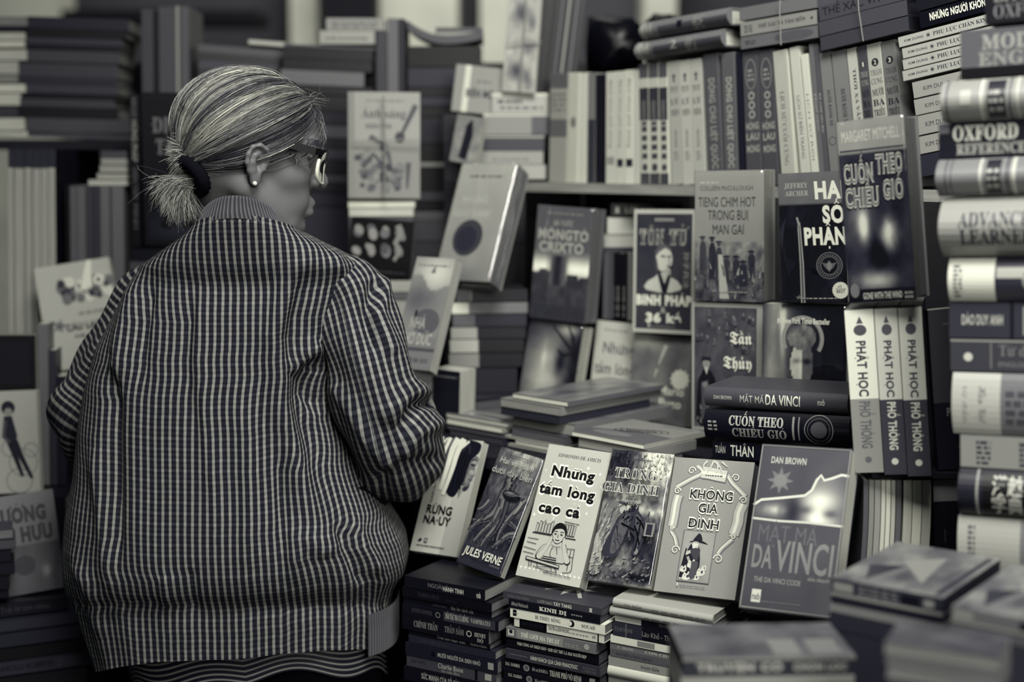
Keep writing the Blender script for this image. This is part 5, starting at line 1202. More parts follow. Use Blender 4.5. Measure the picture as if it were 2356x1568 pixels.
S2 = [
 ('dark grey paperback with bold pale title, topmost of the middle stack', 1155.5, 1383, 1359, 1376, dict(cover=.26, paper=.32, front=lambda s: (s.star(.5, .5, .3, 4, .6, .3), s.line([(.2, .3), (.8, .6)], .006, .62), s.line([(.3, .7), (.7, .3)], .006, .5)), sart=lambda s: (s.text('KHÂU HOA ĐỘNG', .05, .28, .27, .62, .44), s.text('LƯỠI DAO', .36, .25, .51, .62, .62), s.text('TÂY TẠNG', .52, .22, .70, .68, .8, 'bold'), X_(s, .88, .75)))),
 ('black paperback with a heavy slab title and five dots, second in the middle stack', 1170, 1381, 1376, 1397, dict(cover=.10, paper=.3, sart=lambda s: (s.text('Alfred Hitchcock', .03, .3, .22, .75, .62), s.text('KINH DỊ', .34, .3, .64, .72, .74, 'serif', fat=.03), [s.ell(.70+.025*i, .5, .009, g=.5, n=10) for i in range(5)]))),
 ('white paperback with dark serif title and a black crescent, third in the middle stack', 1173, 1391, 1397, 1419, dict(cover=.80, paper=.4, sart=lambda s: (s.text('BỊ THIÊU SỐNG', .27, .3, .54, .68, .2, 'serif'), s.text('SOUAD', .76, .3, .90, .68, .2, 'serif'), s.ell(.655, .5, .032, g=.05), s.ell(.64, .5, .022, g=.8), s.rect(.03, .2, .07, .85, .08), s.rect(.035, .45, .08, .55, .5)))),
 ('paperback with a speckled black panel between white ends, fourth in the middle stack', 1181, 1388, 1419, 1441, dict(cover=.76, paper=.4, sart=lambda s: (s.rect(.06, 0, .37, 1, .06), s.text('NGUYỄN HUYỀN', .08, .3, .34, .7, .14, 'serif'), s.text('CHUYỆN LẠ BỐN PHƯƠNG', .39, .35, .62, .7, .14, 'bold'), s.dummy(.63, .35, .84, .6, .55, 6), s.text('vh', .87, .3, .91, .7, .2), s.rect(.93, 0, .945, 1, .1)))),
 ('grey paperback with jagged white title on a pale panel, fifth in the middle stack', 1164, 1371, 1441, 1464, dict(cover=.42, paper=.3, sart=lambda s: (s.rect(.12, .06, .64, .94, .52), s.rect(.02, .2, .09, .8, .7), s.ell(.055, .6, .02, g=.15), s.text('THẾ GIỚI MA THUẬT', .17, .28, .60, .72, .84, 'serif'), s.dummy(.66, .2, .82, .6, .56, 4, 2), s.ell(.90, .55, .03, g=.6)))),
 ('thick black paperback with one long white line of capitals, sixth in the middle stack', 1163, 1376, 1464, 1488, dict(cover=.08, paper=.3, sart=T(('NXB CÔNG AN NHÂN DÂN • KHI SÁT THỦ LÀ HAI NGƯỜI ĐẸP', .12, .87, .38, .68, .74, 'serif')))),
 ('dark grey paperback with a bold white title, seventh in the middle stack', 1163, 1380, 1490, 1513, dict(cover=.24, paper=.3, sart=lambda s: (s.dummy(.04, .45, .24, .62, .42, 8), s.text('HÀNH KHÁCH QUÁ CẢNH FRANCFOOC', .27, .32, .77, .72, .74, 'bold'), s.text('AGATHA', .82, .5, .96, .74, .42), s.text('CHRISTIE', .82, .18, .96, .42, .42)))),
 ('black paperback with a round coin emblem and a mixed title, eighth in the middle stack', 1151, 1377, 1513, 1538, dict(cover=.09, paper=.3, sart=lambda s: (s.text('M.G. HARRIS', .04, .38, .19, .68, .68, 'serif'), s.ell(.26, .5, .032, g=.5), s.ell(.26, .5, .02, g=.34), s.text('Hồ sơ JOSHUA', .32, .36, .48, .66, .62, 'serif'), s.text('THÀNH PHỐ VÔ HÌNH', .50, .22, .82, .76, .74, 'serif'), s.rect(.90, .25, .955, .8, .55)))),
 ('black paperback with a round coin emblem, ninth in the middle stack at the picture edge', 1157, 1375, 1538, 1562, dict(cover=.09, paper=.3, sart=lambda s: (s.text('M.G. HARRIS', .05, .38, .20, .68, .66, 'serif'), s.ell(.28, .5, .032, g=.5), s.ell(.28, .5, .02, g=.34), s.text('Hồ sơ JOSHUA', .34, .36, .50, .66, .6, 'serif'), s.text('THỦY TRIỀU', .54, .3, .78, .72, .74)))),
]
S2.append(('dark paperback at the foot of the middle stack', 1155, 1375, 1562, ypx(1155, ZB, d2), dict(cover=.1)))
for it in S2: it[5]['group'] = G2
stack(S2, 1155, 1359, d2, 31, depth=.13)
S3 = [
 ('pale worn paperback with faint grey print, topmost of the pale stack', 1412, 1642, 1374, 1394, dict(cover=.62, bulge=.004, sart=lambda s: (s.text('TÁC PHẨM', .12, .3, .3, .6, .4, 'serif'), s.dummy(.4, .25, .95, .7, .5, 7)))),
 ('pale rounded paperback with a grey patch, second in the pale stack', 1405, 1640, 1394, 1413, dict(cover=.58, bulge=.004, sart=lambda s: s.dummy(.35, .3, .8, .62, .42, 5))),
 ('paperback half white and half black, third in the pale stack', 1413, 1635, 1413, 1429, dict(cover=.70, sart=lambda s: (s.rect(.28, 0, 1, 1, .12), s.text('TRUYỆN NGẮN', .46, .3, .66, .7, .5)))),
 ('black paperback with a pale banded end and soft white title, fourth in the pale stack', 1410, 1640, 1429, 1460, dict(cover=.09, sart=lambda s: (s.rect(.0, 0, .30, 1, .20), s.text('TẠ DUY ANH', .02, .36, .20, .66, .4, 'serif'), s.rect(.13, 0, .14, 1, .4), s.text('Lão Khổ - Thiên thần sám hối', .30, .3, .92, .68, .5)))),
 ('white paperback with a grey smudge of print, fifth in the pale stack', 1404, 1630, 1460, 1477, dict(cover=.80, sart=lambda s: (s.rect(.28, .1, .46, .9, .5), s.text('IRIS', .82, .3, .92, .7, .3)))),
 ('grey paperback with white slab capitals, sixth in the pale stack', 1402, 1632, 1477, 1493, dict(cover=.42, sart=T(('C. HẠNH', .08, .24, .3, .65, .66, 'serif'), ('CON CHÓ HẮC HÙNG', .36, .95, .3, .68, .74, 'serif')))),
 ('mid-grey paperback with dark faint lettering, seventh in the pale stack', 1402, 1628, 1493, 1509, dict(cover=.36, sart=T(('NGUYỄN CÔNG HOAN', .06, .44, .3, .68, .2, 'serif')))),
 ('pale grey paperback with small dark script, eighth in the pale stack', 1398, 1610, 1509, 1530, dict(cover=.56, sart=T(('truyện Kiều', .36, .56, .3, .7, .2, 'serif')))),
 ('white glossy paperback, ninth in the pale stack at the picture edge', 1398, 1600, 1530, 1556, dict(cover=.74, gloss=True, bulge=.004)),
]
S3.append(('pale paperback at the foot of the pale stack', 1398, 1600, 1556, ypx(1398, ZB, d3), dict(cover=.5)))
for it in S3: it[5]['group'] = G3; it[5].setdefault('paper', .5)
stack(S3, 1412, 1374, d3, 31, depth=.13)
dv = dA(1720)-.10
stack([('hidden dark book under the torn-strip book', 1712, 1855, ypx(1712, ZDV, dv), ypx(1712, .76, dv), dict(cover=.1)), ('lower hidden dark book under the torn-strip book', 1712, 1855, ypx(1712, .759, dv), ypx(1712, ZB, dv), dict(cover=.1))], 1712, 1430, dv, 30, depth=.13)
o = P(1200, 1500, 2.1)
BENCH = furniture('display_bench', 'low dark bench under the three spine-out stacks', 'bench', [('bench_top', (-.185, .33, -.17, .06, ZB-.03, ZB-.004), M_DWOOD)]+[('leg', (x, x+.05, y, y+.05, 0, ZB-.03), M_DWOOD) for x in (-.17, .27) for y in (-.15, .0)], 30, (P(1300, 1400, 2.05).x, 2.08))
# --- the table behind, books lying flat on it
ZT = .968; tx, ty = P(1300, 1000, 2.205).x, 2.205
r30 = Vector((math.cos(rad(30)), -math.sin(rad(30)), 0)); b30 = Vector((math.sin(rad(30)), math.cos(rad(30)), 0))
furniture('rear_rack', 'plain dark rack carrying the piles right of the shoulder', 'rack', [('rack_top', (-.36, -.056, 2.66, 2.99, ZT-.02, ZT-.0006), M_DWOOD)]+[('leg', (x, x+.04, y, y+.04, 0, ZT-.02), M_DWOOD) for x in (-.35, -.2) for y in (2.78, 2.94)])
furniture('stall_table', 'plain board table carrying the flat books behind the front row', 'table', [('table_top', (-.33, .22, 0, .68, ZT-.02, ZT-.0006), M_DWOOD)]+[('leg', (x, x+.05, y, y+.05, 0, ZT-.02), M_DWOOD) for x in (-.31, .12) for y in (.3, .6)], 30, (tx, ty))
GT = 'books lying flat in a pile in front of the display'
T1 = [((1307, 924), 936, 1179, 1525, dict(cover=.36, paper=.80, front=art_sheet(.2, .62, 201, 4), gloss=True), 'thin glossy paperback with bright page edges, topmost of the flat pile'),
      ((1290, 937.5), 957, 1151, 1522, dict(cover=.48, paper=.55), 'worn paperback with pale page edges, second in the flat pile'),
      ((1287, 958), 976, 1151, 1495, dict(cover=.20, paper=.2, parts=False), 'battered dark paperback with frayed edges, third in the flat pile'),
      ((1323, 977), 1004, 1180, 1547, dict(cover=.42, paper=.56, front=art_sheet(.2, .55, 203, 5)), 'thick tan-edged book sticking out to the front, fourth in the flat pile'),
      ((1300, 1005), 1024, 1177, 1500, dict(cover=.32, paper=.36), 'grey-edged paperback, fifth in the flat pile'),
      ((1296, 1025), 1031, 1158, 1500, dict(cover=.62, paper=.6), 'thin pale booklet, sixth in the flat pile'),
      ((1290, 1032), 1041, 1185, 1490, dict(cover=.6, paper=.74), 'white-edged paperback, seventh in the flat pile')]
dT = 2.285
for near, yb, xl, xr, k, l in T1: flat(l, near, yb, dT, xl, xr, 44, group=GT, **k)
flat('pale rounded paperback at the foot of the flat pile', (1285, 1042), ypx(1285, ZT, dT), dT, 1168, 1490, 44, group=GT, cover=.56, paper=.62)
T2 = [((1169, 974), 983, 1026, 1218, dict(cover=.46, paper=.74, front=lambda s: (art_sheet(.3, .6, 205, 5)(s), s.ell(.45, .5, .34, .2, .66, 24), s.ell(.45, .5, .28, .16, .3, 24))), 'paperback with a pale oval on its cover, topmost of the low pile by the sleeve'),
      ((1156, 984), 997, 1027, 1205, dict(cover=.5, paper=.8), 'bright-edged paperback, second in the low pile by the sleeve'),
      ((1160, 998), 1009, 1028, 1208, dict(cover=.3, paper=.34), 'dark-edged paperback, third in the low pile by the sleeve'),
      ((1158, 1010), 1024, 1034, 1206, dict(cover=.2, paper=.26), 'black-covered paperback, fourth in the low pile by the sleeve')]
for near, yb, xl, xr, k, l in T2: flat(l, near, yb, 2.375, xl, xr, 43, **k)
flat('worn paperback at the foot of the low pile by the sleeve', (1160, 1025), ypx(1160, ZT, 2.375), 2.375, 1035, 1206, 43, cover=.4, paper=.5)
T3 = [((1018, 929), 933, 962, 1178, dict(cover=.12, paper=.3), 'thin dark booklet topmost of the pile behind the elbow'), ((1022, 934), 953, 985, 1165, dict(cover=.34, paper=.42), 'thick grey-edged book second in the pile behind the elbow'),
      ((1026, 954), ypx(1026, ZT, 2.56), 990, 1160, dict(cover=.4, paper=.62), 'pale-edged book third in the pile behind the elbow')]
for near, yb, xl, xr, k, l in T3: flat(l, near, yb, 2.56, xl, xr, 56, **k)
def art_loops(s):
    s.grid(lambda u, v: .5, 2, 2); s.poly([(0, .55), (.5, .5), (1, .7), (1, 1), (0, 1)], .36); s.text('VIET ANH SACH', .08, .06, .5, .10, .2, 'bold')
    for i in range(7): s.ring(.3+.06*i, .38+.03*i, .10, .002, .14, .07)
    s.ell(.62, .78, .26, .1, .44, 20)
flat('white-edged book with looped doodles on its cover, lying before the flat pile', (1483, 1022), 1034, 2.14, 1315, 1622, 46, cover=.56, paper=.86, front=art_loops)
flat('grey-covered book under the doodled one', (1490, 1035), 1058, 2.14, 1330, 1602, 46, cover=.46, paper=.6, front=art_lines(.5, .3, 4))
flat('plain book at the foot of the doodled pair', (1485, 1059), ypx(1485, ZT, 2.14), 2.14, 1330, 1570, 46, cover=.4, paper=.5)
# --- books standing behind the table
ZC = P(1640, 1066, 2.075).z-.001
GM = 'books shown face out behind the flat piles'
display('dark book with a soft pale face beside black branches, lower of two', [(1221, 741), (1343, 742), (1306, 992), (1180, 992)], 2.62, 30, 9, .04, zfoot=ZT, cover=.3, front=art_face, paper=.7, gloss=True, wrap=True, group=GM)
display('grey book with a castle on a crag and big soft capitals, wrapped in cellophane', [(1237, 473), (1368, 477), (1343, 739), (1219, 735)], 2.63, 30, 4, .05, cover=.34, front=art_castle, paper=.42, gloss=True, wrap=True, group=GM)
display('pale book with grey rounded lettering, half hidden by the book with a starburst', [(1375, 738), (1466, 743), (1440, 992), (1347, 988)], 2.64, 30, 8, .03, zfoot=ZT, cover=.66, front=art_plain_title, group=GM)
display('mottled grey book with a white starburst and two bold white words', [(1464, 771), (1592, 774), (1578, 990), (1437, 985)], 2.56, 30, 8, .03, zfoot=ZT, cover=.4, front=art_burst, gloss=True, wrap=True, group=GM)
display('dark pale-framed book with an old bearded man in robes and a white ampersand', [(1460, 482), (1600, 481), (1596, 770), (1455, 762)], 2.56, 30, 2, .035, cover=.62, front=art_general, group=GM)
GC = 'books shown face out in the square block of four'
display('pale book with walkers in a field, upper left of the square block of four', [(1600, 392), (1757, 392), (1759, 694), (1599, 692)], 2.34, 30, 0, .05, cover=.52, front=art_field, paper=.55, wrap=True, group=GC, gloss=True)
display('black book with chalky white capitals and a round seal, upper right of the square block', [(1793, 399), (1941, 393), (1954, 696), (1795, 696)], 2.22, 30, 0, .045, cover=.08, front=art_seal, gloss=True, wrap=True, group=GC)
display('pale-framed book with a robed figure and blackletter title, lower left of the square block', [(1592, 696), (1755, 697), (1752, 1021), (1592, 1019)], 2.34, 30, 1, .05, zfoot=ZC, cover=.56, front=art_emperor, group=GC)
display('dark book with a pale marble head and halo, lower right of the square block', [(1757, 699), (1949, 702), (1946, 1022), (1754, 1021)], 2.235, 30, 1, .04, zfoot=ZC, cover=.1, front=art_statue, gloss=True, wrap=True, group=GC)
flat_spine('dark hardback with a white double-sized title word, lying above the glossy black one', [(1624, 905), (1952, 889), (1952, 942), (1624, 943)], 2.075, 30, .12, cover=.27, hard=True, bulge=.006, sart=T(('DAN BROWN', .07, .20, .4, .6, .62, 'bold'), ('MẬT MÃ', .26, .43, .3, .68, .66), ('DA VINCI', .44, .68, .26, .78, .78, 'bold'), ('nxb', .80, .85, .4, .7, .62, 'black')))
flat_spine('glossy black hardback with outlined capitals and a round crest, lying under the dark one', [(1624, 950), (1956, 947), (1958, 1020), (1624, 1012)], 2.075, 30, .12, cover=.10, hard=True, bulge=.008, gloss=True, sart=lambda s: (s.text('CUỐN THEO', .18, .52, .56, .84, .62, 'serif', fat=.02), s.text('CHIỀU GIÓ', .2, .12, .58, .42, .5, 'serif', fat=.02), s.ring(.80, .5, .095, .0015, .45), s.ring(.80, .5, .075, .001, .35), s.ell(.80, .5, .055, g=.32, n=20), s.rect(.62, .1, .635, .9, .5), s.rect(.66, .1, .67, .9, .45), s.dummy(.03, .3, .10, .7, .5, 2, 3)))
flat_spine('black book with chalky capitals peeping over the ribbon-framed book', [(1640, 1023), (1944, 1023), (1944, 1066), (1640, 1064)], 2.075, 30, .12, cover=.10, gloss=True, sart=T(('TUẤN', .02, .1, .3, .7, .6, 'bold'), ('THÂN', .14, .32, .2, .8, .72, 'bold')))
zc = ZC
o = P(1624, 1066, 2.065)
furniture('display_shelf', 'narrow shelf board under the square block of four', 'shelf', [('shelf_board', (-.02, .195, -.012, .42, zc-.02, zc-.0015), M_DWOOD), ('upright', (-.018, -.002, .05, .41, 0, zc-.02), M_DWOOD), ('upright', (.175, .19, .06, .41, 0, zc-.02), M_DWOOD)], 30, (o.x, o.y))
# --- religious set, saga, magazines
GP = 'three matching volumes with a leaf mark on the spine'
def leafset(top, low, tl):
    def f(s):
        s.rect(0, 0, .545, 1, top); s.rect(.545, 0, 1, 1, low); s.ell(.125, .5, .034, .23, .3, 14); s.poly([(.085, .38), (.04, .5), (.085, .62)], .3)
        s.text('PHẬT HỌC', .19, .34, .53, .66, .22, 'black'); s.text('PHỔ THÔNG', .56, .32, .85, .68, tl, 'black'); s.ell(.92, .5, .02, g=tl)
    return f
zp = P(1966, 1087, 1.85).z
for i, (c, sp, cg) in enumerate((([(1942, 713), (2008, 711), (2034, 1086), (1966, 1088)], leafset(.76, .50, .36), .5), ([(2009, 711), (2064, 708), (2086, 1084), (2035, 1086)], leafset(.68, .24, .7), .24), ([(2065, 708), (2119, 706), (2143, 1083), (2087, 1085)], leafset(.68, .24, .7), .2))):
    upright(('widest and palest of three leaf-marked volumes, nearest the glossy black hardback', 'middle of three leaf-marked volumes, grey over dark', 'last of three leaf-marked volumes, beside the dark face-out cover')[i], c, line_d(c[3][0], 1086, P(1966, 1087, 1.85).x, 1.85, 18), 18, .15, zfoot=zp, cover=cg, paper=.6, sart=sp, group=GP)
display('dark two-toned cover half hidden between the leaf-marked volumes and the dictionaries', [(2134, 706), (2296, 704), (2318, 1080), (2159, 1084)], 1.862, 0, 0, .015, zfoot=zp, cover=.14, front=lambda s: (s.rect(0, .42, 1, 1, .28), s.text('PHẬT', .33, .70, .95, .80, .07, 'black'), s.text('HỌC', .36, .52, .9, .60, .09, 'black'), s.text('PHỔ THÔNG', .18, .335, .9, .385, .5, 'bold'), s.dummy(.2, .9, .8, .92, .4, 5), s.star(.33, .14, .03, 4, .3)))
display('tall thick wrapped book with fat striped letters, standing on the three leaf-marked volumes', [(1925, 281), (2078, 263), (2110, 698), (1954, 703)], 1.85, 30, 0, .07, zfoot=P(2000, 708, 1.84).z+.004, cover=.4, front=art_romance, paper=.46, back=.44, hard=True, wrap=True, gloss=True)
o = P(1958, 1090, 1.845)
furniture('small_plank', 'thin dark plank carrying the three leaf-marked volumes', 'plank', [('board', (.03, .225, .012, .20, zp-.008, zp-.0008), M_DWOOD), ('upright', (.06, .12, .19, .20, 0, zp-.008), M_DWOOD)], 3, (o.x, o.y))
GZ = 'curved magazines standing under the leaf-marked volumes'
def bend(k): return lambda x, y, z, w, h, t: (x, y+k*(1-z/h)**2, z)
zm = .80
for i, (x0, x1, g) in enumerate(((1986, 1998, .32), (1999, 2011, .5), (2012, 2026, .55), (2027, 2037, .74), (2038, 2049, .78), (2050, 2060, .70), (2061, 2074, .40), (2078, 2098, .72), (2099, 2120, .8), (2121, 2142, .66))):
    upright(f'thin {"dark" if g < .45 else "grey" if g < .6 else "pale"} curved magazine, {["first", "second", "third", "fourth", "fifth", "sixth", "seventh", "eighth", "ninth", "last"][i]} of ten under the leaf-marked volumes', [(x0, 1104), (x1, 1104), (x1+3, 1320), (x0+3, 1320)], 1.86, 3, .14, zfoot=zm, cover=g, paper=.7, group=GZ, name='magazine', cat='magazine', warp=bend(.022))
upright('black volume with a grey top band, at the end of the curved magazines', [(2146, 1104), (2204, 1102), (2208, 1310), (2150, 1312)], 1.86, 3, .14, zfoot=zm, cover=.09, hard=True, sart=lambda s: (s.rect(0, 0, .13, 1, .42), s.dummy(.3, .4, .9, .55, .2, 5)))
o = P(1985, 1100, 1.855)
furniture('magazine_bench', 'low dark bench under the curved magazines', 'bench', [('bench_top', (-.025, .135, -.02, .16, zm-.03, zm-.0008), M_DWOOD), ('leg', (-.02, .0, .02, .15, 0, zm-.03), M_DWOOD), ('leg', (.11, .13, .02, .15, 0, zm-.03), M_DWOOD)], 3, (o.x, o.y))
# --- tower of dictionaries at the picture edge
def sl(y): return -.082+(y-290)*.000150
GW = 'thick dictionaries in the leaning tower at the picture edge'
rings = lambda *xs: (lambda s: [s.rect(x, 0, x+.012, 1, g) for x, g in xs])
W_ = [
 ('dark dictionary with two lines of pale capitals, topmost of the leaning tower', 2266, -38, 62, dict(cover=.09, sart=T(('LITTLE', .05, .36, .5, .9, .5, 'serif'), ('OXFORD', .05, .40, .12, .44, .42, 'serif')))),
 ('grey dictionary with soft capitals above a black band, second in the leaning tower', 2210, 77, 188, dict(cover=.34, sart=lambda s: (s.rect(0, 0, 1, .22, .06), s.text('MODERN', .12, .58, .62, .88, .54, 'serif', fat=.02), s.text('ENGLISH', .10, .24, .64, .52, .5, 'serif', fat=.02)))),
 ('pale ringed dictionary with a dark label panel, third in the leaning tower', 2172, 194, 289, dict(cover=.52, bulge=.02, sart=lambda s: (s.rect(.03, 0, .04, 1, .3), s.rect(.22, 0, .235, 1, .7), s.rect(.26, .05, .36, .95, .12), s.dummy(.27, .2, .35, .8, .55, 2, 3), s.rect(.38, 0, .39, 1, .25), s.rect(.42, 0, .43, 1, .7), s.rect(.11, .4, .17, .75, .62)))),
 ('black dictionary with large white serif capitals in two lines, fourth in the leaning tower', 2160, 291, 372, dict(cover=.11, sart=lambda s: (s.rect(.0, .72, .06, 1, .36), s.text('OXFORD', .08, .50, .44, .92, .66, 'serif', fat=.02), s.text('REFERENCE', .10, .10, .48, .40, .54, 'serif', fat=.02)))),
 ('grey ringed dictionary with a dark label panel, fifth in the leaning tower', 2161, 374, 458, dict(cover=.44, bulge=.02, sart=lambda s: (s.rect(.05, 0, .06, 1, .3), s.rect(.08, 0, .09, 1, .34), s.rect(.24, 0, .255, 1, .66), s.rect(.28, .04, .36, .96, .12), s.dummy(.285, .2, .355, .8, .55, 2, 3), s.rect(.39, 0, .40, 1, .2), s.rect(.42, 0, .44, 1, .66)))),
 ('fat rounded pale dictionary with dark serif capitals, sixth in the leaning tower', 2172, 461, 597, dict(cover=.54, bulge=.03, gloss=True, sart=T(('ADVANCED', .11, .56, .52, .76, .2, 'serif'), ('LEARNERS', .12, .56, .22, .48, .16, 'serif')))),
 ('dictionary with a white end and a dark banded spine, seventh in the leaning tower', 2186, 600, 698, dict(cover=.22, bulge=.012, gloss=True, sart=lambda s: (s.rect(0, 0, .26, 1, .76), s.dummy(.03, .1, .08, .9, .4, 1, 8), s.rect(.27, .55, 1, .8, .6), s.ell(.50, .5, .09, g=.5, n=20), s.ell(.50, .5, .05, g=.36, n=16)))),
 ('dark boxed dictionary with one white line of capitals, eighth in the leaning tower', 2184, 701, 782, dict(cover=.22, sart=lambda s: (s.text('ĐÀO DUY ANH', .07, .38, .30, .66, .66, 'bold'), s.rect(.34, 0, .36, 1, .1), s.rect(.41, .1, .6, .9, .52)))),
 ('dark dictionary with a pale oval badge, ninth in the leaning tower', 2187, 785, 858, dict(cover=.25, sart=lambda s: (s.ell(.10, .45, .025, g=.7), s.rect(.225, .1, .23, .9, .5), s.text('Từ điển', .27, .5, .52, .86, .42, 'serif'), s.text('ENGLISH  VIETNAMESE', .27, .16, .7, .32, .46), s.rect(0, .93, 1, 1, .5)))),
 ('sagging pale and grey dictionary with faint vertical script, tenth in the leaning tower', 2194, 861, 1001, dict(cover=.40, bulge=.01, sart=lambda s: (s.rect(0, 0, .27, 1, .62), s.text('từ điển', .06, .2, .09, .8, .45, rot=-90), s.text('Hán Việt', .15, .2, .20, .8, .4, 'script', rot=-90), s.dummy(.3, .2, .5, .8, .28, 3, 4)))),
 ('pale dictionary with two columns of dark marks, eleventh in the leaning tower', 2210, 1004, 1078, dict(cover=.50, sart=lambda s: (s.dummy(.09, .1, .17, .9, .22, 2, 5), s.dummy(.33, .1, .42, .9, .24, 2, 5)))),
 ('black ringed dictionary with a white boxed title, twelfth in the leaning tower', 2210, 1081, 1187, dict(cover=.13, bulge=.016, sart=lambda s: (s.rect(.10, 0, .115, 1, .5), s.rect(.14, .06, .42, .94, .05), s.text('漢越', .19, .55, .36, .85, .66, fat=.02), s.text('字典', .19, .14, .36, .44, .62, fat=.02), s.rect(.44, 0, .46, 1, .5)))),
 ('pale wide dictionary with a grey band, at the foot of the leaning tower', 2206, 1190, 1322, dict(cover=.60, bulge=.008, gloss=True, sart=lambda s: (s.dummy(.06, .1, .10, .9, .36, 1, 9), s.rect(.35, 0, .5, 1, .44), s.text('典', .44, .4, .5, .7, .2)))),
]
XW, YW = P(2190, 700, 1.70).x, 1.70
for l, x0, a, b, k in W_:
    d = line_d(x0, (a+b)/2, XW, YW, 30); x1 = x0+430
    flat_spine(l, [(x0, a), (x1, a+sl(a)*430), (x1, b+sl(b)*430), (x0, b)], d, 30, .15, hard=True, group=GW, **dict(k, name='dictionary', cat='dictionary'))
z0 = P(2206, 1322, line_d(2206, 1322, XW, YW, 30)).z; o = P(2206, 1322, line_d(2206, 1322, XW, YW, 30))
CRATE = furniture('wooden_crate', 'dark crate under the leaning tower of dictionaries', 'crate', [('crate_box', (.02, .26, .01, .14, .0, z0-.002), M_DWOOD)], 30, (o.x, o.y))
# --- nearest piles, out of focus
GF = 'comic-sized books in the blurred piles nearest the lens'
zF = .68
smear = lambda s: (s.rect(0, .80, 1, 1, .5), s.text('TRUYỆN CỔ', .08, .25, .58, .65, .62, 'black', fat=.03), s.text('CHỌN LỌC', .64, .25, .95, .62, .6, 'black', fat=.03))
dN = 1.40; zF = .78
flat('blurred grey paperback with a bright smeared title on its spine, nearest the lens', (1571, 1512), 1556, dN, 0, 1969, 88, depL=.105, cover=.32, spine=.22, paper=.3, group=GF, sart=smear, front=lambda s: (art_sheet(.2, .46, 211, 4)(s), s.rect(.06, .3, .5, .46, .46), s.rect(.06, .06, .5, .24, .44)), back=.3)
flat('pale paperback under the nearest blurred one', (1567, 1558), 1600, dN, 0, 1966, 89, depL=.11, cover=.56, paper=.6, group=GF)
flat('paperback at the foot of the nearest blurred pile', (1562, 1601), ypx(1562, zF, dN), dN, 0, 1966, 90, depL=.11, cover=.4, paper=.5, group=GF)
def fl(label, c, yb, d, ang, k): return flat(label, c[0], yb, d, c[1], c[2], ang, group=GF, **k)
comic = lambda s: (art_sheet(.22, .6, 215, 4)(s), s.poly([(.2, .3), (.8, .4), (.6, .7)], .52), s.poly([(.1, .75), (.5, .6), (.4, .9)], .2), s.rect(.05, .05, .95, .10, .2))
def comic_edge(s): s.rect(0, 0, 1, .18, .5); s.rect(.02, .3, .2, .8, .5); s.dummy(.25, .25, .62, .9, .42, 5, 3); s.rect(.64, .3, .8, .8, .10); s.rect(.84, .35, .93, .75, .5)
dF = 1.45
NM = ['thick comic volume with a bright picture cover, topmost of the blurred pile below the dictionaries', 'dark comic volume second in the blurred pile below the dictionaries', 'pale-edged comic volume third in the blurred pile below the dictionaries', 'grey comic volume fourth in the blurred pile below the dictionaries', 'comic volume at the foot of the blurred pile below the dictionaries']
for i, (a, b, k) in enumerate(((1376, 1418, dict(cover=.32, spine=.2, paper=.16, front=comic, sart=comic_edge, gloss=True)), (1419, 1436, dict(cover=.14, paper=.16)), (1437, 1458, dict(cover=.45, paper=.42)), (1459, 1500, dict(cover=.2, paper=.24)), (1501, None, dict(cover=.2, paper=.2)))):
    fl(NM[i], ((2169, a), 1914-2*i, 2304), b or ypx(2169, zF, dF), dF, 37, dict(k, spine_right='left'))
for i, (a, b, k) in enumerate(((1440, 1478, dict(cover=.42, spine=.4, paper=.36, front=comic, sart=comic_edge)), (1479, 1505, dict(cover=.34, paper=.34)), (1506, None, dict(cover=.22, paper=.3)))):
    fl(['pale picture-covered comic volume, topmost of the pile at the very edge', 'grey comic volume, second at the very edge', 'dark comic volume at the foot of the pile at the very edge'][i], ((2440, a), 2190, 2560), b or ypx(2440, zF, 1.335), 1.335, 37, dict(k, spine_right='left'))
for i, (a, b, g) in enumerate(((1517, 1541, .50), (1542, 1564, .42), (1565, 1600, .46), (1601, None, .3))):
    flat(['pale-edged paperback with a split white band, topmost of the corner pile', 'grey paperback, second in the corner pile', 'grey lettered paperback, third in the corner pile', 'paperback at the foot of the corner pile'][i], (2303, a), b or ypx(2303, zF, 1.21), 1.21, 2034+3*i, 2420, 26, dep=.07, cover=g, paper=g, group=GF, front=art_sheet(.15, .4, 219, 4) if i == 0 else None)
furniture('front_table', 'dark low table under the blurred piles nearest the lens', 'table', [('table_top', (.14, .66, 1.19, 1.585, zF-.03, zF-.0008), M_DWOOD)]+[('leg', (x, x+.05, y, y+.05, 0, zF-.03), M_DWOOD) for x in (.16, .58) for y in (1.21, 1.5)])
# --- upper shelf: a row of upright spines
XB, YB, AB, ZS = .079, 2.80, 49, 1.404
def dB(x, y=300): return line_d(x, y, XB, YB, AB)
GB = 'upright books along the upper shelf'
def vtext(t, g, u0=.2, u1=.85, v0=.25, v1=.75, st='sans', extra=None):
    def f(s):
        s.text(t, u0, v0, u1, v1, g, st)
        if extra: extra(s)
    return f
def sV(s_fn):
    """turns a spine so that lettering stands upright"""
    def f(s): s_fn(Surf(s.g, lambda u, v, o: (-o, s.H-u, v), s.H, s.W, s.mi, s.off))
    return f
def trio1(s): s.rect(0, .88, 1, 1, .36); s.rect(0, .70, 1, .80, .24); s.rect(.0, .53, 1, .70, .28); s.text('MORIMOTO', .3, .54, .62, .69, .6, rot=-90); s.rect(0, 0, 1, .09, .3); [s.rect(.2, .21+.075*i, .8, .255+.075*i, .3) for i in range(4)]; s.rect(.2, .49, .8, .52, .34); s.ell(.5, .14, .3, g=.3)
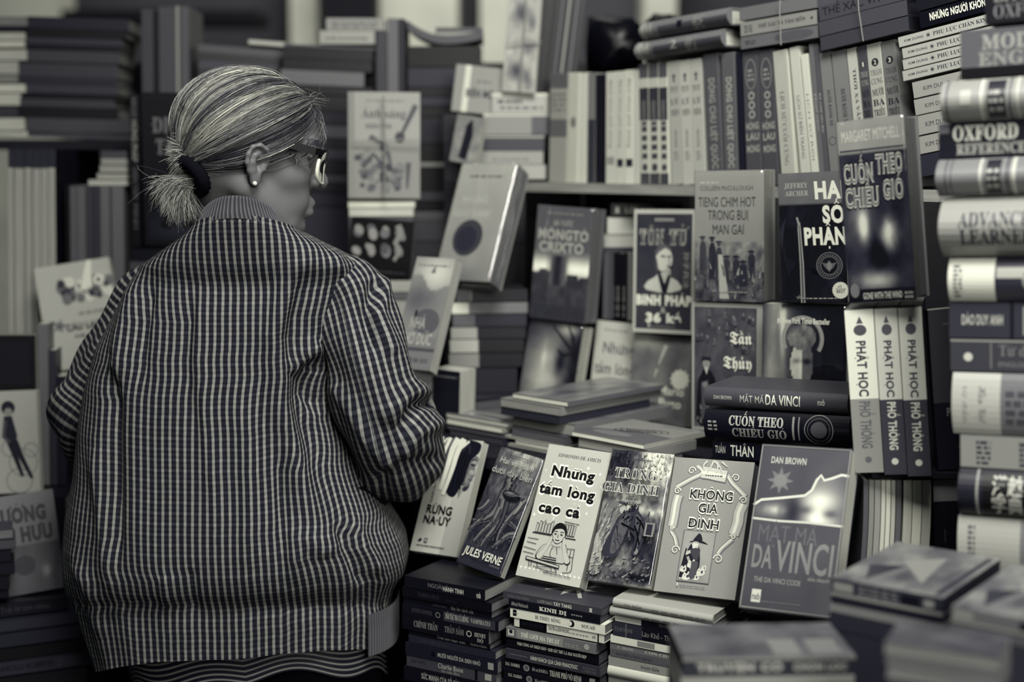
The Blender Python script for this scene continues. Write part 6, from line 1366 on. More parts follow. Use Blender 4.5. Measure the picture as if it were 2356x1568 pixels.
def trio2(s): s.star(.5, .88, .22, 4, .3, .5); s.rect(.42, .83, .58, .88, .3); [s.text(t, .12, v, .88, v+.045, .26, 'serif') for t, v in (('TUY', .75), ('LÝ', .65), ('TIỀN', .56))]; s.text('KIM DUNG', .4, .30, .6, .44, .3, rot=-90); s.dummy(.3, .2, .7, .28, .5, 1, 3)
def clas(n):
    def f(s): s.ring(.5, .83, .34, .0012, .6, .11); s.dummy(.3, .78, .7, .88, .58, 1, 3); [s.ell(.5, .67-.07*i, .22, g=.62, n=14) for i in range(3)]; [s.ell(.5, .67-.07*i, .12, g=.34, n=10) for i in range(3)]; [s.text(t, .08, v, .92, v+.05, .64, 'black') for t, v in (('HỒNG', .42), ('LÂU', .34), ('MỘNG', .25))]; s.ring(.5, .08, .2, .001, .56); s.text(n, .4, .06, .6, .1, .56)
    return f
def palace(n, g):
    def f(s): s.ell(.5, .87, .26, g=.12, n=16); s.text(n, .40, .855, .6, .885, .8, 'bold'); s.text('THÂM', .1, .78, .95, .82, g, 'serif'); s.text('CUNG', .1, .72, .95, .76, g, 'serif'); [s.text(t, .1, v, .95, v+.045, .16, 'serif') for t, v in (('MƯỜI', .64), ('BA', .57), ('TRIỀU', .50))]; s.dummy(.2, .2, .8, .46, g, 2, 5)
    return f
BK = [  # top-left, top-right, bottom-left, bottom-right, options, look
 ((1268, 168), (1307, 168), (1262, 411), (1303, 413), dict(cover=.66, wrap=True, sart=sV(lambda s: (s.rect(0, .86, 1, 1, .42), s.dummy(.1, .65, .9, .84, .52, 2, 4), s.rect(0, .42, 1, .58, .44)))), 'wrapped pale book with a grey waist band, first on the upper shelf'),
 ((1309, 167), (1333, 167), (1303, 411), (1329, 412), dict(cover=.80, wrap=True, sart=sV(lambda s: s.ell(.5, .55, .25, .05, .5))), 'wrapped white book with a dark spot, second on the upper shelf'),
 ((1336, 167), (1352, 167), (1331, 413), (1349, 413), dict(cover=.76), 'narrow white book tied with string, third on the upper shelf'),
 ((1353, 168), (1370, 167), (1350, 413), (1368, 413), dict(cover=.46, sart=lambda s: s.rect(.42, 0, 1, 1, .24)), 'grey book dark in its lower half, fourth on the upper shelf'),
 ((1371, 172), (1391, 170), (1369, 413), (1392, 414), dict(cover=.11), 'black narrow book in the gap, fifth on the upper shelf'),
 ((1394, 166), (1417, 165), (1394, 416), (1415, 417), dict(cover=.72, sart=vtext('Bách khoa phổ thông', .42, .08, .68, .35, .65, extra=lambda s: s.rect(.76, .1, .83, .9, .55))), 'white book with a faint grey title, first of the pale set of three'),
 ((1419, 164), (1436, 163), (1417, 418), (1435, 418), dict(cover=.72, sart=vtext('Bách khoa phổ thông', .4, .08, .68, .32, .68, extra=lambda s: s.rect(.78, .1, .85, .9, .2))), 'white book with a small black square low down, second of the pale set'),
 ((1438, 161), (1458, 160), (1438, 418), (1457, 418), dict(cover=.76, sart=vtext('Bách khoa phổ thông', .34, .08, .68, .32, .68, extra=lambda s: s.rect(.78, .1, .85, .9, .18))), 'white book standing taller, third of the pale set'),
 ((1460, 160), (1469, 160), (1459, 418), (1470, 418), dict(cover=.70), 'very thin white book beside the banded trio'),
 ((1470, 147), (1490, 146), (1474, 420), (1495, 420), dict(cover=.76, sart=sV(trio1), wrap=True), 'first of the wrapped banded trio with dark squares'),
 ((1491, 146), (1514, 145), (1496, 420), (1518, 420), dict(cover=.76, sart=sV(trio1), wrap=True), 'middle of the wrapped banded trio with dark squares'),
 ((1515, 145), (1534, 144), (1519, 420), (1539, 420), dict(cover=.76, sart=sV(trio1), wrap=True), 'last of the wrapped banded trio with dark squares'),
 ((1536, 143), (1561, 139), (1546, 419), (1571, 419), dict(cover=.62, sart=sV(trio2)), 'first of the pale trio with a spade mark on the spine'),
 ((1562, 139), (1586, 138), (1572, 419), (1597, 419), dict(cover=.66, sart=sV(trio2)), 'middle of the pale trio with a spade mark on the spine'),
 ((1587, 138), (1612, 133), (1598, 419), (1622, 419), dict(cover=.64, sart=sV(trio2)), 'last of the pale trio with a spade mark on the spine'),
 ((1617, 126), (1650, 123), (1630, 391), (1662, 389), dict(cover=.36, gloss=True, wrap=True, sart=vtext('ĐÔNG CHU LIỆT QUỐC 1', .6, .18, .92, .3, .72, 'black')), 'wrapped dark grey volume with chalky title and numeral one'),
 ((1658, 123), (1690, 120), (1669, 390), (1697, 387), dict(cover=.40, gloss=True, wrap=True, sart=vtext('ĐÔNG CHU LIỆT QUỐC 2', .66, .18, .92, .3, .72, 'black')), 'wrapped dark grey volume with chalky title and numeral two'),
 ((1692, 120), (1705, 119), (1700, 390), (1713, 390), dict(cover=.14), 'thin black book beside the volume with numeral two'),
 ((1708, 119), (1742, 117), (1717, 391), (1753, 390), dict(cover=.34, gloss=True, wrap=True, sart=sV(clas('II'))), 'wrapped dark volume with circles and stacked title, numeral two in a ring'),
 ((1745, 117), (1776, 113), (1755, 391), (1791, 390), dict(cover=.33, gloss=True, wrap=True, sart=sV(clas('I'))), 'wrapped dark volume with circles and stacked title, numeral one in a ring'),
 ((1778, 117), (1810, 115), (1796, 377), (1829, 376), dict(cover=.72, wrap=True, gloss=True, sart=vtext('LỊCH SỬ CUỐI CÙNG', .45, .3, .85, .3, .6, 'serif')), 'wrapped shiny white book with grey slanting title'),
 ((1814, 110), (1838, 106), (1842, 379), (1860, 378), dict(cover=.70, sart=vtext('LỊCH SỬ BIÊN TRANG', .3, .35, .8, .3, .65)), 'tall white book with a dark downward title, wedged in the row'),
 ((1841, 125), (1857, 124), (1866, 381), (1880, 380), dict(cover=.74, sart=vtext('LỊCH SỬ RỘI', .4, .3, .8, .3, .65)), 'shorter white book with spaced downward lettering'),
 ((1860, 102), (1870, 100), (1884, 371), (1894, 370), dict(cover=.40, sart=vtext('Mười năm', .62, .35, .6, .3, .7)), 'thin mid-grey book with pale rounded title'),
 ((1871, 100), (1881, 98), (1895, 371), (1904, 370), dict(cover=.34, sart=vtext('Kẻ cướp bến Bỏi', .66, .35, .62, .3, .7)), 'thin dark grey book with small white title'),
 ((1884, 122), (1909, 119), (1908, 371), (1932, 368), dict(cover=.46, sart=vtext('DƯỚI BÁNH XE', .2, .28, .55, .4, .7, 'serif', lambda s: s.ring(.66, .5, .03, .001, .2))), 'grey book with dark serif title and a ringed numeral one'),
 ((1912, 119), (1944, 115), (1937, 371), (1970, 367), dict(cover=.46, sart=vtext('DƯỚI BÁNH XE', .2, .28, .55, .4, .7, 'serif', lambda s: s.ring(.66, .5, .03, .001, .2))), 'grey book with dark serif title and a ringed numeral two'),
 ((1947, 112), (1968, 110), (1972, 368), (1993, 364), dict(cover=.66, sart=vtext('THỜI XA VẮNG • LÊ LỰU', .16, .15, .85, .45, .8, 'serif')), 'pale book with a long dark serif title reading downward'),
 ((1971, 108), (1991, 104), (1997, 370), (2016, 366), dict(cover=.32, wrap=True, sart=sV(palace('1', .6))), 'dark wrapped volume with numeral one in a black disc'),
 ((1993, 103), (2024, 97), (2018, 366), (2050, 360), dict(cover=.70, wrap=True, sart=sV(palace('2', .42))), 'pale wrapped volume with numeral two in a black disc'),
 ((2026, 97), (2058, 91), (2052, 360), (2083, 354), dict(cover=.48, wrap=True, sart=sV(palace('3', .3))), 'grey wrapped volume with numeral three in a black disc'),
]
for tl, tr, bl, br, k, l in BK:
    if k.get('wrap'): k['wrap'] = 'spine'
    upright(l, [tl, tr, br, bl], dB(bl[0], 400), AB, .15, zfoot=ZS, group=GB, **k)
rB = Vector((math.cos(rad(AB)), -math.sin(rad(AB)), 0))
o = P(1225, 420, dB(1225, 420)); ln = (P(2180, 430, dB(2180))-o).length
POST = sx(o, rB, 1571)
furniture('upper_shelf', 'pale shelf board carrying the long row of upright spines', 'shelf', [('shelf_board', (0, ln, -.02, .18, ZS-.018, ZS-.0006), M_WOOD)]+[('shelf_post', (x, x+.022, y, y+.03, zq, ZS-.018), M_WOOD if y < .1 else M_DWOOD) for x, y, zq in ((.025, .14, ZT), (POST, .06, ZT), (ln-.04, .14, 0))], AB, (o.x, o.y))
# volumes lying on that row
stack([('rounded cloth volume with a brushed numeral one, lying across the row', 1479, 1681, 53, 92, dict(cover=.42, bulge=.012, hard=True, sart=lambda s: (s.rect(0, 0, .07, 1, .5), s.text('TÂY', .02, .2, .16, .85, .62, 'serif'), s.rect(.22, 0, 1, .6, .30), s.text('1', .44, .35, .5, .75, .12), s.dummy(.62, .1, .74, .9, .5, 1, 5)))),
       ('rounded cloth volume with a pale numeral two, lying below the numeral one volume', 1469, 1668, 99, 138, dict(cover=.42, bulge=.012, hard=True, sart=lambda s: (s.rect(0, 0, .09, 1, .52), s.text('TÂY', .04, .2, .18, .85, .66, 'serif'), s.rect(.22, 0, 1, .6, .28), s.text('2', .42, .3, .5, .8, .62), s.dummy(.60, .1, .72, .9, .5, 1, 5))))], 1469, 104, dB(1469)-.012, AB, depth=.13, slope=-.155)
GU = 'old worn volumes tied with string on the upper shelf'
stack([('worn plain volume, topmost of the first string-tied bundle', 1700, 1878, 19, 49, dict(cover=.42, group=GU, paper=.3)),
 ('worn pale volume with a dark title, middle of the first string-tied bundle', 1701, 1876, 52, 84, dict(cover=.52, group=GU, paper=.3, sart=lambda s: (s.dummy(.05, .2, .16, .8, .3, 2, 3), s.text('THỂ XÁC VÀ TÂM HỒN', .24, .4, .86, .66, .26, 'serif'), s.star(.94, .5, .02, 4, .2)))),
 ('stained volume, lowest of the first string-tied bundle', 1702, 1879, 86, 114, dict(cover=.40, group=GU, paper=.3, sart=lambda s: (s.dummy(.06, .3, .2, .7, .24, 2, 2), s.ell(.7, .5, .25, .4, .34))))], 1702, 60, dB(1702)-.012, AB, depth=.14, slope=-.155)
stack([('dark volume with hand-inked lettering, topmost of the second bundle', 1881, 2083, 15, 50, dict(cover=.29, group=GU, paper=.12, sart=T(('THỂ XÁC VÀ T', .04, .8, .3, .85, .12)))),
 ('plain dark volume, middle of the second string-tied bundle', 1882, 2084, 51, 85, dict(cover=.29, group=GU, paper=.12)),
 ('plain darker volume, lowest of the second string-tied bundle', 1886, 2088, 86, 118, dict(cover=.26, group=GU, paper=.12))], 1882, 60, dB(1882)-.012, AB, depth=.14, slope=-.235)
def string(name, label, pts, d, r=.0009):
    g = Geo(); n = 6; R = []
    for i in range(len(pts)):
        a = Vector(P(*pts[i], d if not isinstance(d, (list, tuple)) else d[i])); R.append([(a.x+r*math.cos(t), a.y+r*math.sin(t)*.7, a.z+r*math.sin(t)*.7) for t in np.linspace(0, 2*np.pi, n, endpoint=False)])
    V, F = loft([np.array(x) for x in R]); g.V = [tuple(v) for v in V]; g.F = F; g.M = [0]*len(F)
    return tag(mk(name, g, [M_STRING]), label, 'string')
string('tying_string', 'thin string round the first bundle of worn volumes', [(1795, 0), (1794, 30), (1796, 60), (1796, 80), (1797, 103)], dB(1795)-.020)
string('tying_string', 'thin string round the second bundle of worn volumes', [(1974, -4), (1976, 25), (1980, 52), (1986, 94)], dB(1976)-.020)
# pale set at the end of the row
GK = 'matching pale volumes stacked behind the leaning tower'
def kd(n=None):
    return lambda s: (s.text('KIM DUNG', .06, .38, .26, .62, .25, 'bold'), s.star(.31, .5, .03, 6, .2, .3), s.text('PHỤ LỤC CHÂN KINH', .36, .34, .94, .72, .22, 'serif'), s.star(.97, .5, .03, 6, .2, .3))
def kb(s): s.text('KIM DUNG', .11, .36, .38, .62, .2, 'sans'); s.text('Thần điêu', .46, .45, .8, .8, .3, 'script')
VS = [('black book above the slanting-capital volume at the picture top', 2104, 2300, -18, 28, dict(cover=.10)), ('glossy black volume with slanting white capitals, topmost behind the leaning tower', 2113, 2312, 29, 67, dict(cover=.09, gloss=True, sart=T(('NHỮNG NGƯỜI KHỐN KHỔ', .12, .92, .34, .78, .8, 'black'))))]
for i, (x0, a, b) in enumerate(((2064, 86, 110), (2074, 112, 136), (2076, 138, 162), (2075, 164, 188))):
    VS.append((f'pale volume with a star and dark serif capitals, {["topmost", "second", "third", "lowest"][i]} of four behind the leaning tower', x0, x0+226, a, b, dict(cover=.60, paper=.6, group=GK, sart=kd())))
for i, (x0, a, b) in enumerate(((2097, 190, 228), (2101, 230, 267), (2102, 269, 314), (2103, 317, 358))):
    VS.append((f'wider pale volume with a small author line, {["first", "second", "third", "fourth"][i]} below the four starred ones', x0, x0+226, a, b, dict(cover=.56, paper=.5, sart=kb)))
VS.append(('dark book under the pale author set behind the leaning tower', 2104, 2330, 360, 410, dict(cover=.2)))
stack(VS, 2100, 200, 2.165, 41, depth=.12, slope=-.19)
# ------------------------------------------------------------------ the background of the stall
furniture('dark_bookcase', 'tall plain dark bookcase behind the stall', 'bookcase', [('back_panel', (-.90, 1.5, 3.50, 3.53, 0, 1.68), M_BAG), ('side_panel', (-.92, -.90, 3.3, 3.53, 0, 1.68), M_BAG)])  # black panels added so the gaps between the stacks read as deep shade
def lbl(look, i, where):
    o = ORD[i] if i < 11 else ['twelfth', 'thirteenth', 'fourteenth', 'fifteenth', 'sixteenth'][i-11]+' from the top'
    l = f'{look}, {o} {where}'
    if len(l.split()) > 16: l = f'{look}, {o.split()[0]} {where}'
    if len(l.split()) > 16: l = f'{look.split(" with ")[0]}, {o.split()[0]} {where}'
    return l
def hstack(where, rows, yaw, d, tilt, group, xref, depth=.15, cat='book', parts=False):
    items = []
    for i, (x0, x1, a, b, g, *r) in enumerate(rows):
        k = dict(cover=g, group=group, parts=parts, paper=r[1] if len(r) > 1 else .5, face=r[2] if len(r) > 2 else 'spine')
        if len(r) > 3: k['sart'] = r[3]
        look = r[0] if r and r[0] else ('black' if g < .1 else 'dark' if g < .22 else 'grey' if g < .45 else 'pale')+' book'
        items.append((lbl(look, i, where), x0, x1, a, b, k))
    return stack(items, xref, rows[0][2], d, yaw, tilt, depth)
# far left: pale page ends beside dark spines on a plank
dL = 3.02
zpl = P(180, 321, dL).z
hstack('of the dark-spined stack on the plank', [(64, 296, 37, 65, .15), (60, 292, 66, 82, .06), (60, 280, 84, 101, .22), (60, 277, 103, 112, .10), (62, 276, 114, 141, .26), (43, 270, 143, 175, .25), (43, 268, 176, 190, .19), (60, 274, 192, 213, .24), (50, 270, 215, 223, .08), (46, 262, 225, 244, .25), (42, 272, 245, 269, .07), (60, 300, 270, 301, .28)]
       , -4, dL, -1.5, 'dark-spined books stacked on the plank', 64, .16)
hstack('of the page-ends stack at the picture edge', [(-70, 62, 37, 59, .46, '', .46, 'tail'), (-70, 58, 61, 72, .16, '', .15, 'tail'), (-70, 57, 74, 92, .6, '', .66, 'tail'), (-70, 56, 94, 108, .7, '', .74, 'tail'), (-70, 61, 113, 138, .6, '', .66, 'tail'), (-70, 41, 140, 170, .56, '', .62, 'tail'), (-70, 41, 172, 190, .46, '', .5, 'tail'), (-70, 58, 193, 212, .66, '', .74, 'tail'), (-70, 46, 214, 242, .62, '', .7, 'tail'), (-70, 40, 245, 269, .22, '', .26, 'tail'), (-70, 56, 271, 300, .6, '', .7, 'tail')]
       , -2, dL, 0, 'books with pale page ends at the picture edge', 60, .16)
flat_spine('wide pale-ended book lying under both stacks on the plank', [(-70, 303.5), (300, 304), (300, 316.5), (-70, 315.5)], dL, -3, .17, cover=.27, paper=.6, sart=lambda s: s.rect(0, 0, .36, 1, .7))
o = P(-80, 320, dL-.03); e = P(429, 320, dL-.03)
furniture('plank_shelf', 'dark plank shelf carrying the stacks at the far left', 'shelf', [('plank', (o.x, e.x, 2.98, 3.24, zpl-.020, zpl-.0012), M_DWOOD), ('side_panel', (P(127, 340, 2.98).x, P(147, 340, 2.98).x, 2.98, 3.24, 0, zpl-.021), M_DWOOD), ('side_panel', (e.x-.02, e.x, 3.0, 3.24, 0, zpl-.021), M_DWOOD)])
zc1 = 1.04
furniture('low_cabinet', 'low dark cabinet behind the far left books', 'cabinet', [('cabinet_top', (-1.35, -.66, 2.64, 2.965, zc1-.02, zc1-.0008), M_DWOOD), ('cabinet_body', (-1.34, -.67, 2.66, 2.96, 0, zc1-.02), M_BAG)])
dU = 2.80
for i, (x0, x1, y, g) in enumerate(((18, 30, 343, .66), (32, 54, 343, .52), (56, 72, 343, .64), (74, 92, 343, .46), (93, 109, 343, .48), (110, 126, 343, .66))):
    upright(f'pale upright book with yellowed edges, {["first", "second", "third", "fourth", "fifth", "sixth"][i]} of six under the plank', [(x0, y), (x1, y), (x1+4, 800), (x0+4, 800)], dU, 0, .15, zfoot=zc1, cover=.12, spine=g, parts=False, group='six pale upright books under the plank', sart=lambda s: (s.rect(0, 0, .085, 1, .2), s.grid(lambda u, v: .5+.2*fbm(u*3, v*3, 5), 8, 2, (.09, 0, 1, 1))) )
upright('black thin upright book beside the plank post', [(149, 424), (158, 424), (162, 800), (153, 800)], dU, 0, .15, zfoot=zc1, cover=.05, parts=False)
for i, (x0, x1, g) in enumerate(((160, 176, .36), (177, 196, .38), (197, 213, .26), (214, 229, .24), (230, 252, .40), (256, 284, .40))):
    upright(f'dull grey upright book, {["first", "second", "third", "fourth", "fifth", "sixth"][i]} of six under the small curved pile', [(x0, 428), (x1, 428), (x1+4, 800), (x0+4, 800)], dU, 0, .15, zfoot=zc1, cover=g, parts=False, group='six dull upright books at the far left')
hstack('of the small pile on the dull upright books', [(232, 292, 346, 362, .3, '', .3, 'tail'), (232, 292, 363, 379, .5, '', .55, 'tail'), (229, 292, 380, 397, .55, '', .58, 'tail'), (222, 292, 398, 412, .58, '', .62, 'tail'), (202, 292, 413, 427, .6, '', .66, 'tail')], 0, dU, 0, 'small curved pile of pale books', 232, .14)
display('pale sheet-covered volume with a bouquet on its front, behind the striped sleeve', [(74, 618), (254, 590), (285, 834), (120, 856)], 2.69, -6, 12, .02, zfoot=zc1, cover=.62, front=art_flower, paper=.6)
upright('black book with a column of pale spine capitals, left of the ornamental dark cover', [(298, 217), (317, 215), (324, 564), (303, 570)], 2.78, 0, .14, cover=.07, sart=T(('NHÂN QUÁN', .02, .15, .2, .8, .4), ('HÙNG PHÁP', .17, .44, .2, .8, .52, 'bold'), ('ĐIỆN TÂM', .48, .68, .25, .75, .38), ('MINH', .72, .88, .25, .75, .38)))
display('dark book with condensed pale capitals and an ornamental border, behind the ponytail', [(326, 214), (478, 211), (485, 562), (333, 568)], 2.78, 0, 0, .03, cover=.08, front=art_opera)
hstack('of the pile under the ornamental dark cover', [(300, 480, 572, 600, .1), (298, 482, 602, 640, .3), (296, 480, 642, 690, .12), (300, 482, 692, None, .1)][:3]+[(300, 482, 692, ypx(300, zc1, 2.78), .1)], 0, 2.775, 0, 'pile under the ornamental dark cover', 300, .14)
for i, (x0, x1, y, g, lt) in enumerate(((325, 352, 22, .28, .5), (354, 362, 24, .08, .1), (364, 403, 16, .30, .5), (404, 411, 14, .56, .6), (414, 434, 15, .34, .6))):  # the second, darkest slab stands in for the shaded gap between spines
    upright(f'{"dark narrow" if g < .2 else "pale narrow" if g > .5 else "grey"} upright volume, {["first", "second", "third", "fourth", "fifth"][i]} of five at the end of the plank', [(x0, y), (x1, y), (x1+3, 320), (x0+3, 320)], dL, -2, .16, zfoot=zpl, cover=g, parts=False, paper=.6, group='five upright volumes at the end of the plank')
# behind the head
zr = 1.215
furniture('rear_table', 'dark table behind the head carrying the dark stacks', 'table', [('table_top', (-.664, -.06, 2.93, 3.28, zr-.02, zr-.0008), M_DWOOD), ('table_base', (-.66, -.07, 3.2, 3.26, 0, zr-.02), M_BAG)])
GD = 'dark books stacked behind the head'
hstack('of the dark stack behind the crown of the head', [(572, 658, 91, 101, .66, 'white-edged booklet'), (457, 652, 101, 120, .27), (457, 645, 121, 134, .08), (457, 642, 135, 159, .20), (457, 648, 160, 200, .08), (457, 648, 201, 290, .12), (457, 648, 291, 420, .2), (457, 648, 421, 520, .12), (457, 648, 521, ypx(446, zr+.016, 3.0), .12)], -10, 3.0, -3.6, GD, 446, .12)
hstack('of the dark stack right of the forehead', [(652, 862, 100, 106, .3), (652, 858, 107, 132, .09), (652, 856, 133, 158, .08), (646, 838, 159, 192, .40), (655, 858, 193, 214, .07), (652, 852, 216, 252, .08), (652, 856, 254, 282, .13), (652, 850, 284, 312, .28), (652, 856, 314, 336, .1), (652, 850, 338, 362, .22), (652, 856, 364, 395, .09), (652, 850, 397, 415, .26), (652, 850, 416, 438, .10), (652, 850, 440, 470, .15), (652, 850, 472, ypx(652, zr+.010, 2.97), .17)], -3, 2.97, -2.4, GD, 652, .15)
hstack('of the pale pair on the dark stack right of the forehead', [(750, 884, 41, 69, .55, '', .6, 'spine', lambda s: s.dummy(.1, .2, .9, .8, .4, 6, 2)), (736, 862, 70, 101, .6, '', .6, 'spine', lambda s: s.dummy(.1, .3, .9, .7, .45, 7, 1))], -3, 2.98, 0, 'pale pair of books on the dark stack', 750, .12)
zv = P(890, 330, 2.98).z
for i, (x0, x1, y, g) in enumerate(((865, 889, 71, .26), (890, 916, 42, .40), (917, 931, 43, .14))):
    upright(['dull upright book, shortest of three behind the tied bundle', 'pale grey upright book, middle of three behind the tied bundle', 'dark upright book, last of three behind the tied bundle'][i], [(x0, y), (x1, y), (x1+2, 330), (x0+2, 330)], 2.98, 0, .14, zfoot=zv, cover=g, parts=False)
hstack('under the three upright books behind the tied bundle', [(864, 930, 331, 470, .12), (864, 930, 471, ypx(864, zr, 2.985), .12)], 0, 2.985, 0, GD, 864, .14)
sag = lambda x, y, z, w, h, t: (x, y+.016*math.sin(math.pi*z/h), z)
rows = [(938, 1108, 72, 90, .30), (938, 1106, 106, 154, .05), (938, 1062, 156, 199, .19), (938, 1100, 200, 222, .07), (938, 1090, 223, 243, .2), (938, 1090, 245, 268, .06), (938, 1080, 270, 330, .13), (938, 1080, 332, 372, .05), (938, 1075, 373, 384, .5), (938, 1075, 386, 440, .05), (938, 1070, 441, 462, .26), (938, 1070, 464, 484, .07), (938, 1065, 486, 506, .38), (938, 1065, 507, 554, .32), (938, 1065, 556, ypx(938, zr, 2.97), .28)]
bs = hstack('of the dark stack beside the tied bundle', rows[1:], 0, 2.97, 0, GD, 938, .15)
n_ = nrm(0); a = P(938, 68, 2.97); b = P(1110, 68, 2.97)
book('dull curved book sagging over the dark stack beside the tied bundle', frame(Vector((b.x, 2.97, P(938, 84, 2.97).z+.014)), Vector((0, 1, 0)), Vector((0, 0, -1)), Vector((-1, 0, 0))), .15, b.x-a.x, .017, cover=.32, parts=True, warp=lambda x, y, z, w, h, t: (x, y+.012-.030*(2*z/h-1)**2*(1 if z > h/2 else .35), z))
display('pale book tied in a bundle with string, brush-drawn picture on its front', [(798, 214), (969, 209), (964, 452), (804, 460)], 2.74, -4, 1, .10, cover=.56, front=art_sprite, paper=.55, spine=.5)
string('tying_string', 'string running down the front of the brush-drawn bundle', [(882, 220), (884, 300), (886, 340), (884, 455)], 2.728, .0016)
string('tying_string', 'string running across the brush-drawn bundle', [(812, 324), (890, 322), (966, 320)], 2.728, .0016)
hstack('under the tied brush-drawn bundle', [(800, 955, 463, 478, .7, '', .76, 'fore'), (802, 952, 479, 498, .6, '', .7, 'fore'), (802, 950, 499, 560, .3), (802, 950, 561, 640, .2), (802, 950, 641, 720, .2), (802, 950, 721, 820, .2), (802, 950, 821, ypx(802, ZT, 2.745), .2)], -3, 2.745, 0, 'books under the tied brush-drawn bundle', 800, .12)
display('black square book with bleached figures, below the brush-drawn bundle', [(808, 502), (956, 506), (942, 644), (800, 640)], 2.70, 0, 2, .025, cover=.05, front=art_crowd, gloss=True)
hstack('of the pale pile under the black square book', [(800, 948, 646, 672, .62, '', .6), (800, 942, 674, 690, .4), (800, 938, 692, 730, .62), (800, 935, 732, 775, .55), (800, 930, 777, 830, .5), (800, 930, 832, ypx(800, ZT, 2.69), .3)], 0, 2.69, 0, 'pale pile under the black square book', 800, .04)
# middle background
display('pale leaning book with a white stripe and blurred dark capitals, behind the cellophaned tall book', [(1052, 152), (1160, 153), (1150, 262), (1036, 258)], 2.86, 12, 4, .05, cover=.56, front=lambda s: (s.rect(.2, 0, .32, 1, .78), s.text('BIỂN MÔI', .26, .34, .88, .5, .26, 'black'), s.dummy(.46, .66, .76, .72, .36, 3)))
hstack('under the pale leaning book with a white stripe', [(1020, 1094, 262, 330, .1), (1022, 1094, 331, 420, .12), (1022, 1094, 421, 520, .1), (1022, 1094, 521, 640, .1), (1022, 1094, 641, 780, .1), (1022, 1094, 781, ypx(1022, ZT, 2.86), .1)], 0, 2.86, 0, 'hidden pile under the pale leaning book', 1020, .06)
display('pale book with a dim dark figure, leaning behind the tall cellophaned book', [(1056, 268), (1112, 266), (1098, 372), (1030, 376)], 2.78, 20, 6, .02, cover=.46, front=lambda s: (art_sheet(.4, .6, 221, 4)(s), s.poly([(.3, .1), (.4, .8), (.6, .95), (.7, .6), (.6, .05)], .12)))
GMm = 'labelled books lying in the pale stack left of the upper shelf'
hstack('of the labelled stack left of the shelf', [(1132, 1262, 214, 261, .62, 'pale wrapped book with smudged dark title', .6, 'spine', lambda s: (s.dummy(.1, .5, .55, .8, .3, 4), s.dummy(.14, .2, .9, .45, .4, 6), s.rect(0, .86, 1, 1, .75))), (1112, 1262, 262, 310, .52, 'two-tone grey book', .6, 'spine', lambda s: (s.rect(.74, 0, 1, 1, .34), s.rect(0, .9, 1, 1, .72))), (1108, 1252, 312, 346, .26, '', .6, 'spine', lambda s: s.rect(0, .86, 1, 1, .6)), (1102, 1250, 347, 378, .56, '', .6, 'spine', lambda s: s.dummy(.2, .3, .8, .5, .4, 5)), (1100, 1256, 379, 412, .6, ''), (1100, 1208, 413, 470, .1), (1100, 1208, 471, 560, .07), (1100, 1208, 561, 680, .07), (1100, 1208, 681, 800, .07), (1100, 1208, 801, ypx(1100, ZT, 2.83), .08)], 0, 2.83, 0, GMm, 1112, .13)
def art_two(s):
    for v0 in (.02, .51): s.grid(lambda u, v: .5+.22*fbm(u*6, v*14, 231)-.34*blob(u, v, .4, v0+.16, .2, .08)-.25*blob(u, v, .75, v0+.1, .12, .08)-.2*blob(u, v, .7, v0+.36, .2, .06), 16, 20, (.04, v0, .96, v0+.46))
display('tall pale tied bundle with two patterned pictures, left of the upper shelf', [(1172, -60), (1252, -60), (1230, 212), (1156, 212)], 2.82, 4, 0, .03, cover=.6, front=art_two)
string('tying_string', 'dark string down the tall pale tied bundle', [(1212, -40), (1207, 60), (1200, 150), (1196, 211)], 2.812, .0016)
string('tying_string', 'dark string across the tall pale tied bundle', [(1165, 99), (1205, 98), (1244, 97)], 2.808, .0016)
for i, (x0, x1, g) in enumerate(((1258, 1282, .06), (1283, 1296, .07), (1297, 1303, .34), (1304, 1312, .08), (1313, 1319, .5), (1320, 1330, .08), (1331, 1337, .36), (1338, 1352, .07))):
    upright(f'{"pale-edged" if g > .3 else "black"} thin upright booklet, {["first", "second", "third", "fourth", "fifth", "sixth", "seventh", "eighth"][i]} of the strapped black bundle', [(x0, -40), (x1, -40), (x1-30, 212), (x0-30, 212)], 2.875, 0, .12, cover=g, parts=False, group='strapped bundle of thin black booklets')
def bag(name, label, pts, d, th):
    """a slack black bag: outline in px swelled to a rounded body"""
    g = Geo(); n = len(pts); c = (sum(p[0] for p in pts)/n, sum(p[1] for p in pts)/n)
    for k, (s, dy) in enumerate(((.2, -th), (.7, -th*.8), (.95, -th*.35), (1, 0), (.9, th*.5), (.2, th*.8))):
        for i, (x, y) in enumerate(pts):
            q = P(c[0]+(x-c[0])*s, c[1]+(y-c[1])*s, d); g.V.append((q.x, q.y+dy+.01*math.sin(i*2.3+k), q.z+.004*math.sin(i*3.1+k)))
    for k in range(5):
        for i in range(n): g.F.append((k*n+i, k*n+(i+1) % n, (k+1)*n+(i+1) % n, (k+1)*n+i))
    g.F += [tuple(range(n-1, -1, -1)), tuple(range(5*n, 6*n))]; g.M = [0]*len(g.F)
    return tag(mk(name, g, [M_BAG], smooth=True), label, 'bag')
bag('plastic_bag', 'slack black plastic bag behind the upright white books', [(1352, 40), (1400, 38), (1455, 44), (1478, 60), (1490, 100), (1480, 150), (1440, 172), (1380, 176), (1350, 172), (1346, 100)], 3.05, .07)
bag('plastic_bag', 'peaked black plastic bag behind the numeral volumes', [(1484, 52), (1504, 30), (1540, 36), (1580, 44), (1600, 80), (1590, 140), (1530, 165), (1490, 160), (1480, 110)], 2.97, .06)
hstack('of the hidden support under the black bags', [(1345, 1590, 177, 260, .06), (1345, 1590, 261, 360, .06), (1345, 1590, 361, ypx(1345, ZT, 3.02), .06)], 0, 3.02, 0, 'black boxes under the black bags', 1345, .12)
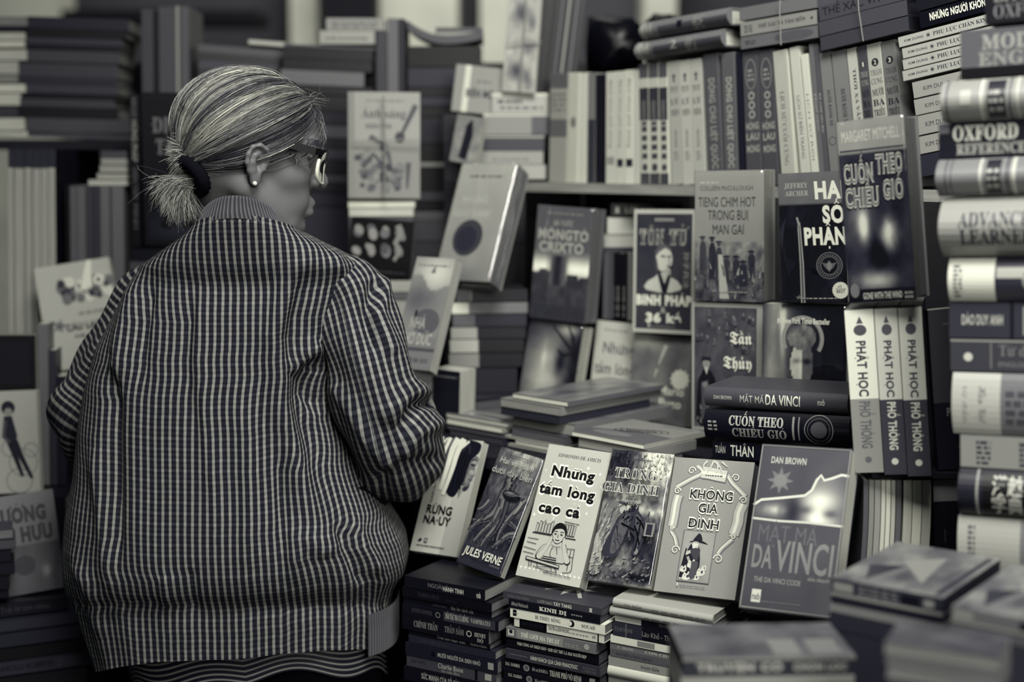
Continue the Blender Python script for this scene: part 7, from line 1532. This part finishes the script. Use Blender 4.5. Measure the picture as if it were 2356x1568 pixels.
hstack('beside the beige box behind the tall pale bundle', [(1002, 1110, 63, 71, .34, 'grey lid-like book'), (1000, 1110, 72, 84, .56, 'beige book')], 0, 2.99, 0, 'pair of books behind the tall pale bundle', 1002, .1)
# S1: small stack below the tall cellophaned book, and neighbours
display('tall pale book in shiny cellophane with a dark oval, leaning behind the piles', [(1062, 372), (1196, 381), (1119, 664), (998, 655)], 2.60, 30, 26, .045, zfoot=P(1050, 667, 2.62).z+.001, cover=.56, front=art_cello, paper=.4, wrap=True, gloss=True)
hstack('of the small stack under the cellophaned book', [(1050, 1214, 667, 695, .09, 'dark book with a grey end label', .5, 'spine', lambda s: (s.rect(0, 0, .20, 1, .4), s.rect(.2, 0, .215, 1, .6))), (1040, 1214, 697, 722, .42, 'grey book with a white end', .7, 'spine', lambda s: s.rect(0, 0, .22, 1, .78)), (1042, 1212, 724, 752, .16, '', .5, 'spine', lambda s: s.rect(0, 0, .3, 1, .36)), (1038, 1210, 754, 780, .10, 'black book with a pale end', .5, 'spine', lambda s: s.rect(0, 0, .35, 1, .58)), (1036, 1206, 782, 812, .08, 'black book with a worn pale end', .5, 'spine', lambda s: s.rect(0, 0, .38, 1, .62)), (1034, 1204, 814, 846, .08, 'black book with a grey end', .5, 'spine', lambda s: s.rect(0, 0, .4, 1, .5)), (1060, 1190, 848, 905, .12), (1060, 1190, 907, ypx(1060, ZT, 2.62), .14)], -6, 2.62, 0, 'small stack under the cellophaned book', 1050, .12)
display('grey book with a misty hill and tall pale letters, beside the shoulder', [(959, 592), (1050, 593), (988, 850), (898, 846)], 2.44, 30, 24, .025, cover=.48, front=art_hill, paper=.6)
hstack('under the misty hill book beside the shoulder', [(900, 992, 853, 905, .44, 'grey-covered book with faint letters'), (900, 992, 907, 960, .4), (900, 992, 962, ypx(900, ZT, 2.43), .3)], 0, 2.43, 0, 'grey pile under the misty hill book', 900, .10)
display('boxed dark volume with a row of tiny pale dots, in front of the small stack', [(992, 850), (1058, 852), (1055, 1005), (989, 1002)], 2.50, 30, 0, .055, zfoot=ZT, cover=.11, front=lambda s: s.dummy(.1, .88, .9, .93, .4, 8), paper=.66)
xa, ya = P(1388, 650, 2.66).x, 2.66
for i, (x0, x1, g) in enumerate(((1388, 1402, .34), (1403, 1411, .30), (1412, 1417, .1), (1418, 1430, .07), (1431, 1444, .09), (1445, 1456, .46))):
    upright(f'{"black" if g < .12 else "grey"} upright spine, {["first", "second", "third", "fourth", "fifth", "sixth"][i]} of six beside the dark framed book', [(x0, 582), (x1, 582), (x1-2, 736), (x0-2, 736)], line_d(x0, 736, xa, ya, 30), 30, .12, zfoot=P(1380, 738, 2.62).z, cover=g, parts=False, group='six upright spines beside the dark framed book', sart=(lambda s: s.dummy(.5, .3, .95, .7, .5, 4)) if g < .12 else None)
hstack('of the small pile above the six upright spines', [(1407, 1570, 468, 499, .07, 'black book with white letters', .4, 'spine', lambda s: (s.text('LỜI NGUYỆN', .2, .3, .9, .7, .7, 'bold'), s.rect(.06, .3, .11, .75, .7))), (1398, 1468, 501, 539, .66, '', .7), (1390, 1466, 541, 569, .6, '', .66), (1386, 1462, 570, 580, .2)], 0, 2.67, 0, 'small pile above the six upright spines', 1407, .11)
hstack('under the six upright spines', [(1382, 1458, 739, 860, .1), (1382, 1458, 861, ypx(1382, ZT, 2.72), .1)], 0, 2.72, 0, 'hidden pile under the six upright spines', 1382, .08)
# --- lower left stall
ZZ = P(-40, 1140, 2.48).z
GL_ = 'books standing in the dim stall at the lower left'
zl = .55
furniture('side_table', 'low dark table under the dim books at the lower left', 'table', [('table_top', (-1.25, -.72, 2.22, 2.632, zl-.03, zl-.0008), M_DWOOD)]+[('leg', (x, x+.05, y, y+.05, 0, zl-.03), M_DWOOD) for x in (-1.2, -.78) for y in (2.26, 2.56)])
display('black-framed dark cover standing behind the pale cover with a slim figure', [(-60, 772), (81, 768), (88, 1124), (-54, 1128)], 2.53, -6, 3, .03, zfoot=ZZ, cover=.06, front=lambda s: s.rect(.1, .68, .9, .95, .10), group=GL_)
display('pale cover with a slim dark figure over bicycle wheels', [(-50, 903), (83, 898), (95, 1128), (-40, 1136)], 2.48, -6, 5, .02, zfoot=ZZ, cover=.60, front=art_girl, group=GL_)
for i, (x0, x1, g) in enumerate(((86, 110, .40), (112, 128, .22), (130, 150, .14))):
    upright(f'{["dull grey", "dim grey", "dark"][i]} upright book beside the black-framed cover', [(x0, 745+60*i), (x1, 745+60*i), (x1+5, 1140), (x0+5, 1140)], 2.56, -6, .05, zfoot=ZZ+.001, cover=g, parts=False, group=GL_)
zz = ZZ
yy = lambda z, d=2.46: ypx(-60, z, d)
hstack('of the hidden pile behind the grey capitals cover', [(-60, 150, yy(zz-.001), yy(zz-.09), .1), (-60, 150, yy(zz-.091), yy(zz-.18), .1), (-60, 150, yy(zz-.181), yy(zl), .1)], -6, 2.46, 0, 'hidden pile behind the grey capitals cover', -60, .16)
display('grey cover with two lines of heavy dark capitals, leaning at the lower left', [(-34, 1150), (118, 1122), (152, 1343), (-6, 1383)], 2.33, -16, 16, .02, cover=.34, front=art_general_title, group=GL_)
dS = 2.28
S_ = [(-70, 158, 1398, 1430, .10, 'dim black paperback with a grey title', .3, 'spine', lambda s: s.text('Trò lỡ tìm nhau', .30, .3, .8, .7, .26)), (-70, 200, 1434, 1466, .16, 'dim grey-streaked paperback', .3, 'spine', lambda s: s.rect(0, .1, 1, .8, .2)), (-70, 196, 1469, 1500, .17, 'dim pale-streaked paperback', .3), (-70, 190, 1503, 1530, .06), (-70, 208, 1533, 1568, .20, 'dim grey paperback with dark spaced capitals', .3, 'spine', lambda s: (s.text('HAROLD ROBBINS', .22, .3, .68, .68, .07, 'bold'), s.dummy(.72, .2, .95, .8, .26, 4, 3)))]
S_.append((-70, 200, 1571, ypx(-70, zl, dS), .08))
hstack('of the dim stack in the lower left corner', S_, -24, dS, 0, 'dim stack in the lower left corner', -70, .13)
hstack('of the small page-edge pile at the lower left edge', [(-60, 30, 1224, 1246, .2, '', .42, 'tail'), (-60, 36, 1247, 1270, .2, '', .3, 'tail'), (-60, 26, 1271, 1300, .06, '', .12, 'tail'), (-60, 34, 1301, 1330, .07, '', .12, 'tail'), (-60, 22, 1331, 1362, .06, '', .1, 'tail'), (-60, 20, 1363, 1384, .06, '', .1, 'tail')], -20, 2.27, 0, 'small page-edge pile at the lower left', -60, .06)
